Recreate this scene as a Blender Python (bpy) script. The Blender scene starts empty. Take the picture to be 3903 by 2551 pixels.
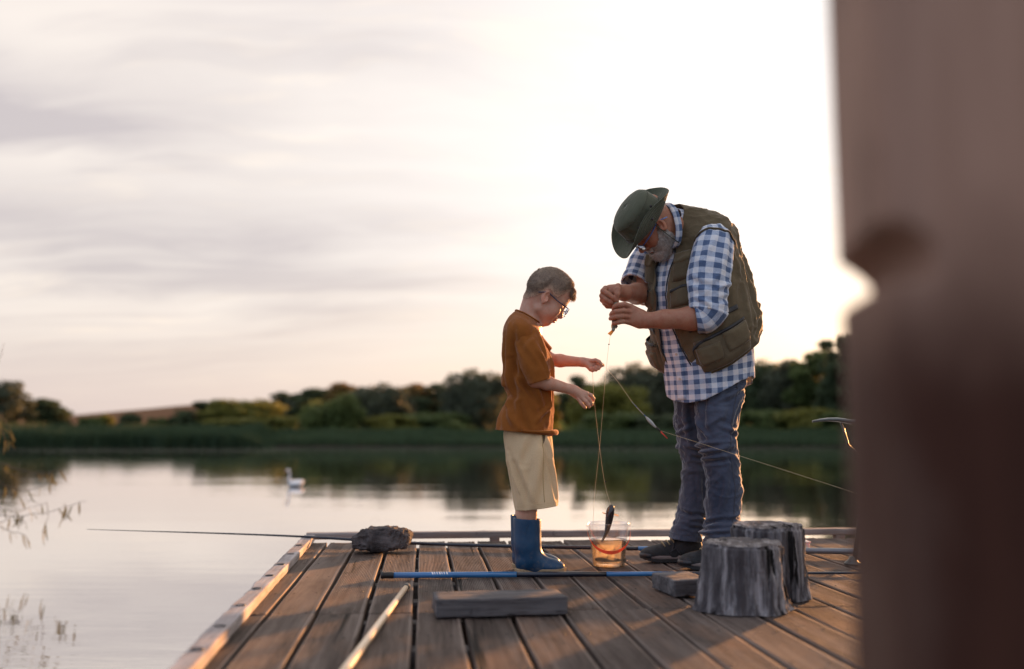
import bpy, bmesh, math, random
import numpy as np
from mathutils import Vector, Matrix

S = bpy.context.scene
COL = S.collection
R = math.radians
rng = np.random.default_rng(7)
random.seed(7)

# ------------------------------------------------------------------ camera
HC = 0.57                                  # camera height above the jetty planks
FPX, CX, CY, HORIZON = 3903.0, 1951.5, 1275.5, 1640.0
PITCH = math.atan((HORIZON - CY) / FPX)
cam_d = bpy.data.cameras.new('camera')
cam_d.sensor_width = 36.0
cam_d.lens = 36.0
cam_d.clip_start = 0.05
cam_d.clip_end = 5000
cam_d.dof.use_dof = True
cam_d.dof.focus_distance = 4.22
cam_d.dof.aperture_fstop = 1.25
cam = bpy.data.objects.new('camera', cam_d)
COL.objects.link(cam)
cam.location = (0, 0, HC)
cam.rotation_euler = (math.pi / 2 + PITCH, 0, 0)
S.camera = cam

# ------------------------------------------------------------------ light
SUN_AZ, SUN_EL = R(33.0), R(6.0)           # azimuth to the right of the view axis
SUN = Vector((math.sin(SUN_AZ) * math.cos(SUN_EL), math.cos(SUN_AZ) * math.cos(SUN_EL), math.sin(SUN_EL)))
sd = bpy.data.lights.new('sun', 'SUN')
sd.energy = 5.0
sd.angle = R(2.5)
sd.color = (1.0, 0.44, 0.15)
sun = bpy.data.objects.new('sun', sd)
COL.objects.link(sun)
sun.rotation_euler = SUN.to_track_quat('Z', 'Y').to_euler()
sun.location = SUN * 50

S.view_settings.view_transform = 'Standard'
S.view_settings.look = 'None'
S.view_settings.exposure = 1.45
S.view_settings.gamma = 1.0
S.cycles.max_bounces = 10
S.cycles.transparent_max_bounces = 16
S.cycles.caustics_reflective = False
S.cycles.caustics_refractive = False
S.cycles.sample_clamp_indirect = 6.0
S.cycles.use_denoising = True


class NT:
    """small helper that adds nodes to a tree; values that are sockets get linked"""
    def __init__(self, tree):
        self.t = tree
        tree.nodes.clear()

    def n(self, kind, ins=None, out=0, **props):
        nd = self.t.nodes.new(kind)
        for k, v in props.items():
            setattr(nd, k, v)
        for k, v in (ins or {}).items():
            sk = nd.inputs[k]
            if isinstance(v, bpy.types.NodeSocket):
                self.t.links.new(v, sk)
            elif isinstance(v, bpy.types.Node):
                self.t.links.new(v.outputs[0], sk)
            else:
                if sk.type == 'RGBA' and not isinstance(v, (int, float)) and len(v) == 3:
                    v = (*v, 1.0)
                sk.default_value = v
        return nd.outputs[out] if out is not None else nd

    def math(self, op, a, b=0.0, c=0.0, clamp=False):
        return self.n('ShaderNodeMath', {0: a, 1: b, 2: c}, operation=op, use_clamp=clamp)

    def vec(self, op, a, b=(0, 0, 0), out=0):
        return self.n('ShaderNodeVectorMath', {0: a, 1: b}, out=out, operation=op)

    def scale(self, v, s):
        return self.n('ShaderNodeVectorMath', {0: v, 'Scale': s}, operation='SCALE')

    def mul(self, v, s):
        return self.n('ShaderNodeVectorMath', {0: v, 1: s}, operation='MULTIPLY')

    def mix(self, f, a, b, blend='MIX'):
        nd = self.t.nodes.new('ShaderNodeMix')
        nd.data_type = 'RGBA'
        nd.blend_type = blend
        for k, v in ((0, f), (6, a), (7, b)):
            if isinstance(v, bpy.types.NodeSocket):
                self.t.links.new(v, nd.inputs[k])
            else:
                nd.inputs[k].default_value = v if isinstance(v, (int, float)) else (*v, 1.0)[:4]
        return nd.outputs[2]

    def noise(self, v, scale=5.0, detail=4.0, rough=0.5, out=0, dist=0.0):
        return self.n('ShaderNodeTexNoise', {'Vector': v, 'Scale': scale, 'Detail': detail, 'Roughness': rough,
                                             'Distortion': dist}, out=out)

    def ramp(self, f, stops, interp='LINEAR'):
        nd = self.t.nodes.new('ShaderNodeValToRGB')
        nd.color_ramp.interpolation = interp
        el = nd.color_ramp.elements
        while len(el) < len(stops):
            el.new(0.5)
        for e, (p, c) in zip(el, stops):
            e.position = p
            e.color = (c, c, c, 1) if isinstance(c, (int, float)) else (*c, 1.0)[:4]
        self.t.links.new(f, nd.inputs[0])
        return nd.outputs[0]

    def maprange(self, v, a, b, c=0.0, d=1.0, smooth=False):
        return self.n('ShaderNodeMapRange', {'Value': v, 'From Min': a, 'From Max': b, 'To Min': c, 'To Max': d},
                      interpolation_type='SMOOTHSTEP' if smooth else 'LINEAR')

    def bump(self, h, strength=0.3, dist=0.01, normal=None):
        ins = {'Height': h, 'Strength': strength, 'Distance': dist}
        if normal is not None:
            ins['Normal'] = normal
        return self.n('ShaderNodeBump', ins)


# ------------------------------------------------------------------ sky
W = bpy.data.worlds.new('World')
S.world = W
W.use_nodes = True
k = NT(W.node_tree)
d = k.n('ShaderNodeTexCoord', out=0)
sep = k.n('ShaderNodeSeparateXYZ', {0: d}, out=None)
x, y, z = sep.outputs
az = k.math('ARCTAN2', x, y)                       # 0 = straight ahead, + right
el = k.math('ARCSINE', z)
sdot = k.vec('DOT_PRODUCT', d, tuple(SUN), out=1)
toward = k.math('MULTIPLY_ADD', sdot, 0.5, 0.5, clamp=True)
glow_w = k.math('POWER', toward, 14.0)
glow_n = k.math('POWER', toward, 70.0)
glow_c = k.math('POWER', toward, 900.0)
nish = k.n('ShaderNodeTexSky', sky_type='NISHITA', sun_disc=False, sun_elevation=SUN_EL,
           sun_rotation=SUN_AZ, air_density=1.0, dust_density=2.0, ozone_density=1.0)
# stratus sheets: bands that flatten towards the horizon
zz = k.math('ADD', k.math('MAXIMUM', z, 0.0), 0.16)
pl = k.n('ShaderNodeCombineXYZ', {0: k.math('DIVIDE', x, zz), 1: k.math('DIVIDE', y, zz), 2: 0.0})
warp = k.noise(k.mul(pl, (0.8, 1.3, 1)), 1.3, 3, 0.5, out=1)
plw = k.vec('ADD', pl, k.scale(warp, 0.55))
n1 = k.noise(k.mul(plw, (0.55, 1.5, 1)), 1.0, 6, 0.52)
n2 = k.noise(k.mul(plw, (0.30, 2.6, 1)), 1.7, 6, 0.58)
n3 = k.noise(k.mul(plw, (1.3, 4.2, 1)), 1.9, 6, 0.62)
elw = k.math('ADD', el, k.math('ADD', k.math('MULTIPLY_ADD', n1, 0.16, -0.08), k.math('MULTIPLY_ADD', n2, 0.10, -0.05)))


def bank(c, w):
    t = k.math('DIVIDE', k.math('SUBTRACT', elw, c), w)
    return k.math('EXPONENT', k.math('MULTIPLY', k.math('MULTIPLY', t, t), -1.0))


azw = k.math('ADD', az, k.math('MULTIPLY_ADD', n1, 0.5, -0.25))
side1 = k.maprange(azw, -0.20, 0.14, 1.0, 0.06, smooth=True)
side2 = k.maprange(azw, -0.42, -0.20, 1.0, 0.0, smooth=True)
b1 = k.math('MULTIPLY', bank(0.165, 0.050), side1)
b2 = k.math('MULTIPLY', bank(0.285, 0.030), side2)
b3 = k.math('MULTIPLY', bank(0.42, 0.05), k.math('MULTIPLY', side1, 0.6))
cl = k.maprange(k.math('ADD', k.math('MULTIPLY', n1, 0.5), k.math('MULTIPLY', n2, 0.5)), 0.42, 0.62, smooth=True)
streak = k.maprange(n3, 0.34, 0.70, 0.70, 1.0, smooth=True)
dens = k.math('ADD', k.math('MAXIMUM', k.math('MAXIMUM', b1, b2), b3), k.math('MULTIPLY', k.math('MULTIPLY', cl, k.math('MAXIMUM', side1, 0.30)), 0.50))
dens = k.math('MULTIPLY', dens, streak, clamp=True)
clear = k.mix(glow_w, (0.545, 0.528, 0.495), (0.70, 0.74, 0.775))
grey = k.mix(glow_w, (0.345, 0.332, 0.343), (0.56, 0.56, 0.56))
sky = k.mix(dens, clear, grey)
lit = k.math('MULTIPLY', k.maprange(n3, 0.50, 0.68, smooth=True), k.math('MULTIPLY', k.math('SUBTRACT', 1.0, dens), 0.55))
sky = k.mix(lit, sky, (0.66, 0.615, 0.53))
hz = k.maprange(el, 0.0, k.math('MULTIPLY_ADD', glow_w, 0.12, 0.16), 0.88, 0.0, smooth=True)
sky = k.mix(hz, sky, k.mix(glow_w, (0.385, 0.350, 0.345), (0.74, 0.58, 0.40)))
back = k.maprange(sdot, 0.55, -0.6, 0.0, 1.0, smooth=True)
sky = k.mix(back, sky, (0.355, 0.43, 0.56))
sky = k.mix(0.12, sky, k.scale(nish, 0.10))
gl = k.vec('ADD', k.mul(k.n('ShaderNodeCombineXYZ', {0: glow_n, 1: glow_n, 2: glow_n}), (0.26, 0.25, 0.22)),
           k.mul(k.n('ShaderNodeCombineXYZ', {0: glow_c, 1: glow_c, 2: glow_c}), (1.6, 1.1, 0.6)))
sky = k.vec('ADD', sky, gl)
bg = k.n('ShaderNodeBackground', {'Color': k.mul(sky, (1.045, 0.972, 0.950)), 'Strength': 0.70})
k.n('ShaderNodeOutputWorld', {'Surface': bg}, out=None)


# ------------------------------------------------------------------ picture <-> place
def P(px, py, Y):
    """point at depth Y (metres along +Y) seen at photograph pixel px, py"""
    a = (px - CX) / FPX
    b = (CY - py) / FPX
    dy = math.cos(PITCH) - b * math.sin(PITCH)
    dz = math.sin(PITCH) + b * math.cos(PITCH)
    t = Y / dy
    return np.array((a * t, Y, HC + dz * t))


def G(px, py, z=0.0):
    """point of the level z seen at photograph pixel px, py"""
    a = (px - CX) / FPX
    b = (CY - py) / FPX
    dy = math.cos(PITCH) - b * math.sin(PITCH)
    dz = math.sin(PITCH) + b * math.cos(PITCH)
    t = (z - HC) / dz
    return np.array((a * t, dy * t, z))


def unit(v):
    v = np.asarray(v, float)
    return v / np.linalg.norm(v)


# ------------------------------------------------------------------ objects
def tag(o, label=None, cat=None, group=None, kind=None):
    if label:
        o['label'] = label
    if cat:
        o['category'] = cat
    if group:
        o['group'] = group
    if kind:
        o['kind'] = kind
    return o


def empty(name, loc=(0, 0, 0), rz=0.0):
    o = bpy.data.objects.new(name, None)
    COL.objects.link(o)
    o.location = loc
    o.rotation_euler = (0, 0, rz)
    o.empty_display_size = 0.1
    return o


def link(name, me, parent=None, m=None, loc=None):
    o = bpy.data.objects.new(name, me)
    COL.objects.link(o)
    if m is not None and not me.materials:
        me.materials.append(m)
    if loc is not None:
        o.location = loc
    if parent is not None:
        o.parent = parent
        # parents that stand away from the origin: keep world coordinates of the mesh
        if loc is None:
            o.matrix_parent_inverse = parent_inv(parent)
    return o


def parent_inv(p):
    """parts and sub-parts carry their meshes in world coordinates"""
    if p.parent is not None:
        return Matrix.Identity(4)
    return (Matrix.Translation(p.location) @ p.rotation_euler.to_matrix().to_4x4()).inverted()


def mesh(name, verts, faces, smooth=True, m=None):
    me = bpy.data.meshes.new(name)
    verts = np.asarray(verts, np.float32).reshape(-1, 3)
    if isinstance(faces, np.ndarray) and faces.ndim == 2:
        nf, w = faces.shape
        me.vertices.add(len(verts))
        me.vertices.foreach_set('co', verts.ravel())
        me.loops.add(nf * w)
        me.loops.foreach_set('vertex_index', faces.astype(np.int32).ravel())
        me.polygons.add(nf)
        me.polygons.foreach_set('loop_start', np.arange(0, nf * w, w, dtype=np.int32))
        me.polygons.foreach_set('loop_total', np.full(nf, w, np.int32))
        me.update(calc_edges=True)
    else:
        me.from_pydata([tuple(map(float, v)) for v in verts], [], [tuple(int(i) for i in f) for f in faces])
        me.update()
    me.validate()
    if smooth:
        me.polygons.foreach_set('use_smooth', np.ones(len(me.polygons), bool))
    if m is not None:
        me.materials.append(m)
    return me


def attr_color(me, cols, name='tint'):
    a = me.color_attributes.new(name, 'FLOAT_COLOR', 'POINT')
    c = np.ones((len(me.vertices), 4), np.float32)
    c[:, :3] = cols
    a.data.foreach_set('color', c.ravel())


def attr_vec(me, vals, name='fab'):
    a = me.attributes.new(name, 'FLOAT_VECTOR', 'POINT')
    a.data.foreach_set('vector', np.asarray(vals, np.float32).ravel())


class Geo:
    """collects simple solids into one mesh"""
    def __init__(self):
        self.v, self.f = [], []

    def add(self, verts, faces):
        b = len(self.v)
        self.v += [tuple(map(float, p)) for p in verts]
        self.f += [tuple(int(i) + b for i in f) for f in faces]
        return self

    def box(self, c, s, rz=0.0, bev=0.0):
        cx, cy, cz = c
        hx, hy, hz = s[0] / 2, s[1] / 2, s[2] / 2
        bm = bmesh.new()
        bmesh.ops.create_cube(bm, size=1.0, matrix=Matrix.Diagonal((s[0], s[1], s[2], 1)))
        if bev:
            bmesh.ops.bevel(bm, geom=bm.edges[:], offset=bev, segments=2, affect='EDGES', profile=0.5)
        bm.transform(Matrix.Translation(c) @ Matrix.Rotation(rz, 4, 'Z'))
        bm.verts.index_update()
        self.add([v.co for v in bm.verts], [[v.index for v in f.verts] for f in bm.faces])
        bm.free()
        return self

    def tube(self, pts, rad, n=8, caps=True):
        pts = np.asarray(pts, float)
        rad = np.broadcast_to(np.asarray(rad, float), (len(pts),))
        tan = np.gradient(pts, axis=0)
        tan /= np.linalg.norm(tan, axis=1)[:, None] + 1e-12
        ref = np.array((0, 0, 1.0)) if abs(tan[0][2]) < 0.9 else np.array((1.0, 0, 0))
        a = unit(np.cross(tan[0], ref))
        vs = []
        for i in range(len(pts)):
            a = a - tan[i] * np.dot(a, tan[i])
            a = unit(a)
            b = np.cross(tan[i], a)
            for j in range(n):
                t = 2 * math.pi * j / n
                vs.append(pts[i] + rad[i] * (a * math.cos(t) + b * math.sin(t)))
        fs = []
        for i in range(len(pts) - 1):
            for j in range(n):
                fs.append((i * n + j, i * n + (j + 1) % n, (i + 1) * n + (j + 1) % n, (i + 1) * n + j))
        if caps:
            fs.append(tuple(range(n))[::-1])
            fs.append(tuple((len(pts) - 1) * n + j for j in range(n)))
        return self.add(vs, fs)

    def lathe(self, prof, n=24, c=(0, 0, 0)):
        vs, fs = [], []
        for r, h in prof:
            for j in range(n):
                t = 2 * math.pi * j / n
                vs.append((c[0] + r * math.cos(t), c[1] + r * math.sin(t), c[2] + h))
        for i in range(len(prof) - 1):
            for j in range(n):
                fs.append((i * n + j, i * n + (j + 1) % n, (i + 1) * n + (j + 1) % n, (i + 1) * n + j))
        return self.add(vs, fs)

    def build(self, name, m, parent=None, smooth=True):
        return link(name, mesh(name, self.v, self.f, smooth, m), parent)


# ------------------------------------------------------------------ noise and interpolation
_perm = np.random.default_rng(3).permutation(256)
_perm = np.concatenate([_perm, _perm, _perm])
_g3 = np.random.default_rng(4).normal(size=(256, 3))
_g3 /= np.linalg.norm(_g3, axis=1)[:, None]


def pn(p):
    """gradient noise of points (...,3), about -0.7..0.7"""
    p = np.asarray(p, float)
    i0 = np.floor(p).astype(int)
    f = p - i0
    u = f * f * f * (f * (f * 6 - 15) + 10)
    out = 0
    for dx in (0, 1):
        for dy in (0, 1):
            for dz in (0, 1):
                h = _perm[(_perm[(_perm[(i0[..., 0] + dx) & 255] + i0[..., 1] + dy) & 255] + i0[..., 2] + dz) & 255]
                g = _g3[h]
                dd = f - np.array((dx, dy, dz))
                w = (u[..., 0] if dx else 1 - u[..., 0]) * (u[..., 1] if dy else 1 - u[..., 1]) * (u[..., 2] if dz else 1 - u[..., 2])
                out = out + w * (g * dd).sum(-1)
    return out


def fbm(p, oct=4, gain=0.5):
    p = np.asarray(p, float)
    a, s = 1.0, 0
    for _ in range(oct):
        s = s + a * pn(p)
        p = p * 2.03 + 17.1
        a *= gain
    return s


def crumple(b, freq, seed, amp, st=(1, 1, 1)):
    """sharp-ridged random creases for cloth"""
    p = b * np.asarray(st) * freq + seed
    w = np.stack([pn(p * 0.7 + 3), pn(p * 0.7 + 11), pn(p * 0.7 + 29)], -1)
    p = p + w * 0.9
    r1 = 1 - np.minimum(1, np.abs(pn(p)) * 3.2)
    r2 = 1 - np.minimum(1, np.abs(pn(p * 1.9 + 7)) * 3.0)
    return amp * (r1 ** 1.5 + 0.5 * r2 ** 1.5 - 0.45 + 0.8 * pn(p * 0.5 + 50))


def hermite(t, keys, vals):
    """smooth curve through vals at keys (monotone parameter), evaluated at t"""
    keys = np.asarray(keys, float)
    vals = np.asarray(vals, float)
    m = np.zeros_like(vals)
    dk = np.diff(keys)
    sl = np.diff(vals, axis=0) / (dk[:, None] if vals.ndim > 1 else dk)
    m[1:-1] = (sl[:-1] + sl[1:]) / 2
    m[0], m[-1] = sl[0], sl[-1]
    t = np.clip(np.asarray(t, float), keys[0], keys[-1])
    i = np.clip(np.searchsorted(keys, t, side='right') - 1, 0, len(keys) - 2)
    h = dk[i]
    x = (t - keys[i]) / h
    if vals.ndim > 1:
        x, h = x[..., None], h[..., None]
    return ((2 * x ** 3 - 3 * x ** 2 + 1) * vals[i] + (x ** 3 - 2 * x ** 2 + x) * h * m[i]
            + (-2 * x ** 3 + 3 * x ** 2) * vals[i + 1] + (x ** 3 - x ** 2) * h * m[i + 1])


class Loft:
    """surface through rings; ring = (centre, axis A vector, axis B vector, power); u = angle 0..1 (0 along +A), v = 0..1"""
    def __init__(self, rings, folds=(), wr=None, keys=None):
        n = len(rings)
        self.c = np.array([r[0] for r in rings], float)
        self.A = np.array([r[1] for r in rings], float)
        self.B = np.array([r[2] for r in rings], float)
        self.pw = np.array([(r[3] if len(r) > 3 else 2.0) for r in rings], float)
        if keys is None:
            dd = np.linalg.norm(np.diff(self.c, axis=0), axis=1) + 1e-4
            keys = np.concatenate([[0], np.cumsum(dd)])
            keys /= keys[-1]
        self.keys = np.array(keys, float)
        self.L = np.linalg.norm(np.diff(self.c, axis=0), axis=1).sum()
        self.C = 2 * math.pi * np.mean((np.linalg.norm(self.A, axis=1) + np.linalg.norm(self.B, axis=1)) / 2)
        self.folds = folds
        self.wr = wr

    def base(self, u, v):
        c, A, B = (hermite(v, self.keys, q) for q in (self.c, self.A, self.B))
        pw = np.interp(v, self.keys, self.pw)
        t = u * 2 * math.pi
        cs, sn = np.cos(t), np.sin(t)
        e = 2.0 / pw
        ca = np.sign(cs) * np.abs(cs) ** e
        sa = np.sign(sn) * np.abs(sn) ** e
        return c + A * ca[..., None] + B * sa[..., None]

    def disp(self, u, v):
        h = np.zeros(np.broadcast(u, v).shape)
        for (u0, v0, u1, v1, amp, w) in self.folds:
            best = None
            for sh in (-1, 0, 1):
                ax, ay = (u0 + sh) * self.C, v0 * self.L
                bx, by = (u1 + sh) * self.C, v1 * self.L
                qx, qy = u * self.C - ax, v * self.L - ay
                dx, dy = bx - ax, by - ay
                t = np.clip((qx * dx + qy * dy) / (dx * dx + dy * dy + 1e-12), 0, 1)
                dist2 = (qx - t * dx) ** 2 + (qy - t * dy) ** 2
                tp = np.sin(np.clip(t, 0.04, 0.96) * math.pi) ** 0.5
                xx = np.sqrt(dist2) / w
                g = amp * tp * (np.exp(-xx * xx) - 0.42 * np.exp(-((xx - 1.75) ** 2) * 1.6))
                best = g if best is None else np.where(np.abs(g) > np.abs(best), g, best)
            h = h + best
        return h

    def normal(self, u, v, e=2e-3):
        du = self.base(u + e, v) - self.base(u - e, v)
        dv = self.base(u, np.minimum(v + e, 1)) - self.base(u, np.maximum(v - e, 0))
        n = np.cross(du, dv)
        return n / (np.linalg.norm(n, axis=-1)[..., None] + 1e-12)

    def pt(self, u, v, off=0.0):
        u, v = np.broadcast_arrays(np.asarray(u, float), np.asarray(v, float))
        b = self.base(u, v)
        n = self.normal(u, v)
        if not hasattr(self, 'sgn'):
            q = self.base(np.array([0.0, 0.25]), np.array([0.5, 0.5]))
            cc = hermite(np.array([0.5, 0.5]), self.keys, self.c)
            nn = self.normal(np.array([0.0, 0.25]), np.array([0.5, 0.5]))
            self.sgn = 1.0 if ((q - cc) * nn).sum() > 0 else -1.0
        h = self.disp(u, v) + off
        if self.wr is not None:
            h = h + self.wr(b, u, v)
        return b + n * (self.sgn * h)[..., None]

    def grid(self, nu, nv, u0=0.0, u1=1.0, v0=0.0, v1=1.0, off=0.0, closed=True):
        us = np.linspace(u0, u1, nu, endpoint=not closed)
        vs = np.linspace(v0, v1, nv)
        U, V = np.meshgrid(us, vs)
        p = self.pt(U, V, off)
        return p, U, V

    def mesh(self, name, nu, nv, m=None, u0=0.0, u1=1.0, v0=0.0, v1=1.0, off=0.0, closed=True, fab=True, flip=False, uvmap=None):
        U, V = np.meshgrid(np.linspace(u0, u1, nu, endpoint=not closed), np.linspace(v0, v1, nv))
        if uvmap is not None:
            U, V = uvmap(U, V)
        p = self.pt(U, V, off)
        i = np.arange(nv - 1)[:, None] * nu
        j = np.arange(nu if closed else nu - 1)[None, :]
        jn = (j + 1) % nu
        f = np.stack([i + j, i + jn, i + nu + jn, i + nu + j], -1).reshape(-1, 4)
        if self.sgn < 0:
            f = f[:, ::-1]
        if flip:
            f = f[:, ::-1]
        me = mesh(name, p.reshape(-1, 3), f, True, m)
        if fab:
            attr_vec(me, np.stack([U * self.C, V * self.L, 0 * U], -1).reshape(-1, 3))
        return me


def solid(o, t=0.003, off=-1.0):
    md = o.modifiers.new('thickness', 'SOLIDIFY')
    md.thickness = t
    md.offset = off
    return o


def patch(surf, name, u0, u1, v0, v1, h, m, parent, nu=14, nv=14, power=6.0, base=0.001, shape=None):
    """padded panel lying on a garment: a pillow over u0..u1, v0..v1"""
    a = np.linspace(-1, 1, nu)
    b = np.linspace(-1, 1, nv)
    Aa, Bb = np.meshgrid(a, b)
    if shape is not None:
        Ax, Bx = shape(Aa, Bb)
    else:
        Ax, Bx = Aa, Bb
    U = (u0 + u1) / 2 + Ax * (u1 - u0) / 2
    V = (v0 + v1) / 2 + Bx * (v1 - v0) / 2
    prof = (1 - np.abs(Aa) ** power) * (1 - np.abs(Bb) ** power)
    p = surf.pt(U, V, base + h * prof ** 0.5)
    q = surf.pt(U, V, -0.004)
    n = nu * nv
    fs = []
    for i in range(nv - 1):
        for j in range(nu - 1):
            c = i * nu + j
            fs.append((c, c + 1, c + nu + 1, c + nu))
            fs.append((n + c, n + c + nu, n + c + nu + 1, n + c + 1))
    rim = [j for j in range(nu)] + [i * nu + nu - 1 for i in range(1, nv)] + [(nv - 1) * nu + j for j in range(nu - 2, -1, -1)] + [i * nu for i in range(nv - 2, 0, -1)]
    for i in range(len(rim)):
        c, d2 = rim[i], rim[(i + 1) % len(rim)]
        fs.append((c, n + c, n + d2, d2))
    if surf.sgn < 0:
        fs = [f[::-1] for f in fs]
    me = mesh(name, np.concatenate([p.reshape(-1, 3), q.reshape(-1, 3)]), fs, True, m)
    attr_vec(me, np.concatenate([np.stack([U * surf.C, V * surf.L, 0 * U], -1).reshape(-1, 3)] * 2))
    return link(name, me, parent)


def strip(surf, name, uv, rad, m, parent, n=6, off=0.002):
    """thin cord or zip following points (u, v) of a garment"""
    uv = np.asarray(uv, float)
    t = np.linspace(0, 1, max(8, len(uv) * 6))
    q = hermite(t, np.linspace(0, 1, len(uv)), uv)
    g = Geo().tube(surf.pt(q[:, 0], q[:, 1], off), rad, n)
    return g.build(name, m, parent)


def band(surf, name, uv, wid, m, parent, off=0.0015, axis='v', n=40):
    """flat tape (zip, placket) along points (u, v) of a garment"""
    uv = np.asarray(uv, float)
    q = hermite(np.linspace(0, 1, n), np.linspace(0, 1, len(uv)), uv)
    rows = []
    for e in (-1, -0.5, 0, 0.5, 1):
        du = wid / 2 / surf.C * e if axis == 'u' else 0.0
        dv = wid / 2 / surf.L * e if axis == 'v' else 0.0
        rows.append((q[:, 0] + du, np.clip(q[:, 1] + dv, 0, 1)))
    p = np.stack([surf.pt(a, b, off + (0.0012 if abs(i - 2) < 2 else 0)) for i, (a, b) in enumerate(rows)])
    fs = [(i * n + j, i * n + j + 1, (i + 1) * n + j + 1, (i + 1) * n + j) for i in range(4) for j in range(n - 1)]
    me_ = mesh(name, p.reshape(-1, 3), fs, True, m)
    attr_vec(me_, np.stack([np.stack([a * surf.C, b * surf.L, 0 * a], -1) for a, b in rows]).reshape(-1, 3))
    return solid(link(name, me_, parent), 0.002, 0.0)


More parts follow.
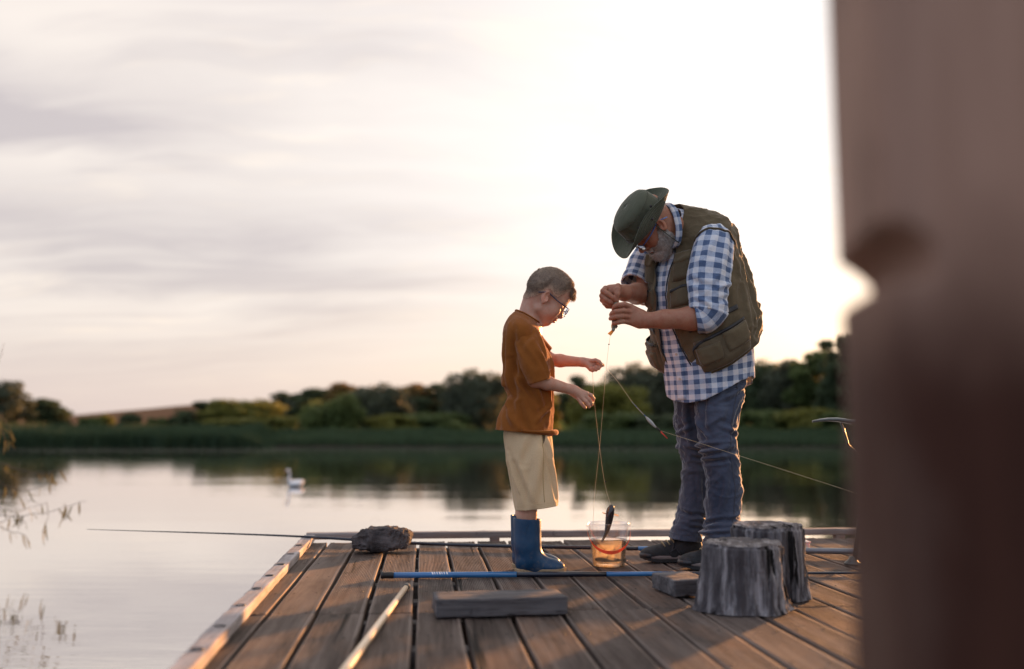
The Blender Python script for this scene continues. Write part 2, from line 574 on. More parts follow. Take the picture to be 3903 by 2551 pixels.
# ------------------------------------------------------------------ signed-distance modelling
class Sdf:
    def __init__(self):
        self.pr = []

    def cone(self, a, b, ra, rb, k=0.01, op='u'):
        a, b = np.asarray(a, float), np.asarray(b, float)
        c = (a + b) / 2
        self.pr.append(('c', (a, b, ra, rb), k, op, c, np.linalg.norm(b - a) / 2 + max(ra, rb)))
        return self

    def chain(self, pts, rads, k=0.004):
        for i in range(len(pts) - 1):
            self.cone(pts[i], pts[i + 1], rads[i], rads[i + 1], k)
        return self

    def ell(self, c, r, rot=None, k=0.01, op='u'):
        c, r = np.asarray(c, float), np.asarray(r, float)
        rot = np.eye(3) if rot is None else np.asarray(rot, float)
        self.pr.append(('e', (c, r, rot), k, op, c, r.max()))
        return self

    def box(self, c, h, rot=None, rad=0.004, k=0.005, op='u'):
        c, h = np.asarray(c, float), np.asarray(h, float)
        rot = np.eye(3) if rot is None else np.asarray(rot, float)
        self.pr.append(('b', (c, h, rot, rad), k, op, c, np.linalg.norm(h) + rad))
        return self

    @staticmethod
    def one(pr, p):
        kd, q = pr[0], pr[1]
        if kd == 'c':
            a, b, ra, rb = q
            ab = b - a
            t = np.clip((p - a) @ ab / (ab @ ab + 1e-12), 0, 1)
            dd = p - a - t[:, None] * ab
            return np.sqrt((dd * dd).sum(1)) - (ra + (rb - ra) * t)
        if kd == 'e':
            c, r, rot = q
            l = (p - c) @ rot
            k0 = np.sqrt(((l / r) ** 2).sum(1))
            k1 = np.sqrt(((l / (r * r)) ** 2).sum(1)) + 1e-9
            return k0 * (k0 - 1) / k1
        c, h, rot, rad = q
        l = np.abs((p - c) @ rot) - h + rad
        return np.sqrt((np.maximum(l, 0) ** 2).sum(1)) + np.minimum(l.max(1), 0) - rad

    def ev(self, p, prs):
        d = np.full(len(p), 1.0)
        for pr in prs:
            e = self.one(pr, p)
            kk = pr[2]
            if pr[3] == 'u':
                h = np.clip(0.5 + 0.5 * (d - e) / kk, 0, 1)
                d = d * (1 - h) + e * h - kk * h * (1 - h)
            else:
                h = np.clip(0.5 - 0.5 * (d + e) / kk, 0, 1)
                d = d * (1 - h) - e * h + kk * h * (1 - h)
        return d

    def build(self, h=0.003, disp=None):
        lo = np.min([pr[4] - pr[5] for pr in self.pr if pr[3] == 'u'], axis=0) - 0.03
        hi = np.max([pr[4] + pr[5] for pr in self.pr if pr[3] == 'u'], axis=0) + 0.03
        nb = 8
        bs = nb * h
        nblk = np.ceil((hi - lo) / bs).astype(int)
        ii = np.stack(np.meshgrid(*[np.arange(n) for n in nblk], indexing='ij'), -1).reshape(-1, 3)
        cen = lo + (ii + 0.5) * bs
        near = np.zeros(len(cen), bool)
        for pr in self.pr:
            if pr[3] == 'u':
                near |= np.abs(self.one(pr, cen)) < bs * 1.6 + pr[2]
        # inside everything deep is also near only one primitive; keep blocks whose union value is small
        ii, cen = ii[near], cen[near]
        dv = self.ev(cen, self.pr)
        keep = np.abs(dv) < bs * 2.0
        ii, cen = ii[keep], cen[keep]
        off = np.stack(np.meshgrid(*[np.arange(nb + 1)] * 3, indexing='ij'), -1).reshape(-1, 3) * h
        vals = np.empty((len(ii), nb + 1, nb + 1, nb + 1))
        hd = bs * 0.9
        pc = np.array([pr[4] for pr in self.pr])
        prad = np.array([pr[5] + pr[2] for pr in self.pr])
        for q in range(len(ii)):
            base = lo + ii[q] * bs
            sel = np.where(((pc - cen[q]) ** 2).sum(1) < (prad + hd + 0.022) ** 2)[0]
            p = base + off
            dd = self.ev(p, [self.pr[s] for s in sel])
            if disp is not None:
                dd = dd - disp(p)
            vals[q] = dd.reshape(nb + 1, nb + 1, nb + 1)
        neg = vals < 0
        # cells
        s = sum(neg[:, a:a + nb, b:b + nb, c:c + nb].astype(int) for a in (0, 1) for b in (0, 1) for c in (0, 1))
        act = (s > 0) & (s < 8)
        bi, ci, cj, ck = np.where(act)
        acc = np.zeros((len(bi), 3))
        cnt = np.zeros(len(bi))
        cor = [(a, b, c) for a in (0, 1) for b in (0, 1) for c in (0, 1)]
        for a in cor:
            for ax in range(3):
                if a[ax]:
                    continue
                b = list(a)
                b[ax] = 1
                va = vals[bi, ci + a[0], cj + a[1], ck + a[2]]
                vb = vals[bi, ci + b[0], cj + b[1], ck + b[2]]
                cr = (va < 0) != (vb < 0)
                t = np.where(cr, va / (va - vb + 1e-20), 0)
                pt = np.tile(np.array(a, float), (len(bi), 1))
                pt[:, ax] += t
                acc += np.where(cr[:, None], pt, 0)
                cnt += cr
        loc = acc / cnt[:, None]
        gc = ii[bi] * nb + np.stack([ci, cj, ck], 1)
        vert = lo + (gc + loc) * h
        dims = nblk * nb + 2
        gid = lambda g: (g[:, 0] * dims[1] + g[:, 1]) * dims[2] + g[:, 2]
        ids = gid(gc)
        order = np.argsort(ids)
        sid = ids[order]
        faces = []
        for ax in range(3):
            sl = [slice(0, nb)] * 3
            sl2 = list(sl)
            sl2[ax] = slice(1, nb + 1)
            n0 = neg[(slice(None), *sl)]
            n1_ = neg[(slice(None), *sl2)]
            eb, ei, ej, ek = np.where(n0 != n1_)
            g = ii[eb] * nb + np.stack([ei, ej, ek], 1)
            fl = n0[eb, ei, ej, ek]
            o1, o2 = (ax + 1) % 3, (ax + 2) % 3
            qd = []
            for da, db in ((0, 0), (-1, 0), (-1, -1), (0, -1)):
                gg = g.copy()
                gg[:, o1] += da
                gg[:, o2] += db
                idq = gid(gg)
                pos = np.clip(np.searchsorted(sid, idq), 0, len(sid) - 1)
                good = sid[pos] == idq
                qd.append(np.where(good, order[pos], -1))
            qd = np.stack(qd, 1)
            ok = (qd >= 0).all(1)
            qd, fl = qd[ok], fl[ok]
            qd[~fl] = qd[~fl][:, ::-1]
            faces.append(qd)
        return vert, np.concatenate(faces)


def relax(v, f, it=2, w=0.5):
    """light smoothing of a quad mesh"""
    n = len(v)
    for _ in range(it):
        acc = np.zeros_like(v)
        cnt = np.zeros(n)
        for a in range(4):
            b = (a + 1) % 4
            np.add.at(acc, f[:, a], v[f[:, b]])
            np.add.at(cnt, f[:, a], 1)
            np.add.at(acc, f[:, b], v[f[:, a]])
            np.add.at(cnt, f[:, b], 1)
        v = v * (1 - w) + w * acc / np.maximum(cnt, 1)[:, None]
    return v


def blades(points, normals, dirs, length, width, jitter=0.35, seed=0, bend=0.3):
    """many thin tapering hairs (one bent triangle strip each)"""
    g = np.random.default_rng(seed)
    n = len(points)
    dd = dirs + g.normal(size=(n, 3)) * jitter * 0.5 + normals * 0.25
    dd /= np.linalg.norm(dd, axis=1)[:, None]
    side = np.cross(dd, g.normal(size=(n, 3)))
    side /= np.linalg.norm(side, axis=1)[:, None] + 1e-9
    L = (length * g.uniform(0.6, 1.15, n))[:, None] if np.ndim(length) else (length * g.uniform(0.6, 1.15, (n, 1)))
    w = width
    p0 = points - dd * 0.002
    mid = p0 + dd * L * 0.55 + normals * L * 0.08
    tip = p0 + dd * L - normals * L * bend * 0.3
    v = np.stack([p0 - side * w, p0 + side * w, mid + side * w * 0.8, mid - side * w * 0.8, tip], 1).reshape(-1, 3)
    b = np.arange(n)[:, None] * 5
    f = np.concatenate([b + np.array([[0, 1, 2]]), b + np.array([[0, 2, 3]]), b + np.array([[3, 2, 4]])])
    return v, f
# ------------------------------------------------------------------ materials for the place
def newmat(name):
    m = bpy.data.materials.new(name)
    m.use_nodes = True
    return m, NT(m.node_tree)


def finish(k, surf, disp=None):
    ins = {'Surface': surf}
    k.n('ShaderNodeOutputMaterial', ins, out=None)


def pbr(k, color, rough=0.6, normal=None, **kw):
    ins = {'Base Color': color, 'Roughness': rough}
    if normal is not None:
        ins['Normal'] = normal
    names = {'spec': 'Specular IOR Level', 'metal': 'Metallic', 'sheen': 'Sheen Weight', 'sss': 'Subsurface Weight',
             'sssr': 'Subsurface Radius', 'ssss': 'Subsurface Scale', 'trans': 'Transmission Weight', 'ior': 'IOR',
             'alpha': 'Alpha', 'coat': 'Coat Weight', 'coatr': 'Coat Roughness', 'sheenr': 'Sheen Roughness',
             'sheent': 'Sheen Tint'}
    for a, v in kw.items():
        ins[names[a]] = v
    return k.n('ShaderNodeBsdfPrincipled', ins)


def plain(name, color, rough=0.5, bump=0.0, bscale=60.0, var=0.12, **kw):
    m, k = newmat(name)
    oc = k.n('ShaderNodeTexCoord', out=3)
    n = k.noise(oc, bscale, 5, 0.55)
    n2 = k.noise(oc, bscale * 0.12, 3, 0.5)
    c = k.mix(k.maprange(n2, 0.3, 0.7), tuple(v * (1 - var) for v in color), tuple(min(1, v * (1 + var)) for v in color))
    nm = k.bump(n, bump, 0.002) if bump else None
    finish(k, pbr(k, c, rough, nm, **kw))
    return m


def wood_mat(name, dark, mid, light, warm, grain_axis=1, scale=1.0, bump=0.5, warm_amt=0.5, rough=0.75, knots=False):
    m, k = newmat(name)
    oc = k.n('ShaderNodeTexCoord', out=3)
    rnd = k.n('ShaderNodeObjectInfo', out=5)
    oc = k.vec('ADD', oc, k.scale(k.n('ShaderNodeCombineXYZ', {0: rnd, 1: rnd, 2: rnd}), 37.0))
    st = [1.0, 1.0, 1.0]
    st[grain_axis] = 0.06
    g = k.noise(k.mul(oc, tuple(v * scale for v in st)), 90, 6, 0.6)
    g2 = k.noise(k.mul(oc, tuple(v * scale for v in st)), 22, 4, 0.55, dist=0.6)
    st2 = [1.0, 1.0, 1.0]
    st2[grain_axis] = 0.35
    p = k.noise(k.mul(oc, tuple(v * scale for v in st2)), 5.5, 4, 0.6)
    sp = k.noise(oc, 30 * scale, 3, 0.6)
    c = k.mix(k.maprange(g, 0.3, 0.7), dark, mid)
    c = k.mix(k.maprange(g2, 0.45, 0.75), c, light)
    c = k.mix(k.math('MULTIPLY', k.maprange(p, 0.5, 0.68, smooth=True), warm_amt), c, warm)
    c = k.mix(k.math('MULTIPLY', k.maprange(sp, 0.62, 0.75), 0.7), c, tuple(v * 0.45 for v in dark))
    c = k.mix(k.math('MULTIPLY', k.math('SUBTRACT', rnd, 0.5), 0.5), c, light)
    h = k.math('ADD', k.math('MULTIPLY', g, 0.6), k.math('MULTIPLY', g2, 0.5))
    if knots:
        # dark knots and stains, a few pale droppings, drying splits
        vo = k.n('ShaderNodeTexVoronoi', {'Vector': k.mul(oc, (1, 0.45, 1)), 'Scale': 5.5, 'Randomness': 1.0})
        c = k.mix(k.math('MULTIPLY', k.maprange(vo, 0.03, 0.11, 1.0, 0.0, smooth=True), 0.75), c, tuple(v * 0.35 for v in dark))
        st_ = k.noise(k.mul(oc, (1, 0.5, 1)), 2.4, 5, 0.65)
        c = k.mix(k.math('MULTIPLY', k.maprange(st_, 0.52, 0.70, smooth=True), 0.55), c, tuple(v * 0.6 for v in dark))
        dr = k.noise(oc, 11, 4, 0.7)
        c = k.mix(k.math('MULTIPLY', k.maprange(dr, 0.72, 0.76), 0.6), c, (0.42, 0.40, 0.38))
        sp2 = k.noise(k.mul(oc, (1, 0.03, 1)), 16, 3, 0.6)
        c = k.mix(k.maprange(sp2, 0.66, 0.69), c, tuple(v * 0.25 for v in dark))
    finish(k, pbr(k, c, rough, k.bump(h, bump, 0.004), spec=0.2))
    return m


M = {}
M['deck'] = wood_mat('deck_wood', (0.066, 0.049, 0.041), (0.140, 0.107, 0.090), (0.225, 0.182, 0.157), (0.24, 0.140, 0.090), knots=True)  # warm brown patches painted in for low sun on the planks
M['kerb'] = wood_mat('kerb_wood', (0.18, 0.15, 0.145), (0.37, 0.335, 0.33), (0.52, 0.48, 0.475), (0.19, 0.13, 0.10), bump=0.6, warm_amt=0.5)
M['beam'] = wood_mat('beam_wood', (0.10, 0.085, 0.08), (0.20, 0.18, 0.175), (0.30, 0.28, 0.27), (0.2, 0.15, 0.11), grain_axis=0)


def m_stump(name, top=False):
    """old split wood: pale ridges, dark weathered hollows, drying cracks along the grain"""
    m, k = newmat(name)
    oc = k.n('ShaderNodeTexCoord', out=3)
    st = (1.0, 1.0, 0.05) if not top else (1.0, 0.35, 1.0)
    a = k.noise(k.mul(oc, st), 34, 5, 0.6, dist=0.3)
    b = k.noise(k.mul(oc, (1, 1, 0.2) if not top else (1, 1, 1)), 8, 4, 0.6)
    cr = k.noise(k.mul(oc, (1, 1, 0.03) if not top else (1, 0.2, 1)), 22, 3, 0.55)
    f = k.noise(k.mul(oc, (1, 1, 0.12)), 150, 4, 0.6)
    lo, hi = ((0.060, 0.054, 0.057), (0.38, 0.36, 0.365)) if not top else ((0.12, 0.105, 0.10), (0.42, 0.385, 0.37))
    c = k.mix(k.maprange(a, 0.40, 0.66, smooth=True), lo, hi)
    c = k.mix(k.maprange(b, 0.36, 0.60, 0.85, 0.0, smooth=True), c, tuple(v * 1.1 for v in lo))
    c = k.mix(k.math('MULTIPLY', k.maprange(b, 0.52, 0.70), 0.35), c, (0.16, 0.115, 0.085))
    c = k.mix(k.maprange(cr, 0.60, 0.65), c, (0.008, 0.007, 0.007))
    c = k.mix(k.math('MULTIPLY', k.maprange(f, 0.5, 0.75), 0.5), c, tuple(v * 0.5 for v in lo))
    h = k.math('ADD', k.math('ADD', a, k.math('MULTIPLY', f, 0.5)), k.math('MULTIPLY', k.maprange(cr, 0.58, 0.66), -1.0))
    finish(k, pbr(k, c, 0.9, k.bump(h, 0.9, 0.008), spec=0.15))
    return m


M['stump'] = m_stump('weathered_stump')
M['stump_top'] = m_stump('weathered_end_grain', True)
M['slab'] = wood_mat('rough_grey_slab', (0.050, 0.047, 0.050), (0.120, 0.112, 0.113), (0.215, 0.205, 0.205), (0.085, 0.076, 0.074), grain_axis=0, bump=1.0, scale=0.9, rough=0.95)
M['black'] = plain('black_rubber', (0.012, 0.012, 0.014), 0.45, 0.1)
M['carbon'] = plain('dark_carbon', (0.010, 0.014, 0.026), 0.22, 0.0, spec=0.6)
M['rodblue'] = plain('blue_lacquer', (0.028, 0.150, 0.36), 0.25, 0.0, coat=0.5)
M['rodgrey'] = plain('grey_lacquer', (0.20, 0.205, 0.22), 0.30, 0.0, metal=0.4)
M['rodcream'] = plain('cream_cane', (0.74, 0.56, 0.38), 0.45, 0.05, coat=0.3)
M['white'] = plain('white_print', (0.7, 0.7, 0.72), 0.4)
M['steel'] = plain('dull_steel', (0.30, 0.30, 0.32), 0.35, 0.0, metal=0.9)
M['line'] = plain('nylon_line', (0.80, 0.62, 0.36), 0.25, spec=0.8)


def m_rock():
    m, k = newmat('grey_rock')
    oc = k.n('ShaderNodeTexCoord', out=3)
    n = k.noise(oc, 14, 8, 0.65)
    n2 = k.noise(oc, 70, 5, 0.6)
    c = k.mix(k.maprange(n, 0.35, 0.68), (0.055, 0.047, 0.047), (0.165, 0.143, 0.138))
    c = k.mix(k.maprange(n2, 0.55, 0.75), c, (0.05, 0.045, 0.045))
    finish(k, pbr(k, c, 0.9, k.bump(k.math('ADD', n, k.math('MULTIPLY', n2, 0.6)), 1.0, 0.012), spec=0.2))
    return m


M['rock'] = m_rock()


def m_water():
    m, k = newmat('lake_water')
    gp = k.n('ShaderNodeNewGeometry', out=0)
    # calm water: faint long ripples, stronger close to the jetty
    r1 = k.noise(k.mul(gp, (0.55, 2.2, 1)), 1.5, 4, 0.55, dist=0.4)
    r2 = k.noise(k.mul(gp, (0.10, 0.55, 1)), 1.0, 4, 0.5)
    r3 = k.noise(k.mul(gp, (1.6, 7.0, 1)), 1.5, 3, 0.5)
    sepg = k.n('ShaderNodeSeparateXYZ', {0: gp}, out=None)
    nearf = k.maprange(sepg.outputs[1], 3.6, 7.0, 1.0, 0.10, smooth=True)
    h = k.math('ADD', k.math('MULTIPLY', r1, k.math('MULTIPLY', nearf, 0.017)), k.math('MULTIPLY', r2, 0.009))
    h = k.math('ADD', h, k.math('MULTIPLY', r3, k.math('MULTIPLY', nearf, 0.003)))
    nm = k.bump(h, 1.0, 1.0)
    fr = k.n('ShaderNodeFresnel', {'IOR': 1.45, 'Normal': nm})
    fac = k.maprange(fr, 0.0, 0.75, 0.52, 0.97)
    deep = k.n('ShaderNodeBsdfDiffuse', {'Color': (0.10, 0.09, 0.075, 1)})
    gl = k.n('ShaderNodeBsdfGlossy', {'Color': (1.0, 0.985, 0.975, 1), 'Roughness': k.maprange(sepg.outputs[1], 57.0, 63.0, 0.03, 0.075, smooth=True), 'Normal': nm})
    mx = k.n('ShaderNodeMixShader', {0: fac, 1: deep, 2: gl})
    finish(k, mx)
    return m


M['water'] = m_water()


def m_ground():
    m, k = newmat('bank_ground')
    gp = k.n('ShaderNodeNewGeometry', out=0)
    sp = k.n('ShaderNodeSeparateXYZ', {0: gp}, out=None)
    n = k.noise(gp, 0.06, 5, 0.6)
    n2 = k.noise(gp, 0.7, 5, 0.6)
    field = k.mix(k.maprange(n, 0.35, 0.65), (0.15, 0.082, 0.050), (0.21, 0.125, 0.075))
    grass = k.mix(k.maprange(n2, 0.35, 0.65), (0.045, 0.065, 0.018), (0.11, 0.12, 0.035))
    c = k.mix(k.maprange(sp.outputs[1], 165, 190, smooth=True), grass, field)
    mud = k.mix(k.maprange(n2, 0.35, 0.65), (0.034, 0.028, 0.026), (0.055, 0.046, 0.042))
    c = k.mix(k.maprange(sp.outputs[2], -0.66, -0.50, smooth=True), mud, c)
    finish(k, k.n('ShaderNodeBsdfDiffuse', {'Color': c}))
    return m


M['ground'] = m_ground()

WZ = -0.73          # lake level below the jetty planks

# ------------------------------------------------------------------ lake and land
me = mesh('water', [(-900, -30, WZ), (900, -30, WZ), (900, 120, WZ), (-900, 120, WZ)], [(0, 1, 2, 3)], False, M['water'])
tag(link('water', me), kind='structure')


def land_h(X, Y):
    nz = fbm(np.stack([X * 0.02, Y * 0.0 + 3.3, X * 0], -1), 3)
    nz2 = fbm(np.stack([X * 0.015, Y * 0.015, X * 0 + 9], -1), 4)
    s = Y - (80 + 2.0 * nz)
    h = np.where(s < 0, np.maximum(s * 0.06, -2.0), np.minimum(s * 0.004, 0.07))
    g = np.clip((Y - 80 - 2 * nz) / 10, 0, 1)
    h = h + g * g * (3 - 2 * g) * 0.7 + np.clip(Y - 90, 0, 400) * 0.008
    azm = X / np.maximum(Y, 1)
    ridge = np.interp(azm, [-1.2, -0.5, -0.43, -0.30, -0.15, 0.0, 0.2, 0.5, 1.2], [2.5, 2.7, 3.2, 6.4, 9.0, 10.0, 9.0, 9, 9])
    t = np.clip((Y - 130) / 190, 0, 1)
    h = h + t * t * (3 - 2 * t) * ridge + nz2 * np.clip((Y - 100) / 100, 0, 1) * 1.0
    nearb = np.clip((-4.0 - Y) / 3.0, 0, 1)           # the bank the jetty starts from
    h = np.maximum(h, -2.0 + nearb * 2.5)
    side = np.clip((np.abs(X) - 75 - 0.15 * Y) / 15, 0, 1) * np.clip((90 - Y) / 10, 0, 1)
    return WZ + np.maximum(h, -2.0 + side * 2.8)


xs = np.concatenate([np.linspace(-900, -160, 16)[:-1], np.linspace(-160, 160, 100), np.linspace(160, 900, 16)[1:]])
ys = np.concatenate([np.linspace(-60, 0, 24)[:-1], np.linspace(0, 50, 8)[:-1], np.linspace(50, 110, 50)[:-1], np.linspace(110, 420, 50), np.linspace(460, 1600, 8)])
X, Y = np.meshgrid(xs, ys)
Z = land_h(X, Y)
nx, ny = len(xs), len(ys)
i = np.arange(ny - 1)[:, None] * nx
j = np.arange(nx - 1)[None, :]
me = mesh('ground', np.stack([X, Y, Z], -1).reshape(-1, 3), np.stack([i + j, i + j + 1, i + nx + j + 1, i + nx + j], -1).reshape(-1, 4), True, M['ground'])
tag(link('ground', me), kind='structure')

# ------------------------------------------------------------------ jetty
DA = math.atan((CX - 1612.0) / FPX)          # planks run 5 degrees left of the view axis
DU = np.array((math.cos(DA), math.sin(DA), 0.0))
DV = np.array((-math.sin(DA), math.cos(DA), 0.0))


def uv_of(p):
    return float(p @ DU), float(p @ DV)


def D(u, v, z=0.0):
    return DU * u + DV * v + np.array((0, 0, z))


jetty = empty('wooden_jetty', (0, 0, 0), DA)
tag(jetty, 'weathered grooved plank jetty with pale kerb boards reaching into the lake', 'jetty')
uA = uv_of(G(1592, 2078))[0]
uL = uv_of(G(1200, 2070))[0]
vB = uv_of(G(1593, 2064))[1]
vJ = uv_of(G(1400, 2336))[1]
PL = 0.151


def plank_mesh(w, L, seed):
    g = np.random.default_rng(seed)
    nr = 19
    prof = [(-w / 2, -0.028), (-w / 2, -0.004), (-w / 2 + 0.002, -0.001), (-w / 2 + 0.007, 0.0)]
    a, b = -w / 2 + 0.009, w / 2 - 0.009
    st = (b - a) / nr
    for q in range(nr):
        x0 = a + q * st
        dpt = 0.0032 * g.uniform(0.7, 1.1)
        prof += [(x0 + st * 0.10, -dpt), (x0 + st * 0.34, -dpt), (x0 + st * 0.48, 0.0), (x0 + st * 0.92, -0.0002)]
    prof += [(w / 2 - 0.007, 0.0), (w / 2 - 0.002, -0.001), (w / 2, -0.004), (w / 2, -0.028)]
    nseg = max(2, int(L / 0.12))
    vs, n = [], len(prof)
    ph = g.uniform(0, 6, 3)
    for q in range(nseg + 1):
        t = q / nseg
        yy = (t - 0.5) * L
        sag = 0.0012 * math.sin(yy * 2.1 + ph[0])
        wob = 0.0012 * math.sin(yy * 3.3 + ph[1]) + 0.0007 * math.sin(yy * 9 + ph[2])
        for (px0, pz0) in prof:
            cup = -0.0016 * (1 - (px0 / (w / 2)) ** 2)
            vs.append((px0 + wob, yy, pz0 + sag + cup))
    fs = []
    for q in range(nseg):
        for r_ in range(n - 1):
            c = q * n + r_
            fs.append((c + 1, c, c + n, c + n + 1))
        fs.append((q * n, q * n + n - 1, (q + 1) * n + n - 1, (q + 1) * n))
    fs.append(tuple(range(n)))
    fs.append(tuple(nseg * n + r_ for r_ in range(n))[::-1])
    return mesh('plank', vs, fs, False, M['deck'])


widths = [0.145, 0.139, 0.142, 0.137, 0.144, 0.140]
lens = {'back': vB - vJ - 0.006, 'front': 3.2}
pm = {(a, i_): plank_mesh(widths[i_], lens[a], 10 * i_ + len(a)) for a in lens for i_ in range(6)}
edges = [uA]
for q in range(6):
    edges.append(edges[-1] - (PL + [0.0, 0.004, -0.003, 0.005, 0.0, 0.0][q]))
left_edges = edges[1:]
edges_r = [uA]
for q in range(26):
    edges_r.append(edges_r[-1] + PL + [-0.008, 0.004, 0.010, -0.006][q % 4] * 0.8)
alle = sorted(left_edges + edges_r)
alle = [e for e in alle if e > uL - 0.02]
alle = [uL - 0.030] + [e for e in alle if e > uL + 0.045]
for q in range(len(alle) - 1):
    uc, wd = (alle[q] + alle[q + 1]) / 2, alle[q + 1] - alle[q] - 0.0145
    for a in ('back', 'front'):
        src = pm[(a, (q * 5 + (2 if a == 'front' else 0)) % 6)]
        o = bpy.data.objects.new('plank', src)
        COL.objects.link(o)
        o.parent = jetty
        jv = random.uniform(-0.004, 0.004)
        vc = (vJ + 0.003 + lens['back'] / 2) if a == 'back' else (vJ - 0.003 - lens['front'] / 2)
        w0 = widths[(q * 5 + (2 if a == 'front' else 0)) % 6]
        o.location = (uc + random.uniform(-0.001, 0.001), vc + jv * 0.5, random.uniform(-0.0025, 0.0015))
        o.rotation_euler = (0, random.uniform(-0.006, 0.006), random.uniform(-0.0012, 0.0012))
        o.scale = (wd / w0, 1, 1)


def board(name, L, w, h, m, seed, axis='v', rough=0.003):
    """worn board with softened, uneven edges; long axis local Y"""
    g = np.random.default_rng(seed)
    ns = int(L / 0.035)
    cs = []
    for q in range(6):
        for (sx, sz) in ((-1, -1), (1, -1), (1, 1), (-1, 1)):
            pass
    ring = []
    b = 0.006
    for (sx, sz) in ((1, -1), (1, 1), (-1, 1), (-1, -1)):
        cx_, cz_ = sx * (w / 2 - b), h / 2 + sz * (h / 2 - b)
        a0 = {(1, -1): -90, (1, 1): 0, (-1, 1): 90, (-1, -1): 180}[(sx, sz)]
        for t in (0, 45, 90):
            ring.append((cx_ + b * math.cos(R(a0 + t)), cz_ + b * math.sin(R(a0 + t))))
    ring = np.array(ring)
    ys_ = np.linspace(-L / 2, L / 2, ns)
    vs = np.zeros((ns, 12, 3))
    vs[:, :, 0] = ring[None, :, 0]
    vs[:, :, 2] = ring[None, :, 1]
    vs[:, :, 1] = ys_[:, None]
    nzv = fbm(vs.reshape(-1, 3) * np.array((25, 9, 25)) + seed * 3.1, 3).reshape(ns, 12)
    vs[:, :, 0] += np.sign(vs[:, :, 0]) * nzv * rough
    vs[:, :, 2] += nzv * rough * (vs[:, :, 2] > h / 2)
    fs = []
    for q in range(ns - 1):
        for r_ in range(12):
            c = q * 12 + r_
            fs.append((c, q * 12 + (r_ + 1) % 12, (q + 1) * 12 + (r_ + 1) % 12, c + 12))
    fs.append(tuple(range(12)))
    fs.append(tuple((ns - 1) * 12 + r_ for r_ in range(12))[::-1])
    me_ = mesh(name, vs.reshape(-1, 3), [f[::-1] for f in fs], False, m)
    return me_


def put(me_, parent, loc, rz=0.0):
    o = bpy.data.objects.new(me_.name.split('.')[0], me_)
    COL.objects.link(o)
    o.parent = parent
    o.location = loc
    o.rotation_euler = (0, 0, rz)
    return o


KW = 0.056
kl = put(board('kerb_board', 4.4, KW, 0.034, M['kerb'], 3, rough=0.004), jetty, (uL + 0.018 - KW / 2, vB - 2.2 + 0.02, 0.0022), 0.0103)
kb = put(board('kerb_board', 5.0, 0.06, 0.034, M['beam'], 5), jetty, (uL - 0.05 + 2.5, vB + 0.055, 0.010), -math.pi / 2)
kb.rotation_euler = (0, 0, math.pi / 2)
M['beam2'] = wood_mat('back_kerb_wood', (0.13, 0.115, 0.11), (0.24, 0.22, 0.215), (0.34, 0.32, 0.31), (0.2, 0.15, 0.11), grain_axis=1)
kb.data.materials[0] = M['beam2']
# bolts sunk into the left kerb, spacers under the back kerb
for q, (bx, by) in enumerate(((1140, 2081), (1106, 2115), (1066, 2154), (1023, 2197), (970, 2247), (910, 2311), (844, 2391), (756, 2480))):
    u_, v_ = uv_of(G(bx, by, 0.034))
    g_ = Geo().lathe([(0.0002, -0.004), (0.010, -0.004), (0.0125, -0.001), (0.014, 0.0012), (0.0165, 0.0012), (0.0165, -0.006)], 14)
    o = link('bolt_hole', mesh('bolt_hole', g_.v, g_.f, True, M['black']), None)
    o.parent = kl
    o.location = (0.0, v_ - (vB - 2.2 + 0.02), 0.0352)
for q in range(8):
    me_ = mesh('spacer', *(lambda g: (g.v, g.f))(Geo().box((0, 0, 0), (0.05, 0.055, 0.034), 0, 0.003)), False, M['beam'])
    o = link('spacer', me_)
    o.parent = jetty
    o.location = (uL + 0.3 + q * 0.62, vB + 0.055, -0.0075)
# screw heads where planks cross the beams: far too small to pick apart
sv_, sf_ = [], []
for q in range(len(alle) - 1):
    for w_ in range(12):
        vv_ = vB - 0.05 - w_ * 0.40
        for e in (alle[q] + 0.035, alle[q + 1] - 0.035):
            b_ = len(sv_)
            c0 = np.array((e + random.uniform(-.006, .006), vv_ + random.uniform(-.012, .012), 0.0003))
            for t_ in range(8):
                sv_.append(c0 + 0.0042 * np.array((math.cos(t_ * math.pi / 4), math.sin(t_ * math.pi / 4), 0)))
            for t_ in range(8):
                sv_.append(c0 + np.array((0.0035 * math.cos(t_ * math.pi / 4), 0.0035 * math.sin(t_ * math.pi / 4), 0.0014)))
            sf_ += [(b_ + t_, b_ + (t_ + 1) % 8, b_ + 8 + (t_ + 1) % 8, b_ + 8 + t_) for t_ in range(8)] + [tuple(b_ + 8 + t_ for t_ in range(8))]
M['screw'] = plain('rusty_screw', (0.03, 0.022, 0.018), 0.6)
o = link('screws', mesh('screws', sv_, sf_, False, M['screw']))
o.parent = jetty
o['kind'] = 'stuff'
# carrying beams, unseen, set close to block light through the plank gaps; piles
jme = mesh('carrying_beam', *(lambda g: (g.v, g.f))(Geo().box((0, 0, 0), (4.6, 0.07, 0.15), 0, 0.006)), False, M['beam'])
for q in range(15):
    o = link('carrying_beam', jme)
    o.parent = jetty
    o.location = (uL + 2.3, vB - 0.05 - q * 0.40, -0.1065)
for q in range(4):
    for w_ in range(3):
        g_ = Geo().tube([(0, 0, -2.4), (0, 0, -1.2), (0, 0, -0.16)], [0.075, 0.07, 0.068], 14)
        o = link('pile', mesh('pile', g_.v, g_.f, True, M['stump']))
        o.parent = jetty
        o.location = (uL + 0.12 + w_ * 2.1, vB - 0.08 - q * 1.35, 0)


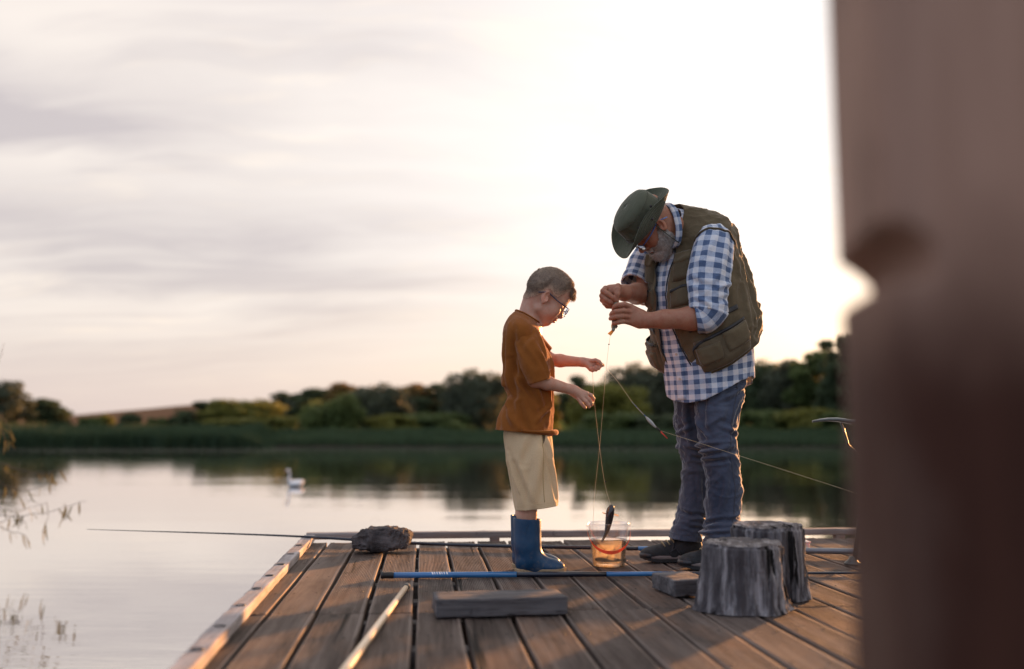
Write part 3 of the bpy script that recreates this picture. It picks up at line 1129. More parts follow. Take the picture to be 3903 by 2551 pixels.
# ------------------------------------------------------------------ post close to the lens
def m_post():
    m, k = newmat('old_post_wood')
    oc = k.n('ShaderNodeNewGeometry', out=0)
    sp = k.n('ShaderNodeSeparateXYZ', {0: oc}, out=None)
    g = k.noise(k.mul(oc, (1, 1, 0.08)), 60, 6, 0.6)
    p = k.noise(k.mul(oc, (1, 1, 0.6)), 7, 3, 0.5)
    c = k.mix(k.maprange(g, 0.3, 0.7), (0.35, 0.205, 0.145), (0.42, 0.255, 0.185))
    red = k.mix(k.maprange(g, 0.3, 0.7), (0.044, 0.016, 0.010), (0.070, 0.027, 0.017))
    lvl = k.math('ADD', sp.outputs[2], k.math('MULTIPLY', k.math('SUBTRACT', p, 0.5), 0.22))
    c = k.mix(k.maprange(lvl, 0.56, 0.74, 1.0, 0.0, smooth=True), c, red)
    c = k.mix(k.math('MULTIPLY', k.maprange(p, 0.46, 0.62, smooth=True), 0.55), c, (0.13, 0.078, 0.058))
    finish(k, pbr(k, c, 0.8, k.bump(g, 0.5, 0.004), spec=0.2))
    return m


def make_post():
    n = 40
    hs = np.concatenate([np.linspace(-0.03, 0.65, 20), [0.654, 0.657, 0.660, 0.667, 0.675, 0.685, 0.693, 0.698, 0.703], np.linspace(0.71, 1.55, 24)])
    vs = []
    hw, hd_ = 0.150, 0.13
    for h in hs:
        for q in range(n):
            t = 2 * math.pi * q / n
            cx_ = np.sign(math.cos(t)) * abs(math.cos(t)) ** 0.32 * hw
            cy_ = np.sign(math.sin(t)) * abs(math.sin(t)) ** 0.32 * hd_
            if h < 0.655:
                cx_ += 0.002 if cx_ < 0 else 0
            # notch cut into the lake-side corner
            nd = 0.0
            if 0.655 < h < 0.703:
                s = (h - 0.655) / 0.048
                nd = 0.040 * min(1, (1 - s) * 2.2) ** 0.5
            if cx_ < -hw + nd:
                cx_ = -hw + nd
            f = 1 + 0.012 * pn(np.array((cx_ * 14, cy_ * 14, h * 3.0)))
            vs.append((cx_ * f, cy_ * f, h))
    fs = []
    for q in range(len(hs) - 1):
        for r_ in range(n):
            fs.append((q * n + r_, q * n + (r_ + 1) % n, (q + 1) * n + (r_ + 1) % n, (q + 1) * n + r_))
    fs.append(tuple((len(hs) - 1) * n + r_ for r_ in range(n)))
    me_ = mesh('wooden_post', vs, fs, True, m_post())
    o = link('wooden_post', me_)
    o.location = (0.299 + hw, 0.76 + 0.10, 0.028)
    o.rotation_euler = (0, R(-0.4), R(-9))
    return tag(o, 'thick out of focus wooden post filling the right edge of the frame', 'post')


make_post()


# ------------------------------------------------------------------ rock, slabs, stumps
def make_rock():
    Yr = 4.86
    a, b = P(1334, 2105, Yr), P(1572, 2105, Yr)
    cx_ = (a[0] + b[0]) / 2
    w = (b[0] - a[0]) / 2
    bm = bmesh.new()
    bmesh.ops.create_icosphere(bm, subdivisions=6, radius=1.0)
    v = np.array([q.co for q in bm.verts])
    f = np.array([[q.index for q in fc.verts] for fc in bm.faces])
    bm.free()
    v = np.sign(v) * np.abs(v) ** 0.42
    p = v * np.array((w * 0.95, 0.085, 0.055))
    # sloping left shoulder, flat top, undercut right
    top = np.interp(p[:, 0] / w, [-1, -0.74, -0.62, 0.2, 0.75, 1.0], [0.35, 0.50, 0.95, 1.05, 1.0, 0.70])
    p[:, 2] = np.where(p[:, 2] > 0, p[:, 2] * top, p[:, 2] * np.interp(p[:, 0] / w, [-1, -0.5, 0.3, 1], [0.75, 1.0, 0.95, 0.55]))
    n1 = fbm(p * 16 + 4, 5, 0.55)
    rd = np.abs(fbm(p * 30 + 8, 4, 0.6))
    p += v / np.linalg.norm(v, axis=1)[:, None] * (n1 * 0.020 - rd * 0.018)[:, None]
    p[:, 2] -= p[:, 2].min()
    p[:, 2] *= 0.126 / p[:, 2].max()
    me_ = mesh('rock', p, f, False, M['rock'])
    o = link('rock', me_)
    o.location = (cx_, Yr, 0.001)
    tag(o, 'rough dark grey rock lying on the thin rod at the jetty edge', 'rock')


make_rock()


def slab(pfl, pfr, depth, h, label, seed, rz=None):
    a, b = G(*pfl), G(*pfr)
    L = np.linalg.norm(b - a)
    ang = math.atan2(b[1] - a[1], b[0] - a[0]) if rz is None else rz
    nx_, ny_, nz_ = 44, 24, 10
    bm = bmesh.new()
    bmesh.ops.create_cube(bm, size=1.0)
    bmesh.ops.subdivide_edges(bm, edges=bm.edges[:], cuts=31, use_grid_fill=True)
    v = np.array([q.co for q in bm.verts])
    f = [[q.index for q in fc.verts] for fc in bm.faces]
    bm.free()
    p = v * np.array((L, depth, h)) + np.array((L / 2, depth / 2, h / 2))
    # rounded, chipped edges
    hx = np.array((L, depth, h)) / 2
    q = p - hx
    rad = 0.005
    inner = np.clip(q, -(hx - rad), hx - rad)
    dd = q - inner
    ln = np.linalg.norm(dd, axis=1)[:, None]
    q = np.where(ln > 1e-6, inner + dd / np.maximum(ln, 1e-6) * np.minimum(ln, rad), q)
    nz_v = fbm(q * 22 + seed, 4)
    chip = np.clip(fbm(q * 40 + seed * 2, 3) - 0.1, 0, 1)
    edge = (np.abs(q) > hx - 0.012).sum(1) >= 2
    q = q + unit_rows(q / hx ** 0.5) * (nz_v * 0.0045 - chip * edge * 0.016)[:, None]
    p = q + hx
    p[:, 2] -= p[:, 2].min()
    me_ = mesh('stone_slab', p, f, True, M['slab'])
    o = link('stone_slab', me_)
    o.location = (a[0], a[1], 0.0012)
    o.rotation_euler = (0, 0, ang)
    tag(o, label, 'slab', 'flat slabs on the jetty')


def unit_rows(a):
    return a / (np.linalg.norm(a, axis=1)[:, None] + 1e-9)


slab((1662, 2362), (2166, 2348), 0.165, 0.055, 'long flat stone slab lying alone in front of the boy and the blue rod', 2.0)
slab((2571, 2282), (2716, 2276), 0.215, 0.057, 'short flat slab half hidden beside the wooden stumps', 7.0)


def stump(c, r0, r1, h, label, seed, sx=1.0, notch=None):
    n, nh = 220, 60  # around, up
    th = np.linspace(0, 2 * math.pi, n, endpoint=False)
    vs = []
    for q in range(nh):
        t = q / (nh - 1)
        p = np.stack([np.cos(th), np.sin(th), 0 * th + t * h], -1)
        rr = r0 + (r1 - r0) * t ** 0.6 + 0.012 * math.exp(-t * 9)
        ns = fbm(np.stack([np.cos(th) * 1.3, np.sin(th) * 1.3, 0 * th + t * 0.8 + seed], -1), 3) * 0.030
        fl = fbm(np.stack([np.cos(th) * 14, np.sin(th) * 14, 0 * th + t * 3.0 + seed], -1), 4, 0.65) * 0.0055
        ck = -0.030 * np.clip(pn(np.stack([np.cos(th) * 17, np.sin(th) * 17, 0 * th + t * 0.9 + seed * 2], -1)) - 0.28, 0, 0.25)
        flare = 0.010 * np.exp(-t * 4.0) * (0.6 + np.clip(pn(np.stack([np.cos(th) * 2, np.sin(th) * 2, 0 * th + seed], -1)), -0.5, 1))
        rr = rr + flare - 0.006 * (t > 0.96)
        rad = rr + ns + fl + ck
        if notch is not None:
            dn = np.angle(np.exp(1j * (th - notch)))
            rad = rad - 0.045 * np.exp(-(dn / 0.22) ** 2)
        zt = t * h + (0.006 * fbm(np.stack([np.cos(th) * 2, np.sin(th) * 2, 0 * th + seed], -1), 3) if q == nh - 1 else 0)
        vs.append(np.stack([rad * np.cos(th) * sx, rad * np.sin(th), zt + 0 * th], -1))
    vs = list(np.concatenate(vs))
    fs = [(q * n + j_, q * n + (j_ + 1) % n, (q + 1) * n + (j_ + 1) % n, (q + 1) * n + j_) for q in range(nh - 1) for j_ in range(n)]
    side = mesh('side', vs, fs, True, M['stump'])
    # end grain: concentric, uneven, cracked
    rim = np.array(vs[-n:])
    cen = rim.mean(0)
    tv, tf = [], []
    nr = 22
    for q in range(nr):
        s = 1.0 - q / nr
        ring = cen + (rim - cen) * s
        ck = fbm(np.stack([np.cos(th) * 3, np.sin(th) * 3, 0 * th + seed * 5], -1), 3)
        zz_ = cen[2] + (rim[:, 2] - cen[2]) * s + 0.0025 * math.sin(q * 2.1) + 0.005 * fbm(ring * 28 + seed, 4) - 0.016 * np.clip(ck - 0.25, 0, 1) * math.sin(math.pi * s)
        zz_ = np.where(q == 0, rim[:, 2], zz_ + 0.003)
        tv.append(np.stack([ring[:, 0], ring[:, 1], zz_], -1))
    tv = list(np.concatenate(tv)) + [cen + (0, 0, 0.003)]
    for q in range(nr - 1):
        for j_ in range(n):
            tf.append((q * n + j_, q * n + (j_ + 1) % n, (q + 1) * n + (j_ + 1) % n, (q + 1) * n + j_))
    for j_ in range(n):
        tf.append(((nr - 1) * n + j_, (nr - 1) * n + (j_ + 1) % n, nr * n))
    root = empty('tree_stump', c)
    link('side', side, root, loc=(0, 0, 0))
    link('end_grain', mesh('end_grain', tv, tf, True, M['stump_top']), root, loc=(0, 0, 0))
    return tag(root, label, 'stump', 'weathered stumps used as seats')


s1 = P(2833, 2200, 3.355)
stump((s1[0], 3.355, 0.001), 0.138, 0.124, 0.208, 'front weathered grey stump with cracked sides beside the short slab', 1.7, 1.03, notch=R(52))
s2 = P(2924, 2100, 3.575)
stump((s2[0], 3.575, 0.001), 0.110, 0.121, 0.243, 'darker stump pressed against the back of the front stump', 6.2, 1.02)


# ------------------------------------------------------------------ rods
def rod(name, label, secs, group):
    """secs = (part name, material, [(point, radius), ...])"""
    p0 = secs[0][2][0][0]
    root = empty(name, (p0[0], p0[1], 0))
    for (pn_, m_, pr) in secs:
        pts = np.array([q[0] for q in pr])
        rd = [q[1] for q in pr]
        Geo().tube(pts, rd, 14).build(pn_, m_, root)
    return tag(root, label, 'fishing rod', group)


def lerp(a, b, t):
    return a + (b - a) * t


fa, fb = G(1452, 2193, 0.014), G(3280, 2184, 0.010)
fb = fa + (fb - fa) * 1.9
fl_ = lambda t, dz=0.0: lerp(fa, fb, t) + np.array((0, 0, dz))
tt = lambda px: (px - 1452) / (3280 - 1452) / 1.9
rod('fishing_rod', 'blue and black pole rod lying across the planks in front of the boy',
    [('end_cap', M['black'], [(fl_(0), 0.0125), (fl_(tt(1461)), 0.0145), (fl_(tt(1462)), 0.0128), (fl_(tt(1497)), 0.0128), (fl_(tt(1500)), 0.0122)]),
     ('butt_section', M['rodblue'], [(fl_(tt(1499)), 0.0118), (fl_(tt(1960)), 0.0115)]),
     ('dark_section', M['carbon'], [(fl_(tt(1960)), 0.0108), (fl_(tt(2300)), 0.0102)]),
     ('mid_section', M['rodblue'], [(fl_(tt(2300)), 0.0096), (fl_(tt(2560)), 0.0094)]),
     ('top_section', M['carbon'], [(fl_(tt(2560)), 0.0084), (fl_(tt(3000)), 0.0055), (fl_(1.0), 0.0022)])],
    'fishing rods on the jetty')
# printed chevrons on the blue butt
tmp = [o for o in S.objects if o.name.startswith('butt_section')][0]
for q in range(7):
    px = 1640 + q * 9
    cpt = fl_(tt(px))
    ax = unit(fb - fa)
    vs, fs = [], []
    for r_ in range(9):
        a_ = R(20 + r_ * 16)
        sh = abs(r_ - 4) * 0.0011
        dr = np.array((0, -math.cos(a_), math.sin(a_)))
        for e in (0, 1):
            vs.append(cpt + ax * (sh + e * (0.0035 if q % 3 else 0.0055)) + dr * 0.01195)
    for r_ in range(8):
        fs.append((2 * r_, 2 * r_ + 1, 2 * r_ + 3, 2 * r_ + 2))
    link('printed_chevron', mesh('printed_chevron', vs, fs, True, M['white']), tmp)

ra = np.array(P(333, 2018, 5.38))
rb = np.array(G(1160, 2047, 0.05))
rb = np.array(P(1160, 2046, 5.17))
rc = np.array(P(1574, 2071, 5.05))
rd_ = np.array(P(2443, 2091, 4.86))
re_ = np.array(P(3265, 2102, 4.69))
rkeys = [0, np.linalg.norm(rb - ra), 0, 0, 0]
rkeys = np.cumsum([0] + [np.linalg.norm(b - a) for a, b in zip([ra, rb, rc, rd_], [rb, rc, rd_, re_])])
rpt = lambda s: hermite(np.array([s]), rkeys, np.array([ra, rb, rc, rd_, re_]))[0]
s_ = rkeys
far = re_ + (re_ - rd_) * 1.2
rod('fishing_rod', 'long dark rod whose thin tip reaches left over the water under the rock',
    [('tip_section', M['carbon'], [(rpt(t * s_[1]), 0.0012 + 0.0042 * t) for t in np.linspace(0, 1, 9)]),
     ('dark_section', M['carbon'], [(rpt(s_[1] + t * (s_[3] - s_[1] - 0.012)), 0.0068 + 0.0032 * t) for t in np.linspace(0, 1, 14)]),
     ('blue_band', M['rodblue'], [(rpt(s_[3] - 0.012), 0.0106), (rpt(s_[3] + 0.06), 0.0106)]),
     ('grey_butt', M['rodgrey'], [(rpt(s_[3] + 0.06), 0.0128), (rpt(s_[4]), 0.0140), (far, 0.0145)])],
    'fishing rods on the jetty')
ca, cb = G(1549, 2237, 0.013), G(1318, 2551, 0.014)
cb = ca + (cb - ca) * 1.6
cl_ = lambda t: lerp(ca, cb, t)
rod('fishing_rod', 'cream cane coloured rod butt pointing towards the camera at lower left',
    [('end_cap', M['black'], [(cl_(-0.012), 0.0085), (cl_(-0.008), 0.0118), (cl_(0.004), 0.0122), (cl_(0.006), 0.0112), (cl_(0.011), 0.0112)]),
     ('cane_section', M['rodcream'], [(cl_(0.011), 0.0095), (cl_(0.16), 0.0098), (cl_(0.165), 0.0105), (cl_(0.5), 0.0112), (cl_(1.0), 0.0125)])],
    'fishing rods on the jetty')


# ------------------------------------------------------------------ bucket with water and fish
def m_plastic():
    m, k = newmat('clear_bucket_plastic')
    lw = k.n('ShaderNodeLayerWeight', {'Blend': 0.25}, out=1)
    oc = k.n('ShaderNodeTexCoord', out=3)
    dr = k.maprange(k.noise(oc, 95, 2, 0.5), 0.66, 0.72)
    tr = k.n('ShaderNodeBsdfTransparent', {'Color': (0.93, 0.93, 0.95, 1)})
    gl = k.n('ShaderNodeBsdfGlossy', {'Color': (1, 1, 1, 1), 'Roughness': 0.08})
    df = k.n('ShaderNodeBsdfTranslucent', {'Color': (0.85, 0.84, 0.86, 1)})
    dd = k.n('ShaderNodeBsdfDiffuse', {'Color': (0.8, 0.8, 0.83, 1)})
    a = k.n('ShaderNodeMixShader', {0: 0.5, 1: df, 2: dd})
    b = k.n('ShaderNodeMixShader', {0: k.math('ADD', 0.025, k.math('MULTIPLY', dr, 0.30)), 1: tr, 2: a})
    c = k.n('ShaderNodeMixShader', {0: k.math('MULTIPLY_ADD', lw, 0.55, 0.03, clamp=True), 1: b, 2: gl})
    finish(k, c)
    return m


def m_murky():
    m, k = newmat('murky_bucket_water')
    oc = k.n('ShaderNodeTexCoord', out=3)
    n = k.noise(oc, 18, 3, 0.5)
    tr = k.n('ShaderNodeBsdfTransparent', {'Color': (0.97, 0.89, 0.74, 1)})
    tl = k.n('ShaderNodeBsdfTranslucent', {'Color': (0.95, 0.81, 0.58, 1)})
    df = k.n('ShaderNodeBsdfDiffuse', {'Color': (0.70, 0.59, 0.42, 1)})
    gl = k.n('ShaderNodeBsdfGlossy', {'Color': (1, 1, 1, 1), 'Roughness': 0.05})
    a = k.n('ShaderNodeMixShader', {0: 0.40, 1: tl, 2: df})
    b = k.n('ShaderNodeMixShader', {0: k.maprange(n, 0.3, 0.7, 0.24, 0.42), 1: tr, 2: a})
    fr = k.n('ShaderNodeFresnel', {'IOR': 1.33})
    finish(k, k.n('ShaderNodeMixShader', {0: fr, 1: b, 2: gl}))
    return m


BY = 4.385
bc = P(2320, 2100, BY)
bkt = empty('bucket', (bc[0], BY, 0.0))
tag(bkt, 'clear plastic bucket of murky water with red handle between boy and man', 'bucket')
hB, rT, rB = 0.182, 0.0855, 0.0660
rad_at = lambda h: rB + (rT - rB) * h / hB
g_ = Geo()
prof = [(0.001, 0.0015), (rB - 0.006, 0.0015), (rB, 0.005)] + [(rad_at(h) + (0.0012 if h > 0.118 else 0), h) for h in np.linspace(0.012, hB - 0.012, 16)]
prof += [(rT + 0.001, hB - 0.010), (rT + 0.003, hB - 0.009), (rT + 0.0035, hB - 0.001), (rT + 0.002, hB), (rT, hB - 0.001), (rT - 0.001, hB - 0.008)]
g_.lathe(prof, 56)
M['plastic'] = m_plastic()
link('wall', mesh('wall', g_.v, g_.f, True, M['plastic']), bkt, loc=(0, 0, 0))
g_ = Geo()
wl = 0.112
prof = [(0.001, 0.003)] + [(rad_at(h) - 0.0012, max(h, 0.003)) for h in np.linspace(0.003, wl, 12)] + [(rad_at(wl) * 0.97, wl - 0.001), (rad_at(wl) * 0.5, wl - 0.0005), (0.001, wl - 0.001)]
g_.lathe(prof, 56)
M['murky'] = m_murky()
link('murky_water', mesh('murky_water', g_.v, g_.f, True, M['murky']), bkt, loc=(0, 0, 0))
M['handle'] = plain('red_orange_plastic', (0.78, 0.075, 0.025), 0.35, 0.0, sss=0.15)
g_ = Geo()
ang = np.linspace(0, math.pi, 41)
vs, fs = [], []
tilt = R(48)
for q, a_ in enumerate(ang):
    x_ = -(rT + 0.006) * math.cos(a_)
    dn = math.sin(a_) ** 0.8 * 0.120
    cy_, cz_ = -dn * math.sin(R(40)) - 0.012 * math.sin(a_), hB - 0.014 - dn * math.cos(R(32))
    wd_ = 0.0030 + 0.0040 * max(0, math.sin(a_)) ** 3
    for (e, th_) in ((-1, 0), (1, 0), (1, 1), (-1, 1)):
        vs.append((x_ * (1 + 0.00 * e), cy_ - th_ * 0.003 - 0.001, cz_ + e * wd_))
for q in range(40):
    for r_ in range(4):
        fs.append((q * 4 + r_, q * 4 + (r_ + 1) % 4, (q + 1) * 4 + (r_ + 1) % 4, (q + 1) * 4 + r_))
fs += [(0, 1, 2, 3), (160, 163, 162, 161)]
ho = link('handle', mesh('handle', vs, fs, False, M['handle']), bkt, loc=(0, 0, 0))
for sx in (-1, 1):
    g_ = Geo().box((sx * (rT + 0.0045), 0, hB - 0.014), (0.006, 0.014, 0.014), 0, 0.002)
    link('handle_lug', mesh('handle_lug', g_.v, g_.f, False, M['plastic']), bkt, loc=(0, 0, 0))


def fish_mesh(pts, widths_, heights, up, fins=(), name='body'):
    """slender fish along pts; widths across, heights along up"""
    pts = np.asarray(pts, float)
    t = np.linspace(0, 1, len(pts))
    tq = np.linspace(0, 1, 36)
    p = hermite(tq, t, pts)
    w = hermite(tq, t, np.asarray(widths_))
    h = hermite(tq, t, np.asarray(heights))
    tan = unit_rows(np.gradient(p, axis=0))
    upv = unit_rows(np.asarray(up)[None] - tan * (tan @ np.asarray(up))[:, None])
    sd_ = np.cross(tan, upv)
    th = np.linspace(0, 2 * math.pi, 18, endpoint=False)
    v = p[:, None] + sd_[:, None] * (w[:, None, None] * np.cos(th)[None, :, None]) + upv[:, None] * (h[:, None, None] * np.sin(th)[None, :, None])
    fs = [(q * 18 + j_, q * 18 + (j_ + 1) % 18, (q + 1) * 18 + (j_ + 1) % 18, (q + 1) * 18 + j_) for q in range(35) for j_ in range(18)]
    fs.append(tuple(range(18))[::-1])
    fs.append(tuple(35 * 18 + j_ for j_ in range(18)))
    return v.reshape(-1, 3), fs, p, tan, upv, sd_


def fin(base_a, base_b, tip_a, tip_b, n=6, th=0.0006):
    """thin rayed fin between a base line and a fringed outer line"""
    base_a, base_b, tip_a, tip_b = (np.asarray(q, float) for q in (base_a, base_b, tip_a, tip_b))
    nr = np.cross(base_b - base_a, tip_a - base_a)
    nr = nr / (np.linalg.norm(nr) + 1e-9) * th
    vs, fs = [], []
    for s_g in (1, -1):
        for q in range(n + 1):
            t_ = q / n
            b0, t0 = lerp(base_a, base_b, t_), lerp(tip_a, tip_b, t_)
            t0 = b0 + (t0 - b0) * (1.0 if q % 2 == 0 else 0.86)
            vs += [b0 + nr * s_g, t0 + nr * s_g * 0.3]
    m_ = 2 * (n + 1)
    for q in range(n):
        a_ = 2 * q
        fs.append((a_, a_ + 1, a_ + 3, a_ + 2))
        fs.append((m_ + a_, m_ + a_ + 2, m_ + a_ + 3, m_ + a_ + 1))
        fs.append((a_ + 1, m_ + a_ + 1, m_ + a_ + 3, a_ + 3))
    fs.append((0, m_, m_ + 1, 1))
    fs.append((m_ - 2, m_ - 1, 2 * m_ - 1, 2 * m_ - 2))
    return vs, fs


M['darkfish'] = plain('wet_dark_fish_skin', (0.014, 0.012, 0.016), 0.12, 0.15, 120, 0.3, spec=0.8)
M['palefin'] = plain('pale_fin', (0.50, 0.36, 0.26), 0.4, 0.1, 200, 0.2, sss=0.2)
M['dimfish'] = plain('dim_fish_skin', (0.10, 0.075, 0.045), 0.35, 0.1, 120, 0.3)
fy = 4.335
f1 = empty('fish', P(2296, 2066, fy))
tag(f1, 'dark catfish hanging head up on a line above the bucket', 'fish')
pts = [P(2328, 1925, fy), P(2329, 1934, fy), P(2326, 1952, fy), P(2321, 1985, fy), P(2314, 2020, fy), P(2304, 2045, fy), P(2295, 2064, fy)]
v_, f_, pp, tn, uu, ss = fish_mesh(pts, [0.006, 0.0135, 0.0172, 0.0152, 0.0105, 0.0062, 0.0035], [0.006, 0.012, 0.0145, 0.014, 0.012, 0.008, 0.006], (0, -1, 0.2))
bd = link('body', mesh('body', v_, f_, True, M['darkfish']), f1)
c_ = np.array(P(2312, 1957, fy)); q_ = np.array(P(2294, 1953, fy))
v_, f_ = fin(c_, c_ + (0, 0, -0.006), q_ + (0, -0.003, 0.002), q_ + (0.002, -0.003, -0.004), 4); link('fin', mesh('fin', v_, f_, False, M['palefin']), f1)
c_ = np.array(P(2341, 1958, fy)); q_ = np.array(P(2360, 1966, fy))
v_, f_ = fin(c_, c_ + (0, 0, -0.006), q_ + (0, -0.003, 0.003), q_ + (-0.003, -0.003, -0.003), 4); link('fin', mesh('fin', v_, f_, False, M['palefin']), f1)
v_, f_ = fin(P(2324, 2000, fy), P(2312, 2040, fy), P(2324, 2018, fy), P(2313, 2042, fy), 6); link('fin', mesh('fin', v_, f_, False, M['palefin']), f1)
v_, f_ = fin(P(2293, 2060, fy), P(2298, 2063, fy), P(2287, 2068, fy), P(2306, 2071, fy), 6); link('tail_fin', mesh('tail_fin', v_, f_, False, M['palefin']), f1)
for (lab, pa, pb, yy, wd_) in (('pale fish lying along the bottom of the bucket', (2268, 2132), (2372, 2136), 4.35, 0.013),
                               ('dark fish in the bucket water near the left wall', (2256, 2062), (2300, 2092), 4.36, 0.010),
                               ('thin fish hanging in the bucket water below the red handle', (2345, 2090), (2326, 2122), 4.34, 0.006)):
    r_ = empty('fish', P(*pa, yy))
    tag(r_, lab, 'fish', 'fish in the bucket')
    A_, B_ = P(*pa, yy), P(*pb, yy)
    up_ = (0, -0.4, 1) if abs(B_[0] - A_[0]) > 0.03 else (0, -1, 0.1)
    v_, f_, pp, tn, uu, ss = fish_mesh([A_, lerp(A_, B_, 0.12), lerp(A_, B_, 0.4) + (0, 0, 0.002), lerp(A_, B_, 0.75), B_], [wd_ * .3, wd_ * .6, wd_ * .75, wd_ * .5, wd_ * .15], [wd_ * .35, wd_ * .8, wd_, wd_ * .6, wd_ * .3], up_)
    link('body', mesh('body', v_, f_, True, M['dimfish']), r_)
    d_ = unit(B_ - A_); n_ = unit(np.cross(d_, (0, 1, 0)))
    v_, f_ = fin(B_ - n_ * wd_ * .2, B_ + n_ * wd_ * .2, B_ + d_ * wd_ * 1.2 - n_ * wd_, B_ + d_ * wd_ * 1.2 + n_ * wd_, 6)
    link('tail_fin', mesh('tail_fin', v_, f_, False, M['dimfish']), r_)
M['worm'] = plain('dark_red_worm', (0.10, 0.012, 0.012), 0.3)
wp = [G(2383 + q * 2.2, 2137 + q * 1.0 + 1.5 * math.sin(q * 1.7), 0.004) for q in range(5)]
tag(Geo().tube(wp, [0.0012, 0.0026, 0.0028, 0.0024, 0.001], 8).build('worm', M['worm']), 'small dark red worm on the planks right of the bucket', 'worm')

# ------------------------------------------------------------------ tackle box and chair on the right
bx = P(3072, 2090, 4.93)
tb = empty('tackle_box', (bx[0] - 0.045, 4.97, 0.0))
tag(tb, 'small translucent white plastic box behind the stumps', 'box')
M['milky'] = plain('milky_plastic', (0.78, 0.72, 0.66), 0.35, sss=0.4, trans=0.25)
link('tray', mesh('tray', *(lambda g: (g.v, g.f))(Geo().box((0, 0, 0.017), (0.13, 0.08, 0.032), 0, 0.004)), False, M['milky']), tb, loc=(0, 0, 0))
link('lid', mesh('lid', *(lambda g: (g.v, g.f))(Geo().box((0, 0, 0.0395), (0.136, 0.086, 0.010), 0, 0.003)), False, M['milky']), tb, loc=(0, 0, 0))

M['chairmetal'] = plain('grey_green_coated_tube', (0.10, 0.105, 0.10), 0.3, 0.0, metal=0.6)
M['chaircloth'] = plain('dark_green_canvas', (0.022, 0.032, 0.026), 0.85, 0.3, 200)
M['armpad'] = plain('grey_plastic_armrest', (0.11, 0.13, 0.13), 0.28, 0.05)
ch0 = P(3110, 2135, 4.42)
chair = empty('fishing_chair', (ch0[0], 4.62, 0.0))
tag(chair, 'folding fishing chair with slim grey armrests behind the out of focus post', 'chair')
x0c = ch0[0] + 0.005
for (sy, nm) in ((4.42, 0), (4.98, 1)):
    ox = 0.0 if nm == 0 else 0.30
    tip = P(3097, 1609, 4.42)[0] + ox
    za = P(3097, 1607, 4.42)[2]
    ax = np.linspace(0, 1, 16)
    vs, fs = [], []
    for t_ in ax:
        xx = tip + t_ * 0.50
        wy = 0.026 * (0.35 + 0.65 * min(1, t_ * 5) ** 0.6)
        hz_ = 0.010 * (0.5 + 0.5 * min(1, t_ * 4))
        zt = za + 0.010 * math.sin(min(1, t_ * 3) * math.pi) - 0.006 * t_
        for q in range(10):
            a_ = 2 * math.pi * q / 10
            vs.append((xx, sy + wy * math.cos(a_), zt + hz_ * math.sin(a_)))
    for q in range(15):
        for j_ in range(10):
            fs.append((q * 10 + j_, q * 10 + (j_ + 1) % 10, (q + 1) * 10 + (j_ + 1) % 10, (q + 1) * 10 + j_))
    fs += [tuple(range(10))[::-1], tuple(150 + j_ for j_ in range(10))]
    link('armrest', mesh('armrest', vs, fs, True, M['armpad']), chair)
    xs_ = P(3207, 1640, 4.42)[0] + 0.14 + ox
    Geo().tube([(xs_ - 0.14, sy, za - 0.006), (xs_ - 0.125, sy, za - 0.05), (xs_ - 0.112, sy, za - 0.10), (xs_ - 0.075, sy, za - 0.135), (xs_ + 0.01, sy, 0.42)], 0.005, 10).build('arm_strut', M['chairmetal'], chair)
    Geo().tube([(xs_ + 0.0, sy, 0.425), (xs_ + 0.5, sy, 0.40)], 0.012, 10).build('seat_rail', M['chairmetal'], chair)
    xf = P(3258, 2135, 4.42)[0] + ox
    Geo().tube([(xf, sy, 0.02), (xf + 0.03, sy, 0.2), (xs_ + 0.08, sy, 0.43)], 0.011, 10).build('leg', M['chairmetal'], chair)
    Geo().tube([(xs_ + 0.50, sy, 0.02), (xs_ + 0.44, sy, 0.40)], 0.011, 10).build('leg', M['chairmetal'], chair)
    Geo().tube([(xs_ + 0.42, sy, 0.40), (xs_ + 0.62, sy, 1.02)], 0.011, 10).build('back_post', M['chairmetal'], chair)
    for fx in (xf, xs_ + 0.50):
        Geo().lathe([(0.001, 0.0), (0.036, 0.0), (0.034, 0.008), (0.016, 0.022), (0.012, 0.034), (0.001, 0.036)], 16, (fx - 0.01, sy, 0.002)).build('foot_plate', M['chairmetal'], chair)
Geo().box((xs_ + 0.10, 4.70, 0.425), (0.44, 0.55, 0.05), 0, 0.02).build('seat_cushion', M['chaircloth'], chair)
bk = Geo().box((0, 0, 0), (0.05, 0.55, 0.58), 0, 0.02)
rot = Matrix.Translation((xs_ + 0.40, 4.70, 0.74)) @ Matrix.Rotation(R(18), 4, 'Y')
bk.v = [tuple(rot @ Vector(q)) for q in bk.v]
bk.build('backrest', M['chaircloth'], chair)
# ------------------------------------------------------------------ trees on the far bank
def m_leaf(name, c1, c2, c3, tl=0.35):
    m, k = newmat(name)
    oc = k.n('ShaderNodeTexCoord', out=3)
    rnd = k.n('ShaderNodeObjectInfo', out=5)
    n = k.noise(oc, 0.45, 3, 0.6)
    n2 = k.noise(oc, 3.0, 2, 0.6)
    c = k.mix(k.maprange(n, 0.35, 0.65), c1, c2)
    c = k.mix(k.math('MULTIPLY', k.maprange(n2, 0.5, 0.7), 0.6), c, c3)
    c = k.mix(k.math('MULTIPLY', rnd, 0.45), c, c2)
    a = pbr(k, c, 0.6, spec=0.15)
    b = k.n('ShaderNodeBsdfTranslucent', {'Color': k.mix(0.5, c, c3)})
    finish(k, k.n('ShaderNodeMixShader', {0: tl, 1: a, 2: b}))
    return m


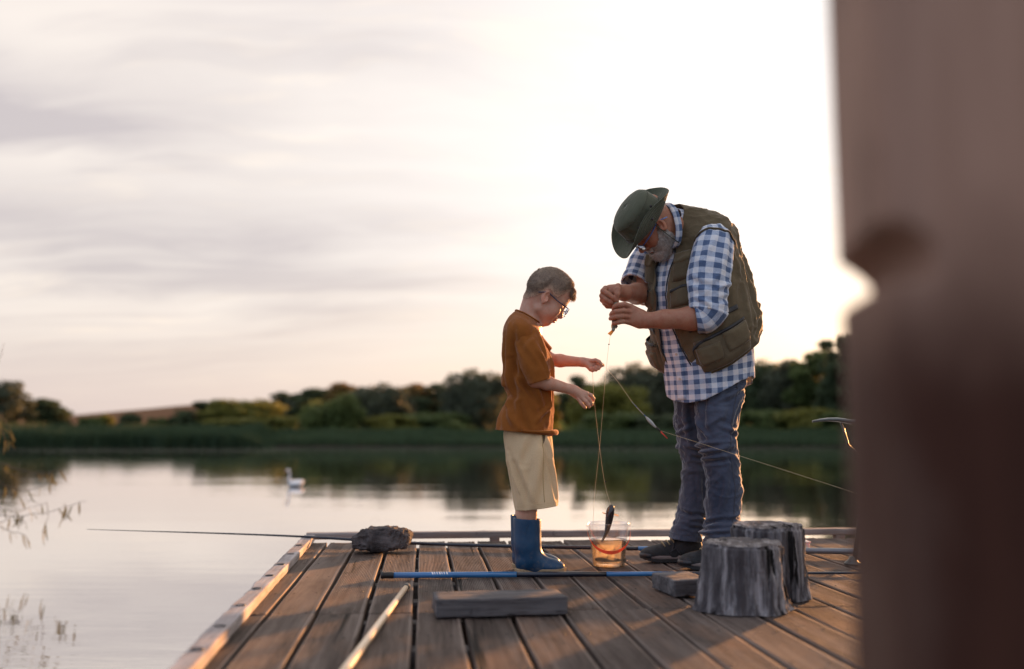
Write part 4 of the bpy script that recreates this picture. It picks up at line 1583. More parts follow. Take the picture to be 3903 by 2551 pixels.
LEAF = {  # leaf colours lightened in place of haze over the far bank
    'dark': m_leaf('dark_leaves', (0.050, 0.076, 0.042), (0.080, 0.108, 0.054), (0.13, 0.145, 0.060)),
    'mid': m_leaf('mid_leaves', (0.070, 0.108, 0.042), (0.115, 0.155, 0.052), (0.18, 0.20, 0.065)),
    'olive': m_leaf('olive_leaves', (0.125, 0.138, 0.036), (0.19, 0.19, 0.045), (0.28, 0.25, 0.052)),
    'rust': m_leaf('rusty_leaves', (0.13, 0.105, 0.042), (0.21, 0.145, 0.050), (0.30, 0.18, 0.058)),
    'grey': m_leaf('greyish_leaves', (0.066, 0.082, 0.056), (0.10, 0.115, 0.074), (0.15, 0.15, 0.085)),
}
M['bark'] = plain('tree_bark', (0.055, 0.042, 0.032), 0.9, 0.6, 12, 0.3)


def leaf_cloud(rad, hgt, nlobe, nleaf, size, seed, droop=0.0, low=0.12):
    """crown: leaf-sized faces gathered in uneven clumps around the ends of limbs"""
    g = np.random.default_rng(seed)
    lobes = []
    while len(lobes) < nlobe:
        p = g.uniform(-1, 1, 3)
        r_ = np.linalg.norm(p)
        if 0.35 < r_ < 1.0:
            q = p * np.array((rad, rad, hgt * (0.5 - low / 2))) * g.uniform(0.75, 1.05)
            q[2] += hgt * (0.5 + low / 2)
            q[:2] *= 1.0 - 0.35 * max(0, (q[2] / hgt - 0.6)) - 0.35 * max(0, 0.35 - q[2] / hgt)
            lobes.append((q, g.uniform(0.22, 0.42) * rad))
    P_, N_ = [], []
    per = nleaf // nlobe
    for (c, r_) in lobes:
        d_ = g.normal(size=(per, 3))
        d_ /= np.linalg.norm(d_, axis=1)[:, None]
        rr = r_ * g.uniform(0.35, 1.1, (per, 1)) ** 0.6
        pp_ = c + d_ * rr * np.array((1, 1, 0.72 + droop))
        if droop:
            pp_[:, 2] -= droop * rr[:, 0] * g.uniform(0, 1.6, per)
        P_.append(pp_)
        N_.append(d_ * 0.6 + g.normal(size=(per, 3)) * 0.6)
    p = np.concatenate(P_)
    nrm = unit_rows(np.concatenate(N_))
    a = unit_rows(np.cross(nrm, g.normal(size=nrm.shape)))
    b = np.cross(nrm, a)
    s = size * g.uniform(0.55, 1.3, (len(p), 1))
    el_ = 1.0 + droop
    v = np.stack([p - a * s * 0.5, p + b * s * 0.45 * el_, p + a * s * 0.5 + nrm * s * 0.15, p - b * s * 0.45 * el_], 1).reshape(-1, 3)
    f = np.arange(len(p) * 4).reshape(-1, 4)
    return v, f, lobes


def trunk_mesh(lobes, hgt, r0, seed):
    g = np.random.default_rng(seed)
    geo = Geo()
    top = hgt * 0.62
    bend = g.normal(size=2) * hgt * 0.03
    tr = [np.array((bend[0] * t * t, bend[1] * t * t, top * t - 0.4 * (t == 0))) for t in np.linspace(0, 1, 6)]
    geo.tube(tr, [r0 * 1.35, r0, r0 * 0.85, r0 * 0.7, r0 * 0.5, r0 * 0.3], 9)
    for (c, r_) in lobes[::2]:
        t0 = g.uniform(0.3, 0.9)
        a = np.array((bend[0] * t0 * t0, bend[1] * t0 * t0, top * t0))
        mid = a + (c - a) * 0.5 + np.array((0, 0, 0.06 * hgt))
        geo.tube([a, mid, c], [r0 * 0.38, r0 * 0.24, r0 * 0.08], 6, caps=False)
    return geo


ARCH = {}
for nm_, (rad, hgt, nl, nf, sz, sd_, dr, low) in {
    'round': (3.6, 8.0, 60, 13000, 0.38, 11, 0.0, 0.0),
    'tall': (2.7, 9.5, 56, 12000, 0.36, 12, 0.0, 0.0),
    'broad': (5.0, 8.0, 76, 15000, 0.42, 13, 0.0, 0.0),
    'shrub': (2.4, 3.6, 36, 7500, 0.28, 14, 0.0, 0.0),
    'willow': (3.2, 7.0, 44, 9000, 0.32, 15, 0.9, 0.05),
}.items():
    v_, f_, lb = leaf_cloud(rad, hgt, nl, nf, sz, sd_, dr, low)
    cr = mesh('crown', v_, f_, False)
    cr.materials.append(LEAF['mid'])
    tg = trunk_mesh(lb, hgt, 0.16 if nm_ != 'shrub' else 0.07, sd_)
    ARCH[nm_] = (cr, mesh('trunk', tg.v, tg.f, True, M['bark']), rad, hgt)


def tree(kind, px, top, wpx, Dist, leaf, label, cat='tree', group='trees along the far bank'):
    """px, top, wpx in view pixels of the photograph (width 2380)"""
    cr, tr, rad, hgt = ARCH[kind]
    s_ = 3903 / 2380.0
    q = P(px * s_, top * s_, Dist)
    zb = float(land_h(np.array([q[0]]), np.array([Dist]))[0])
    H = q[2] - zb
    wdt = wpx / 2380.0 * Dist * (1.28 if px > 440 else 1.0)
    root = empty({'shrub': 'shrub'}.get(kind, 'tree'), (q[0], Dist, zb - 0.05))
    root.rotation_euler = (0, 0, random.uniform(0, 6.28))
    root.scale = (wdt / (2 * rad), wdt / (2 * rad), H / (hgt * 1.02))
    for me_, n_ in ((tr, 'trunk'), (cr, 'crown')):
        o = bpy.data.objects.new(n_, me_)
        COL.objects.link(o)
        o.parent = root
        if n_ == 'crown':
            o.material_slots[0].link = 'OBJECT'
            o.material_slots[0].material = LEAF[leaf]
    return tag(root, label, cat, group)


T = [
    ('round', 10, 886, 130, 104, 'grey', 'dark rounded tree at the far left edge of the bank'),
    ('round', 112, 926, 108, 110, 'dark', 'dark green round tree second from the left edge'),
    ('shrub', 205, 966, 60, 112, 'mid', 'small green bush where the brown field meets the reeds at left'),
    ('shrub', 248, 960, 48, 118, 'olive', 'small olive bush below the left end of the field'),
    ('shrub', 306, 957, 56, 116, 'dark', 'dark little bush in the middle of the field edge'),
    ('shrub', 365, 968, 66, 118, 'mid', 'low wide bush before the brown field'),
    ('shrub', 420, 957, 66, 117, 'dark', 'dark bush left of the olive trees on the bank'),
    ('tall', 470, 930, 84, 122, 'dark', 'dark upright tree at the right end of the open field'),
    ('round', 528, 928, 100, 118, 'olive', 'olive green tree beside the dark upright tree'),
    ('broad', 598, 930, 128, 122, 'olive', 'wide yellowish olive tree above the end of the reeds'),
    ('tall', 652, 908, 66, 135, 'dark', 'dark narrow tree rising behind the olive trees'),
    ('round', 700, 914, 84, 130, 'grey', 'greyish tree left of the tall green tree'),
    ('tall', 732, 898, 86, 112, 'dark', 'tall dark green tree with a straight left side'),
    ('willow', 768, 912, 112, 98, 'mid', 'drooping green willow hanging over the far shore'),
    ('round', 800, 891, 104, 138, 'rust', 'rusty orange topped tree behind the willow'),
    ('broad', 884, 895, 134, 116, 'grey', 'broad dark grey green tree right of the rusty one'),
    ('round', 958, 892, 92, 124, 'rust', 'brownish tree between two darker crowns'),
    ('tall', 1012, 888, 74, 122, 'dark', 'narrow dark tree left of the big crown'),
    ('broad', 1106, 864, 140, 110, 'grey', 'biggest dark round crown just left of the boy'),
    ('round', 1180, 890, 100, 120, 'mid', 'tree whose crown is half covered by the shirt of the boy'),
    ('round', 1248, 900, 110, 124, 'olive', 'olive tree mostly hidden behind the boy'),
    ('tall', 1340, 868, 62, 118, 'dark', 'slim dark tree between the hands of the boy'),
    ('broad', 1410, 892, 150, 112, 'olive', 'low wide olive tree right of the fist of the boy'),
    ('broad', 1486, 850, 150, 120, 'grey', 'tall greyish crown in front of the man'),
    ('round', 1560, 858, 120, 124, 'mid', 'green tree partly covered by the vest of the man'),
    ('broad', 1660, 850, 160, 122, 'dark', 'dark tree hidden behind the legs of the man'),
    ('broad', 1778, 842, 140, 112, 'dark', 'dark broad tree just right of the shirt tail of the man'),
    ('round', 1846, 838, 120, 108, 'grey', 'greyish tree in the dark wood at right'),
    ('tall', 1906, 808, 110, 104, 'mid', 'tall green tree stepping up towards the post'),
    ('tall', 1958, 772, 110, 98, 'dark', 'tallest spiky tree touching the edge of the post'),
    ('broad', 2040, 770, 150, 100, 'dark', 'tree almost wholly hidden by the post'),
    ('shrub', 1760, 950, 120, 96, 'mid', 'green bush low on the bank right of the man'),
    ('shrub', 1868, 945, 150, 94, 'olive', 'olive bush low on the bank near the post'),
    ('shrub', 1940, 955, 130, 92, 'mid', 'green bush at the water just left of the post'),
    ('shrub', 900, 960, 110, 100, 'olive', 'yellow green bush under the broad grey tree'),
    ('shrub', 1010, 955, 150, 104, 'mid', 'wide green bush under the narrow dark tree'),
    ('shrub', 1420, 955, 150, 98, 'mid', 'green bush at the shore below the olive tree'),
    ('shrub', 1530, 960, 130, 96, 'dark', 'dark bush at the shore before the knees of the man'),
    ('shrub', 560, 968, 140, 104, 'olive', 'olive bush behind the reeds at left centre'),
    ('shrub', 660, 965, 110, 102, 'olive', 'olive bush right behind the end of the reed bed'),
]
for t_ in T:
    cat = 'bush' if t_[0] == 'shrub' else 'tree'
    tree(*t_[:6], t_[6], cat, 'bushes along the far bank' if cat == 'bush' else 'trees along the far bank')


# the wood goes on along the bank beyond the post: one mass
wv, wf, wn = [], [], 0
src_v = np.array([w_.co[:] for w_ in ARCH['broad'][0].vertices])
for q, xv in enumerate((2130, 2230, 2330, 2440, 2560, 2690, 2830, 2990)):
    cw = P(xv * 3903 / 2380, 1640, 100 + 6 * (q % 3))
    hb = float(land_h(np.array([cw[0]]), np.array([cw[1]]))[0])
    an = 1.3 * q
    rt = np.array([[math.cos(an), -math.sin(an), 0], [math.sin(an), math.cos(an), 0], [0, 0, 1.0]])
    vq = (src_v * np.array((1.0, 1.0, 1.05 + 0.12 * (q % 3)))) @ rt.T + np.array((cw[0], cw[1], hb))
    wv.append(vq)
    wf.append(np.arange(len(vq)).reshape(-1, 4) + wn)
    wn += len(vq)
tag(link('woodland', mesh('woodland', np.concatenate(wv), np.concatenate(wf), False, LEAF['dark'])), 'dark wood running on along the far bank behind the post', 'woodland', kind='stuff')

# ------------------------------------------------------------------ reeds
M['reed'] = m_leaf('reed_blades', (0.034, 0.066, 0.036), (0.055, 0.092, 0.046), (0.10, 0.125, 0.058), 0.28)


def reeds(x0, x1, y0, y1, n, hmin, hmax, seed, name, label):
    g = np.random.default_rng(seed)
    X_ = g.uniform(x0, x1, n)
    Y_ = g.uniform(y0, y1, n)
    Z_ = np.maximum(land_h(X_, Y_), WZ - 0.1)
    cl_n = fbm(np.stack([X_ * 0.22, Y_ * 0.22, X_ * 0], -1), 3)
    H = (hmin + (hmax - hmin) * np.clip(0.55 + cl_n * 0.8, 0, 1)) * g.uniform(0.75, 1.1, n)
    ends = np.clip(np.minimum(X_ - x0, x1 - X_) / 2.5, 0.15, 1)
    H *= ends
    lean = g.normal(size=(n, 2)) * 0.16
    w = g.uniform(0.012, 0.035, n)
    an = g.uniform(0, math.pi, n)
    sx, sy = np.cos(an) * w, np.sin(an) * w
    b = np.stack([X_, Y_, Z_], -1)
    mid = b + np.stack([lean[:, 0] * H * 0.35, lean[:, 1] * H * 0.35, H * 0.6], -1)
    tip = b + np.stack([lean[:, 0] * H * 1.3, lean[:, 1] * H * 1.3, H], -1)
    s3 = np.stack([sx, sy, 0 * sx], -1)
    v = np.stack([b - s3, b + s3, mid + s3 * 1.2, mid - s3 * 1.2, tip], 1).reshape(-1, 3)
    q = np.arange(n)[:, None] * 5
    f = np.concatenate([q + [[0, 1, 2]], q + [[0, 2, 3]], q + [[3, 2, 4]]])
    tag(link(name, mesh(name, v, f, False, M['reed'])), label, 'reeds', kind='stuff')


reeds(-41, -18.4, 79, 86, 18000, 1.1, 1.6, 1, 'reeds', 'dense green reed bed along the far shore at left')
reeds(-22, 75, 80.5, 91, 44000, 0.4, 0.95, 2, 'reeds', 'dark reeds fringing the far shore behind the people')
reeds(-60, -38, 82, 90, 9000, 0.9, 1.5, 3, 'reeds', 'reeds along the far shore at the left edge')

# ------------------------------------------------------------------ willow hanging over the water at left
M['wleaf'] = m_leaf('willow_leaf', (0.055, 0.070, 0.035), (0.10, 0.11, 0.045), (0.19, 0.15, 0.06), 0.35)
M['twig'] = plain('willow_twig', (0.07, 0.055, 0.04), 0.7)
WY = 9.6
wl_root = empty('willow_tree', (-8.6, WY + 0.6, WZ - 0.9))
tag(wl_root, 'willow at the left edge with bare twigs and narrow leaves trailing over the water', 'tree')
gq = np.random.default_rng(21)
tb_ = np.array((-8.6, WY + 0.6, WZ - 0.95))
Geo().tube([tb_, tb_ + (0.1, 0, 1.2), tb_ + (0.35, -0.1, 2.6), tb_ + (0.5, -0.2, 4.2)], [0.24, 0.19, 0.15, 0.09], 12).build('trunk', M['bark'], wl_root)
Vp = lambda x, y, dy=0.0: P(x * 3903 / 2380, y * 3903 / 2380, WY + dy)
top_ = tb_ + (0.35, -0.1, 2.6)
LM = None


def leaf_mesh():
    vs, fs = [], []
    for q in range(7):
        t_ = q / 6
        w = 0.0065 * math.sin(math.pi * min(1, t_ * 0.95 + 0.05)) ** 0.8
        z_ = -0.10 * t_
        x_ = 0.012 * math.sin(t_ * 2.2)
        vs += [(x_, -w, z_), (x_ + 0.0025, 0, z_), (x_, w, z_)]
    for q in range(6):
        a = q * 3
        fs += [(a, a + 1, a + 4, a + 3), (a + 1, a + 2, a + 5, a + 4)]
    return mesh('leaf', vs, fs, True, M['wleaf'])


LM = leaf_mesh()


def twig(pts, r0, nleaf, dl=1.0, t0=0.3):
    pts = np.array(pts)
    t_ = np.linspace(0, 1, 18)
    p = hermite(t_, np.linspace(0, 1, len(pts)), pts)
    p += gq.normal(size=p.shape) * 0.006
    Geo().tube(p, np.linspace(r0, r0 * 0.35, 18), 6).build('twig', M['twig'], wl_root)
    for q in range(nleaf):
        i_ = int(gq.uniform(t0, 1) * 17)
        o = bpy.data.objects.new('leaf', LM)
        COL.objects.link(o)
        o.parent = wl_root
        o.matrix_parent_inverse = parent_inv(wl_root)
        o.location = p[i_]
        s = gq.uniform(0.7, 1.5) * dl
        o.scale = (s, s, s)
        o.rotation_euler = (gq.normal() * 0.35, gq.normal() * 0.45, gq.uniform(0, 6.28))


lim = lambda x, y, dy: [top_, lerp(top_, Vp(x, y, dy), 0.6) + (0, 0, 0.25), Vp(x, y, dy)]
# boughs reach in from the trunk, twigs trail from their ends
for (x_, y_, dy_, r_) in ((-45, 1060, 0.0, 0.02), (-60, 1180, 0.25, 0.016), (-60, 900, -0.2, 0.02)):
    Geo().tube(hermite(np.linspace(0, 1, 12), [0, .5, 1], np.array(lim(x_, y_, dy_))), np.linspace(0.05, r_ * 0.5, 12), 8).build('bough', M['bark'], wl_root)
twig([Vp(-45, 1060), Vp(20, 1085), Vp(90, 1100), Vp(150, 1092)], 0.006, 9)
twig([Vp(-45, 1060), Vp(0, 1120), Vp(60, 1140), Vp(130, 1118, .1)], 0.005, 10)
twig([Vp(-60, 1180, .25), Vp(20, 1200, .2), Vp(110, 1190, .1), Vp(200, 1163)], 0.005, 9, 1.1, 0.5)
twig([Vp(-60, 1180, .25), Vp(0, 1215, .2), Vp(50, 1185, .1), Vp(108, 1170)], 0.004, 6)
twig([Vp(108, 1168), Vp(112, 1190), Vp(106, 1215), Vp(104, 1240)], 0.003, 4, 1.2)
twig([Vp(150, 1170), Vp(154, 1185), Vp(150, 1205)], 0.003, 3)
twig([Vp(-60, 1180, .25), Vp(10, 1230, .2), Vp(50, 1240), Vp(70, 1262)], 0.004, 6)
twig([Vp(-60, 1180, .25), Vp(-10, 1150, .2), Vp(60, 1160), Vp(100, 1172)], 0.003, 5)
twig([Vp(-45, 1060), Vp(40, 1110), Vp(110, 1106), Vp(128, 1120)], 0.003, 8, 0.8, 0.8)
twig([Vp(-60, 1180, .25), Vp(20, 1185, .2), Vp(60, 1215), Vp(20, 1212)], 0.003, 5, 0.8)
twig([Vp(-45, 1060), Vp(0, 1160), Vp(40, 1182), Vp(62, 1160)], 0.003, 4, 0.8)
twig([Vp(-60, 900, -.2), Vp(-20, 950), Vp(4, 985), Vp(14, 1040)], 0.005, 12, 1.0)
twig([Vp(-60, 900, -.2), Vp(-15, 860), Vp(2, 830), Vp(10, 800)], 0.004, 3, 0.8)
twig([Vp(0, 960), Vp(16, 985), Vp(26, 1010), Vp(22, 1040)], 0.003, 8, 0.9)


# ------------------------------------------------------------------ swan
def make_swan():
    s = 3903 / 2380
    b0 = G(687 * s, 1131 * s, WZ)
    Ys = b0[1]
    sc = Ys / 24.0 * 0.64
    c = np.array((b0[0], Ys, WZ))
    rot = np.eye(3)
    q = Sdf()
    X_ = lambda x_, y_, z_: c + np.array((x_, y_, z_)) * sc
    q.ell(X_(0.02, 0.02, 0.10), np.array((0.215, 0.27, 0.125)) * sc, k=0.05)
    q.ell(X_(0.10, 0.22, 0.16), np.array((0.13, 0.20, 0.07)) * sc, k=0.06)
    q.ell(X_(-0.12, -0.14, 0.10), np.array((0.11, 0.15, 0.10)) * sc, k=0.06)
    nk = [(-0.15, -0.22, 0.14), (-0.19, -0.25, 0.26), (-0.175, -0.22, 0.40), (-0.18, -0.23, 0.54), (-0.22, -0.27, 0.60), (-0.26, -0.31, 0.585)]
    q.chain([X_(*p) for p in nk], np.array((0.055, 0.038, 0.031, 0.032, 0.042, 0.034)) * sc, k=0.02)
    v, f = q.build(0.016 * sc)
    root = empty('swan', (c[0], c[1], WZ))
    tag(root, 'white swan floating on the lake left of the boy', 'swan')
    M['swan'] = plain('white_feathers', (0.80, 0.80, 0.82), 0.8, 0.4, 20, 0.05)
    M['beak'] = plain('orange_beak', (0.55, 0.16, 0.03), 0.4)
    link('body', mesh('body', v, f, True, M['swan']), root)
    Geo().tube([X_(-0.26, -0.31, 0.58), X_(-0.31, -0.36, 0.56), X_(-0.335, -0.385, 0.548)], np.array((0.026, 0.018, 0.006)) * sc, 8).build('beak', M['beak'], root)
    for sx in (-1, 1):
        w_ = Sdf().ell(X_(0.04 + sx * 0.16, 0.10, 0.15), np.array((0.07, 0.24, 0.09)) * sc, k=0.02)
        v, f = w_.build(0.016 * sc)
        link('wing', mesh('wing', v, f, True, M['swan']), root)


make_swan()
# ------------------------------------------------------------------ people: shared makers
def m_skin(name, base, red, rough=0.45):
    m, k = newmat(name)
    oc = k.n('ShaderNodeTexCoord', out=3)
    at = k.n('ShaderNodeAttribute', attribute_name='tint')
    n = k.noise(oc, 34, 5, 0.65)
    n2 = k.noise(oc, 260, 3, 0.6)
    c = k.mix(k.math('MULTIPLY', k.maprange(n, 0.40, 0.66), 0.75), base, red)
    c = k.mix(k.math('MULTIPLY', k.maprange(n2, 0.55, 0.75), 0.35), c, tuple(v * 0.6 for v in red))
    c = k.mix(1.0, c, at, 'MULTIPLY')
    finish(k, pbr(k, c, rough, k.bump(k.math('ADD', n2, n), 0.25, 0.0015), sss=0.14, sssr=(1.0, 0.35, 0.2), ssss=0.012, spec=0.35))
    return m


def m_cloth(name, c1, c2, scale=1.0, rough=0.85, tl=0.12, weave=900.0, fold=0.5, rib=0.0):
    """woven or knitted cloth: faint weave, soft creases, a little light through thin edges"""
    m, k = newmat(name)
    oc = k.n('ShaderNodeTexCoord', out=3)
    fb = k.n('ShaderNodeAttribute', out=1, attribute_name='fab')
    w = k.noise(k.mul(fb, (1, 1, 1)), weave * 0.5, 2, 0.6)
    cr = k.noise(k.mul(oc, (1, 1, 0.6)), 22 * scale, 4, 0.55, dist=0.7)
    bl = k.noise(oc, 7 * scale, 3, 0.5)
    c = k.mix(k.maprange(bl, 0.3, 0.7), c1, c2)
    c = k.mix(k.math('MULTIPLY', k.maprange(w, 0.4, 0.7), 0.25), c, tuple(v * 1.35 for v in c2))
    h = k.math('ADD', k.math('MULTIPLY', cr, fold), k.math('MULTIPLY', w, 0.05))
    if rib:
        sp = k.n('ShaderNodeSeparateXYZ', {0: fb}, out=None)
        r1 = k.math('SINE', k.math('MULTIPLY', sp.outputs[0], rib))
        r2 = k.math('SINE', k.math('MULTIPLY', sp.outputs[1], rib))
        rr = k.math('MULTIPLY', k.math('MAXIMUM', r1, r2), 1.0)
        h = k.math('ADD', h, k.math('MULTIPLY', rr, 0.07))
        c = k.mix(k.maprange(rr, -0.6, 0.8), tuple(v * 0.84 for v in c1), c)
    nm = k.bump(h, 0.6, 0.012)
    a = pbr(k, c, rough, nm, sheen=0.6, sheenr=0.35, sheent=k.mix(0.5, c, (1, 1, 1)), spec=0.15)
    b = k.n('ShaderNodeBsdfTranslucent', {'Color': c, 'Normal': nm})
    finish(k, k.n('ShaderNodeMixShader', {0: tl, 1: a, 2: b}))
    return m


def head_prims(q, X, s, Rm, jaw=1.0, nose=1.0, crown=0.0):
    """head in its own frame (x forward, y left, z up, origin between the ears), s = size factor"""
    V = lambda x, y, z: X(x, y, z)
    E = lambda c, r, k=0.01, op='u', rot=None: q.ell(V(*c), np.array(r) * s, Rm if rot is None else Rm @ rot, k * s, op)
    Cn = lambda a, b, ra, rb, k=0.01: q.cone(V(*a), V(*b), ra * s, rb * s, k * s)
    E((-0.008, 0, 0.045 + crown), (0.098, 0.077, 0.088 + crown), 0.02)
    E((0.030, 0, 0.050 + crown), (0.062, 0.066, 0.066), 0.03)
    E((0.042, 0, -0.030 * jaw), (0.048 * (0.6 + 0.4 * jaw), 0.055, 0.072 * jaw), 0.03)
    for y in (-1, 1):
        Cn((0.0, y * 0.048 * jaw, -0.052), (0.068 * jaw, y * 0.014, -0.092 * jaw), 0.019, 0.016, 0.03)
        E((0.055, y * 0.037, -0.026), (0.026, 0.022, 0.030), 0.03)
    E((0.076 * jaw, 0, -0.098 * jaw), (0.016, 0.020, 0.016), 0.02)
    for y in (-1, 1):
        Cn((0.084, y * 0.010, 0.029), (0.070, y * 0.046, 0.030), 0.009, 0.009, 0.016)
        E((0.096, y * 0.032, 0.008), (0.017, 0.018, 0.012), 0.012, 's')
        E((0.0755, y * 0.032, 0.007), (0.0125, 0.0135, 0.0115), 0.003)
    nx = -0.06 * (1 - jaw)
    Cn((0.090 + nx * 0.3, 0, 0.014), (0.108 + 0.005 * nose + nx, 0, -0.026 * (0.4 + 0.6 * jaw)), 0.0075, 0.0105 * nose, 0.014)
    E((0.112 + 0.004 * nose + nx, 0, -0.030 * (0.4 + 0.6 * jaw)), (0.011 * nose, 0.010 * nose, 0.009), 0.010)
    for y in (-1, 1):
        E((0.101 + nx, y * 0.0125 * nose, -0.035 * (0.4 + 0.6 * jaw)), (0.011, 0.0075, 0.0075), 0.008)
        E((0.106 + nx, y * 0.0065, -0.0425 * (0.4 + 0.6 * jaw)), (0.005, 0.003, 0.003), 0.003, 's')
    lz = 0.35 + 0.65 * jaw
    lx = -0.10 * (1 - jaw) * 0.5
    E((0.092 + lx, 0, -0.052 * lz), (0.012, 0.024, 0.014), 0.012)
    E((0.0985 + lx, 0, -0.0605 * lz), (0.009, 0.021, 0.0052), 0.004)
    E((0.0955 + lx, 0, -0.0715 * lz), (0.0095, 0.018, 0.0065), 0.004)
    E((0.106 + lx, 0, -0.0655 * lz), (0.010, 0.024, 0.0016), 0.003, 's')
    for y in (-1, 1):
        a = R(-14)
        rt = np.array([[math.cos(a), 0, math.sin(a)], [0, 1, 0], [-math.sin(a), 0, math.cos(a)]])
        b = R(18 * y)
        ry = np.array([[math.cos(b), -math.sin(b), 0], [math.sin(b), math.cos(b), 0], [0, 0, 1]])
        E((-0.008, y * 0.080, 0.002), (0.0195, 0.0075, 0.032), 0.006, 'u', ry @ rt)
        E((-0.001, y * 0.0875, 0.005), (0.0125, 0.0085, 0.0205), 0.003, 's', ry @ rt)
        E((0.004, y * 0.078, -0.006), (0.006, 0.005, 0.008), 0.003)
        E((-0.002, y * 0.077, -0.024), (0.009, 0.006, 0.010), 0.006)


def tint_face(loc, lips=(0.85, 0.48, 0.45), lz=1.0, lx=0.0):
    """flesh tints by place on the head (loc in head units)"""
    t = np.ones((len(loc), 3))
    x_, y_, z_ = loc.T
    g = lambda c, r: np.exp(-(((loc - np.array(c)) / np.array(r)) ** 2).sum(1))
    lip = np.maximum(g((0.10 + lx, 0, -0.061 * lz), (0.012, 0.022, 0.006)), g((0.098 + lx, 0, -0.072 * lz), (0.012, 0.019, 0.007)))
    t = t * (1 - lip[:, None]) + lip[:, None] * np.array(lips)
    for y in (-1, 1):
        ch = g((0.06, y * 0.045, -0.03), (0.03, 0.02, 0.025)) * 0.5
        t = t * (1 - ch[:, None] * (1 - np.array((1.0, 0.78, 0.72))))
        ea = g((-0.006, y * 0.085, 0.0), (0.022, 0.012, 0.034)) * 0.7
        t = t * (1 - ea[:, None] * (1 - np.array((1.0, 0.74, 0.66))))
        br = g((0.080, y * 0.030, 0.031), (0.014, 0.020, 0.005)) * 0.85
        t = t * (1 - br[:, None] * (1 - np.array((0.34, 0.28, 0.22))))
        lash = g((0.088, y * 0.032, 0.003), (0.010, 0.014, 0.0025)) * 0.85
        t = t * (1 - lash[:, None] * (1 - np.array((0.22, 0.17, 0.15))))
    return t


def normals_of(v, f):
    n = np.zeros_like(v)
    fn = np.cross(v[f[:, 2]] - v[f[:, 0]], v[f[:, 3]] - v[f[:, 1]])
    for a in range(4):
        np.add.at(n, f[:, a], fn)
    return unit_rows(n)


def tubes(name, pts, rad, m, parent, n=8):
    return Geo().tube(pts, rad, n).build(name, m, parent)


def pxr(l, r, Y, b, pw=2.2):
    """ring from its left and right picture points at depth Y, half-width b across"""
    a_, b_ = P(*l, Y), P(*r, Y)
    return ((a_ + b_) / 2, (b_ - a_) / 2, np.array((0, b, 0)), pw)


def hairline(x_):
    return np.interp(x_, [-0.12, -0.075, -0.04, -0.02, 0.015, 0.04, 0.058, 0.072, 0.10], [-0.050, -0.046, -0.010, 0.034, 0.026, 0.030, 0.060, 0.078, 0.086])


# ------------------------------------------------------------------ the boy
BYC = 4.215
boy = empty('person', (P(2030, 2178, BYC)[0], BYC, 0))
tag(boy, 'boy in a rust T-shirt, cream shorts and blue boots watching the line', 'person')
hs = 0.905
po, yo = R(33), R(3)
Fh = np.array((math.cos(po) * math.cos(yo), math.sin(yo), -math.sin(po)))
Fh = unit(Fh)
Sh = unit(np.cross((0, 0, 1), Fh))
Uh = np.cross(Fh, Sh)
Rb = np.stack([Fh, Sh, Uh], 1)
Ob = P(2078, 1144, BYC)
LIPZ = 0.0
HXb = lambda x, y, z: Ob + Rb @ (np.array((x, y, z)) * hs)
q = Sdf()
head_prims(q, HXb, hs, Rb, jaw=0.80, nose=0.72, crown=0.007)
Bp = lambda x, y, dy=0.0: P(x, y, BYC + dy)
nb_ = Bp(2004, 1234)
q.cone(HXb(-0.052, 0, -0.030), nb_, 0.038, 0.042, 0.02)
q.ell(Bp(2008, 1268), (0.050, 0.115, 0.045), k=0.05)
q.ell(Bp(2010, 1380), (0.062, 0.105, 0.150), k=0.05)
q.ell(Bp(2015, 1600), (0.062, 0.100, 0.130), k=0.05)
# arms
shN, elN, wrN = Bp(2008, 1270, -0.115), Bp(2040, 1448, -0.155), Bp(2172, 1484, -0.10)
shF, elF, wrF = Bp(2015, 1270, 0.115), Bp(2090, 1372, 0.15), Bp(2222, 1381, 0.075)
q.cone(shN, elN, 0.036, 0.030, 0.02)
q.cone(elN, lerp(elN, wrN, 0.35), 0.0285, 0.0275, 0.012)
q.cone(lerp(elN, wrN, 0.35), wrN, 0.0275, 0.0195, 0.012)
q.cone(shF, elF, 0.036, 0.030, 0.02)
q.cone(elF, lerp(elF, wrF, 0.35), 0.0285, 0.0265, 0.012)
q.cone(lerp(elF, wrF, 0.35), wrF, 0.0265, 0.0190, 0.012)
# near hand: relaxed, fingers pointing down and forward
hy = -0.10
Hn = lambda x, y, dy=0.0: Bp(x, y, hy + dy)
q.cone(wrN, Hn(2190, 1489), 0.0190, 0.0190, 0.01)
q.cone(Hn(2188, 1487, 0.004), Hn(2234, 1502, -0.002), 0.0160, 0.0115, 0.012)
q.cone(Hn(2190, 1493, 0.0), Hn(2222, 1514, -0.004), 0.0165, 0.0110, 0.012)
q.cone(Hn(2188, 1498, 0.006), Hn(2208, 1520, 0.0), 0.0150, 0.0100, 0.010)
for pts, r_ in (
    ([Hn(2236, 1499, 0.006), Hn(2254, 1508, 0.006), Hn(2261, 1519, 0.012), Hn(2260, 1529, 0.018)], 0.0077),
    ([Hn(2228, 1506, -0.004), Hn(2245, 1522, -0.006), Hn(2254, 1535, -0.002), Hn(2255, 1543, 0.004)], 0.0080),
    ([Hn(2216, 1514, -0.008), Hn(2233, 1531, -0.010), Hn(2243, 1544, -0.006), Hn(2246, 1551, 0.0)], 0.0076),
    ([Hn(2204, 1521, -0.006), Hn(2216, 1538, -0.008), Hn(2226, 1550, -0.004), Hn(2231, 1555, 0.0)], 0.0068),
    ([Hn(2200, 1490, 0.016), Hn(2222, 1500, 0.026), Hn(2238, 1513, 0.030), Hn(2244, 1523, 0.028)], 0.0078),
):
    q.chain(pts, [r_ * 1.08, r_, r_ * 0.95, r_ * 0.85], 0.0025)
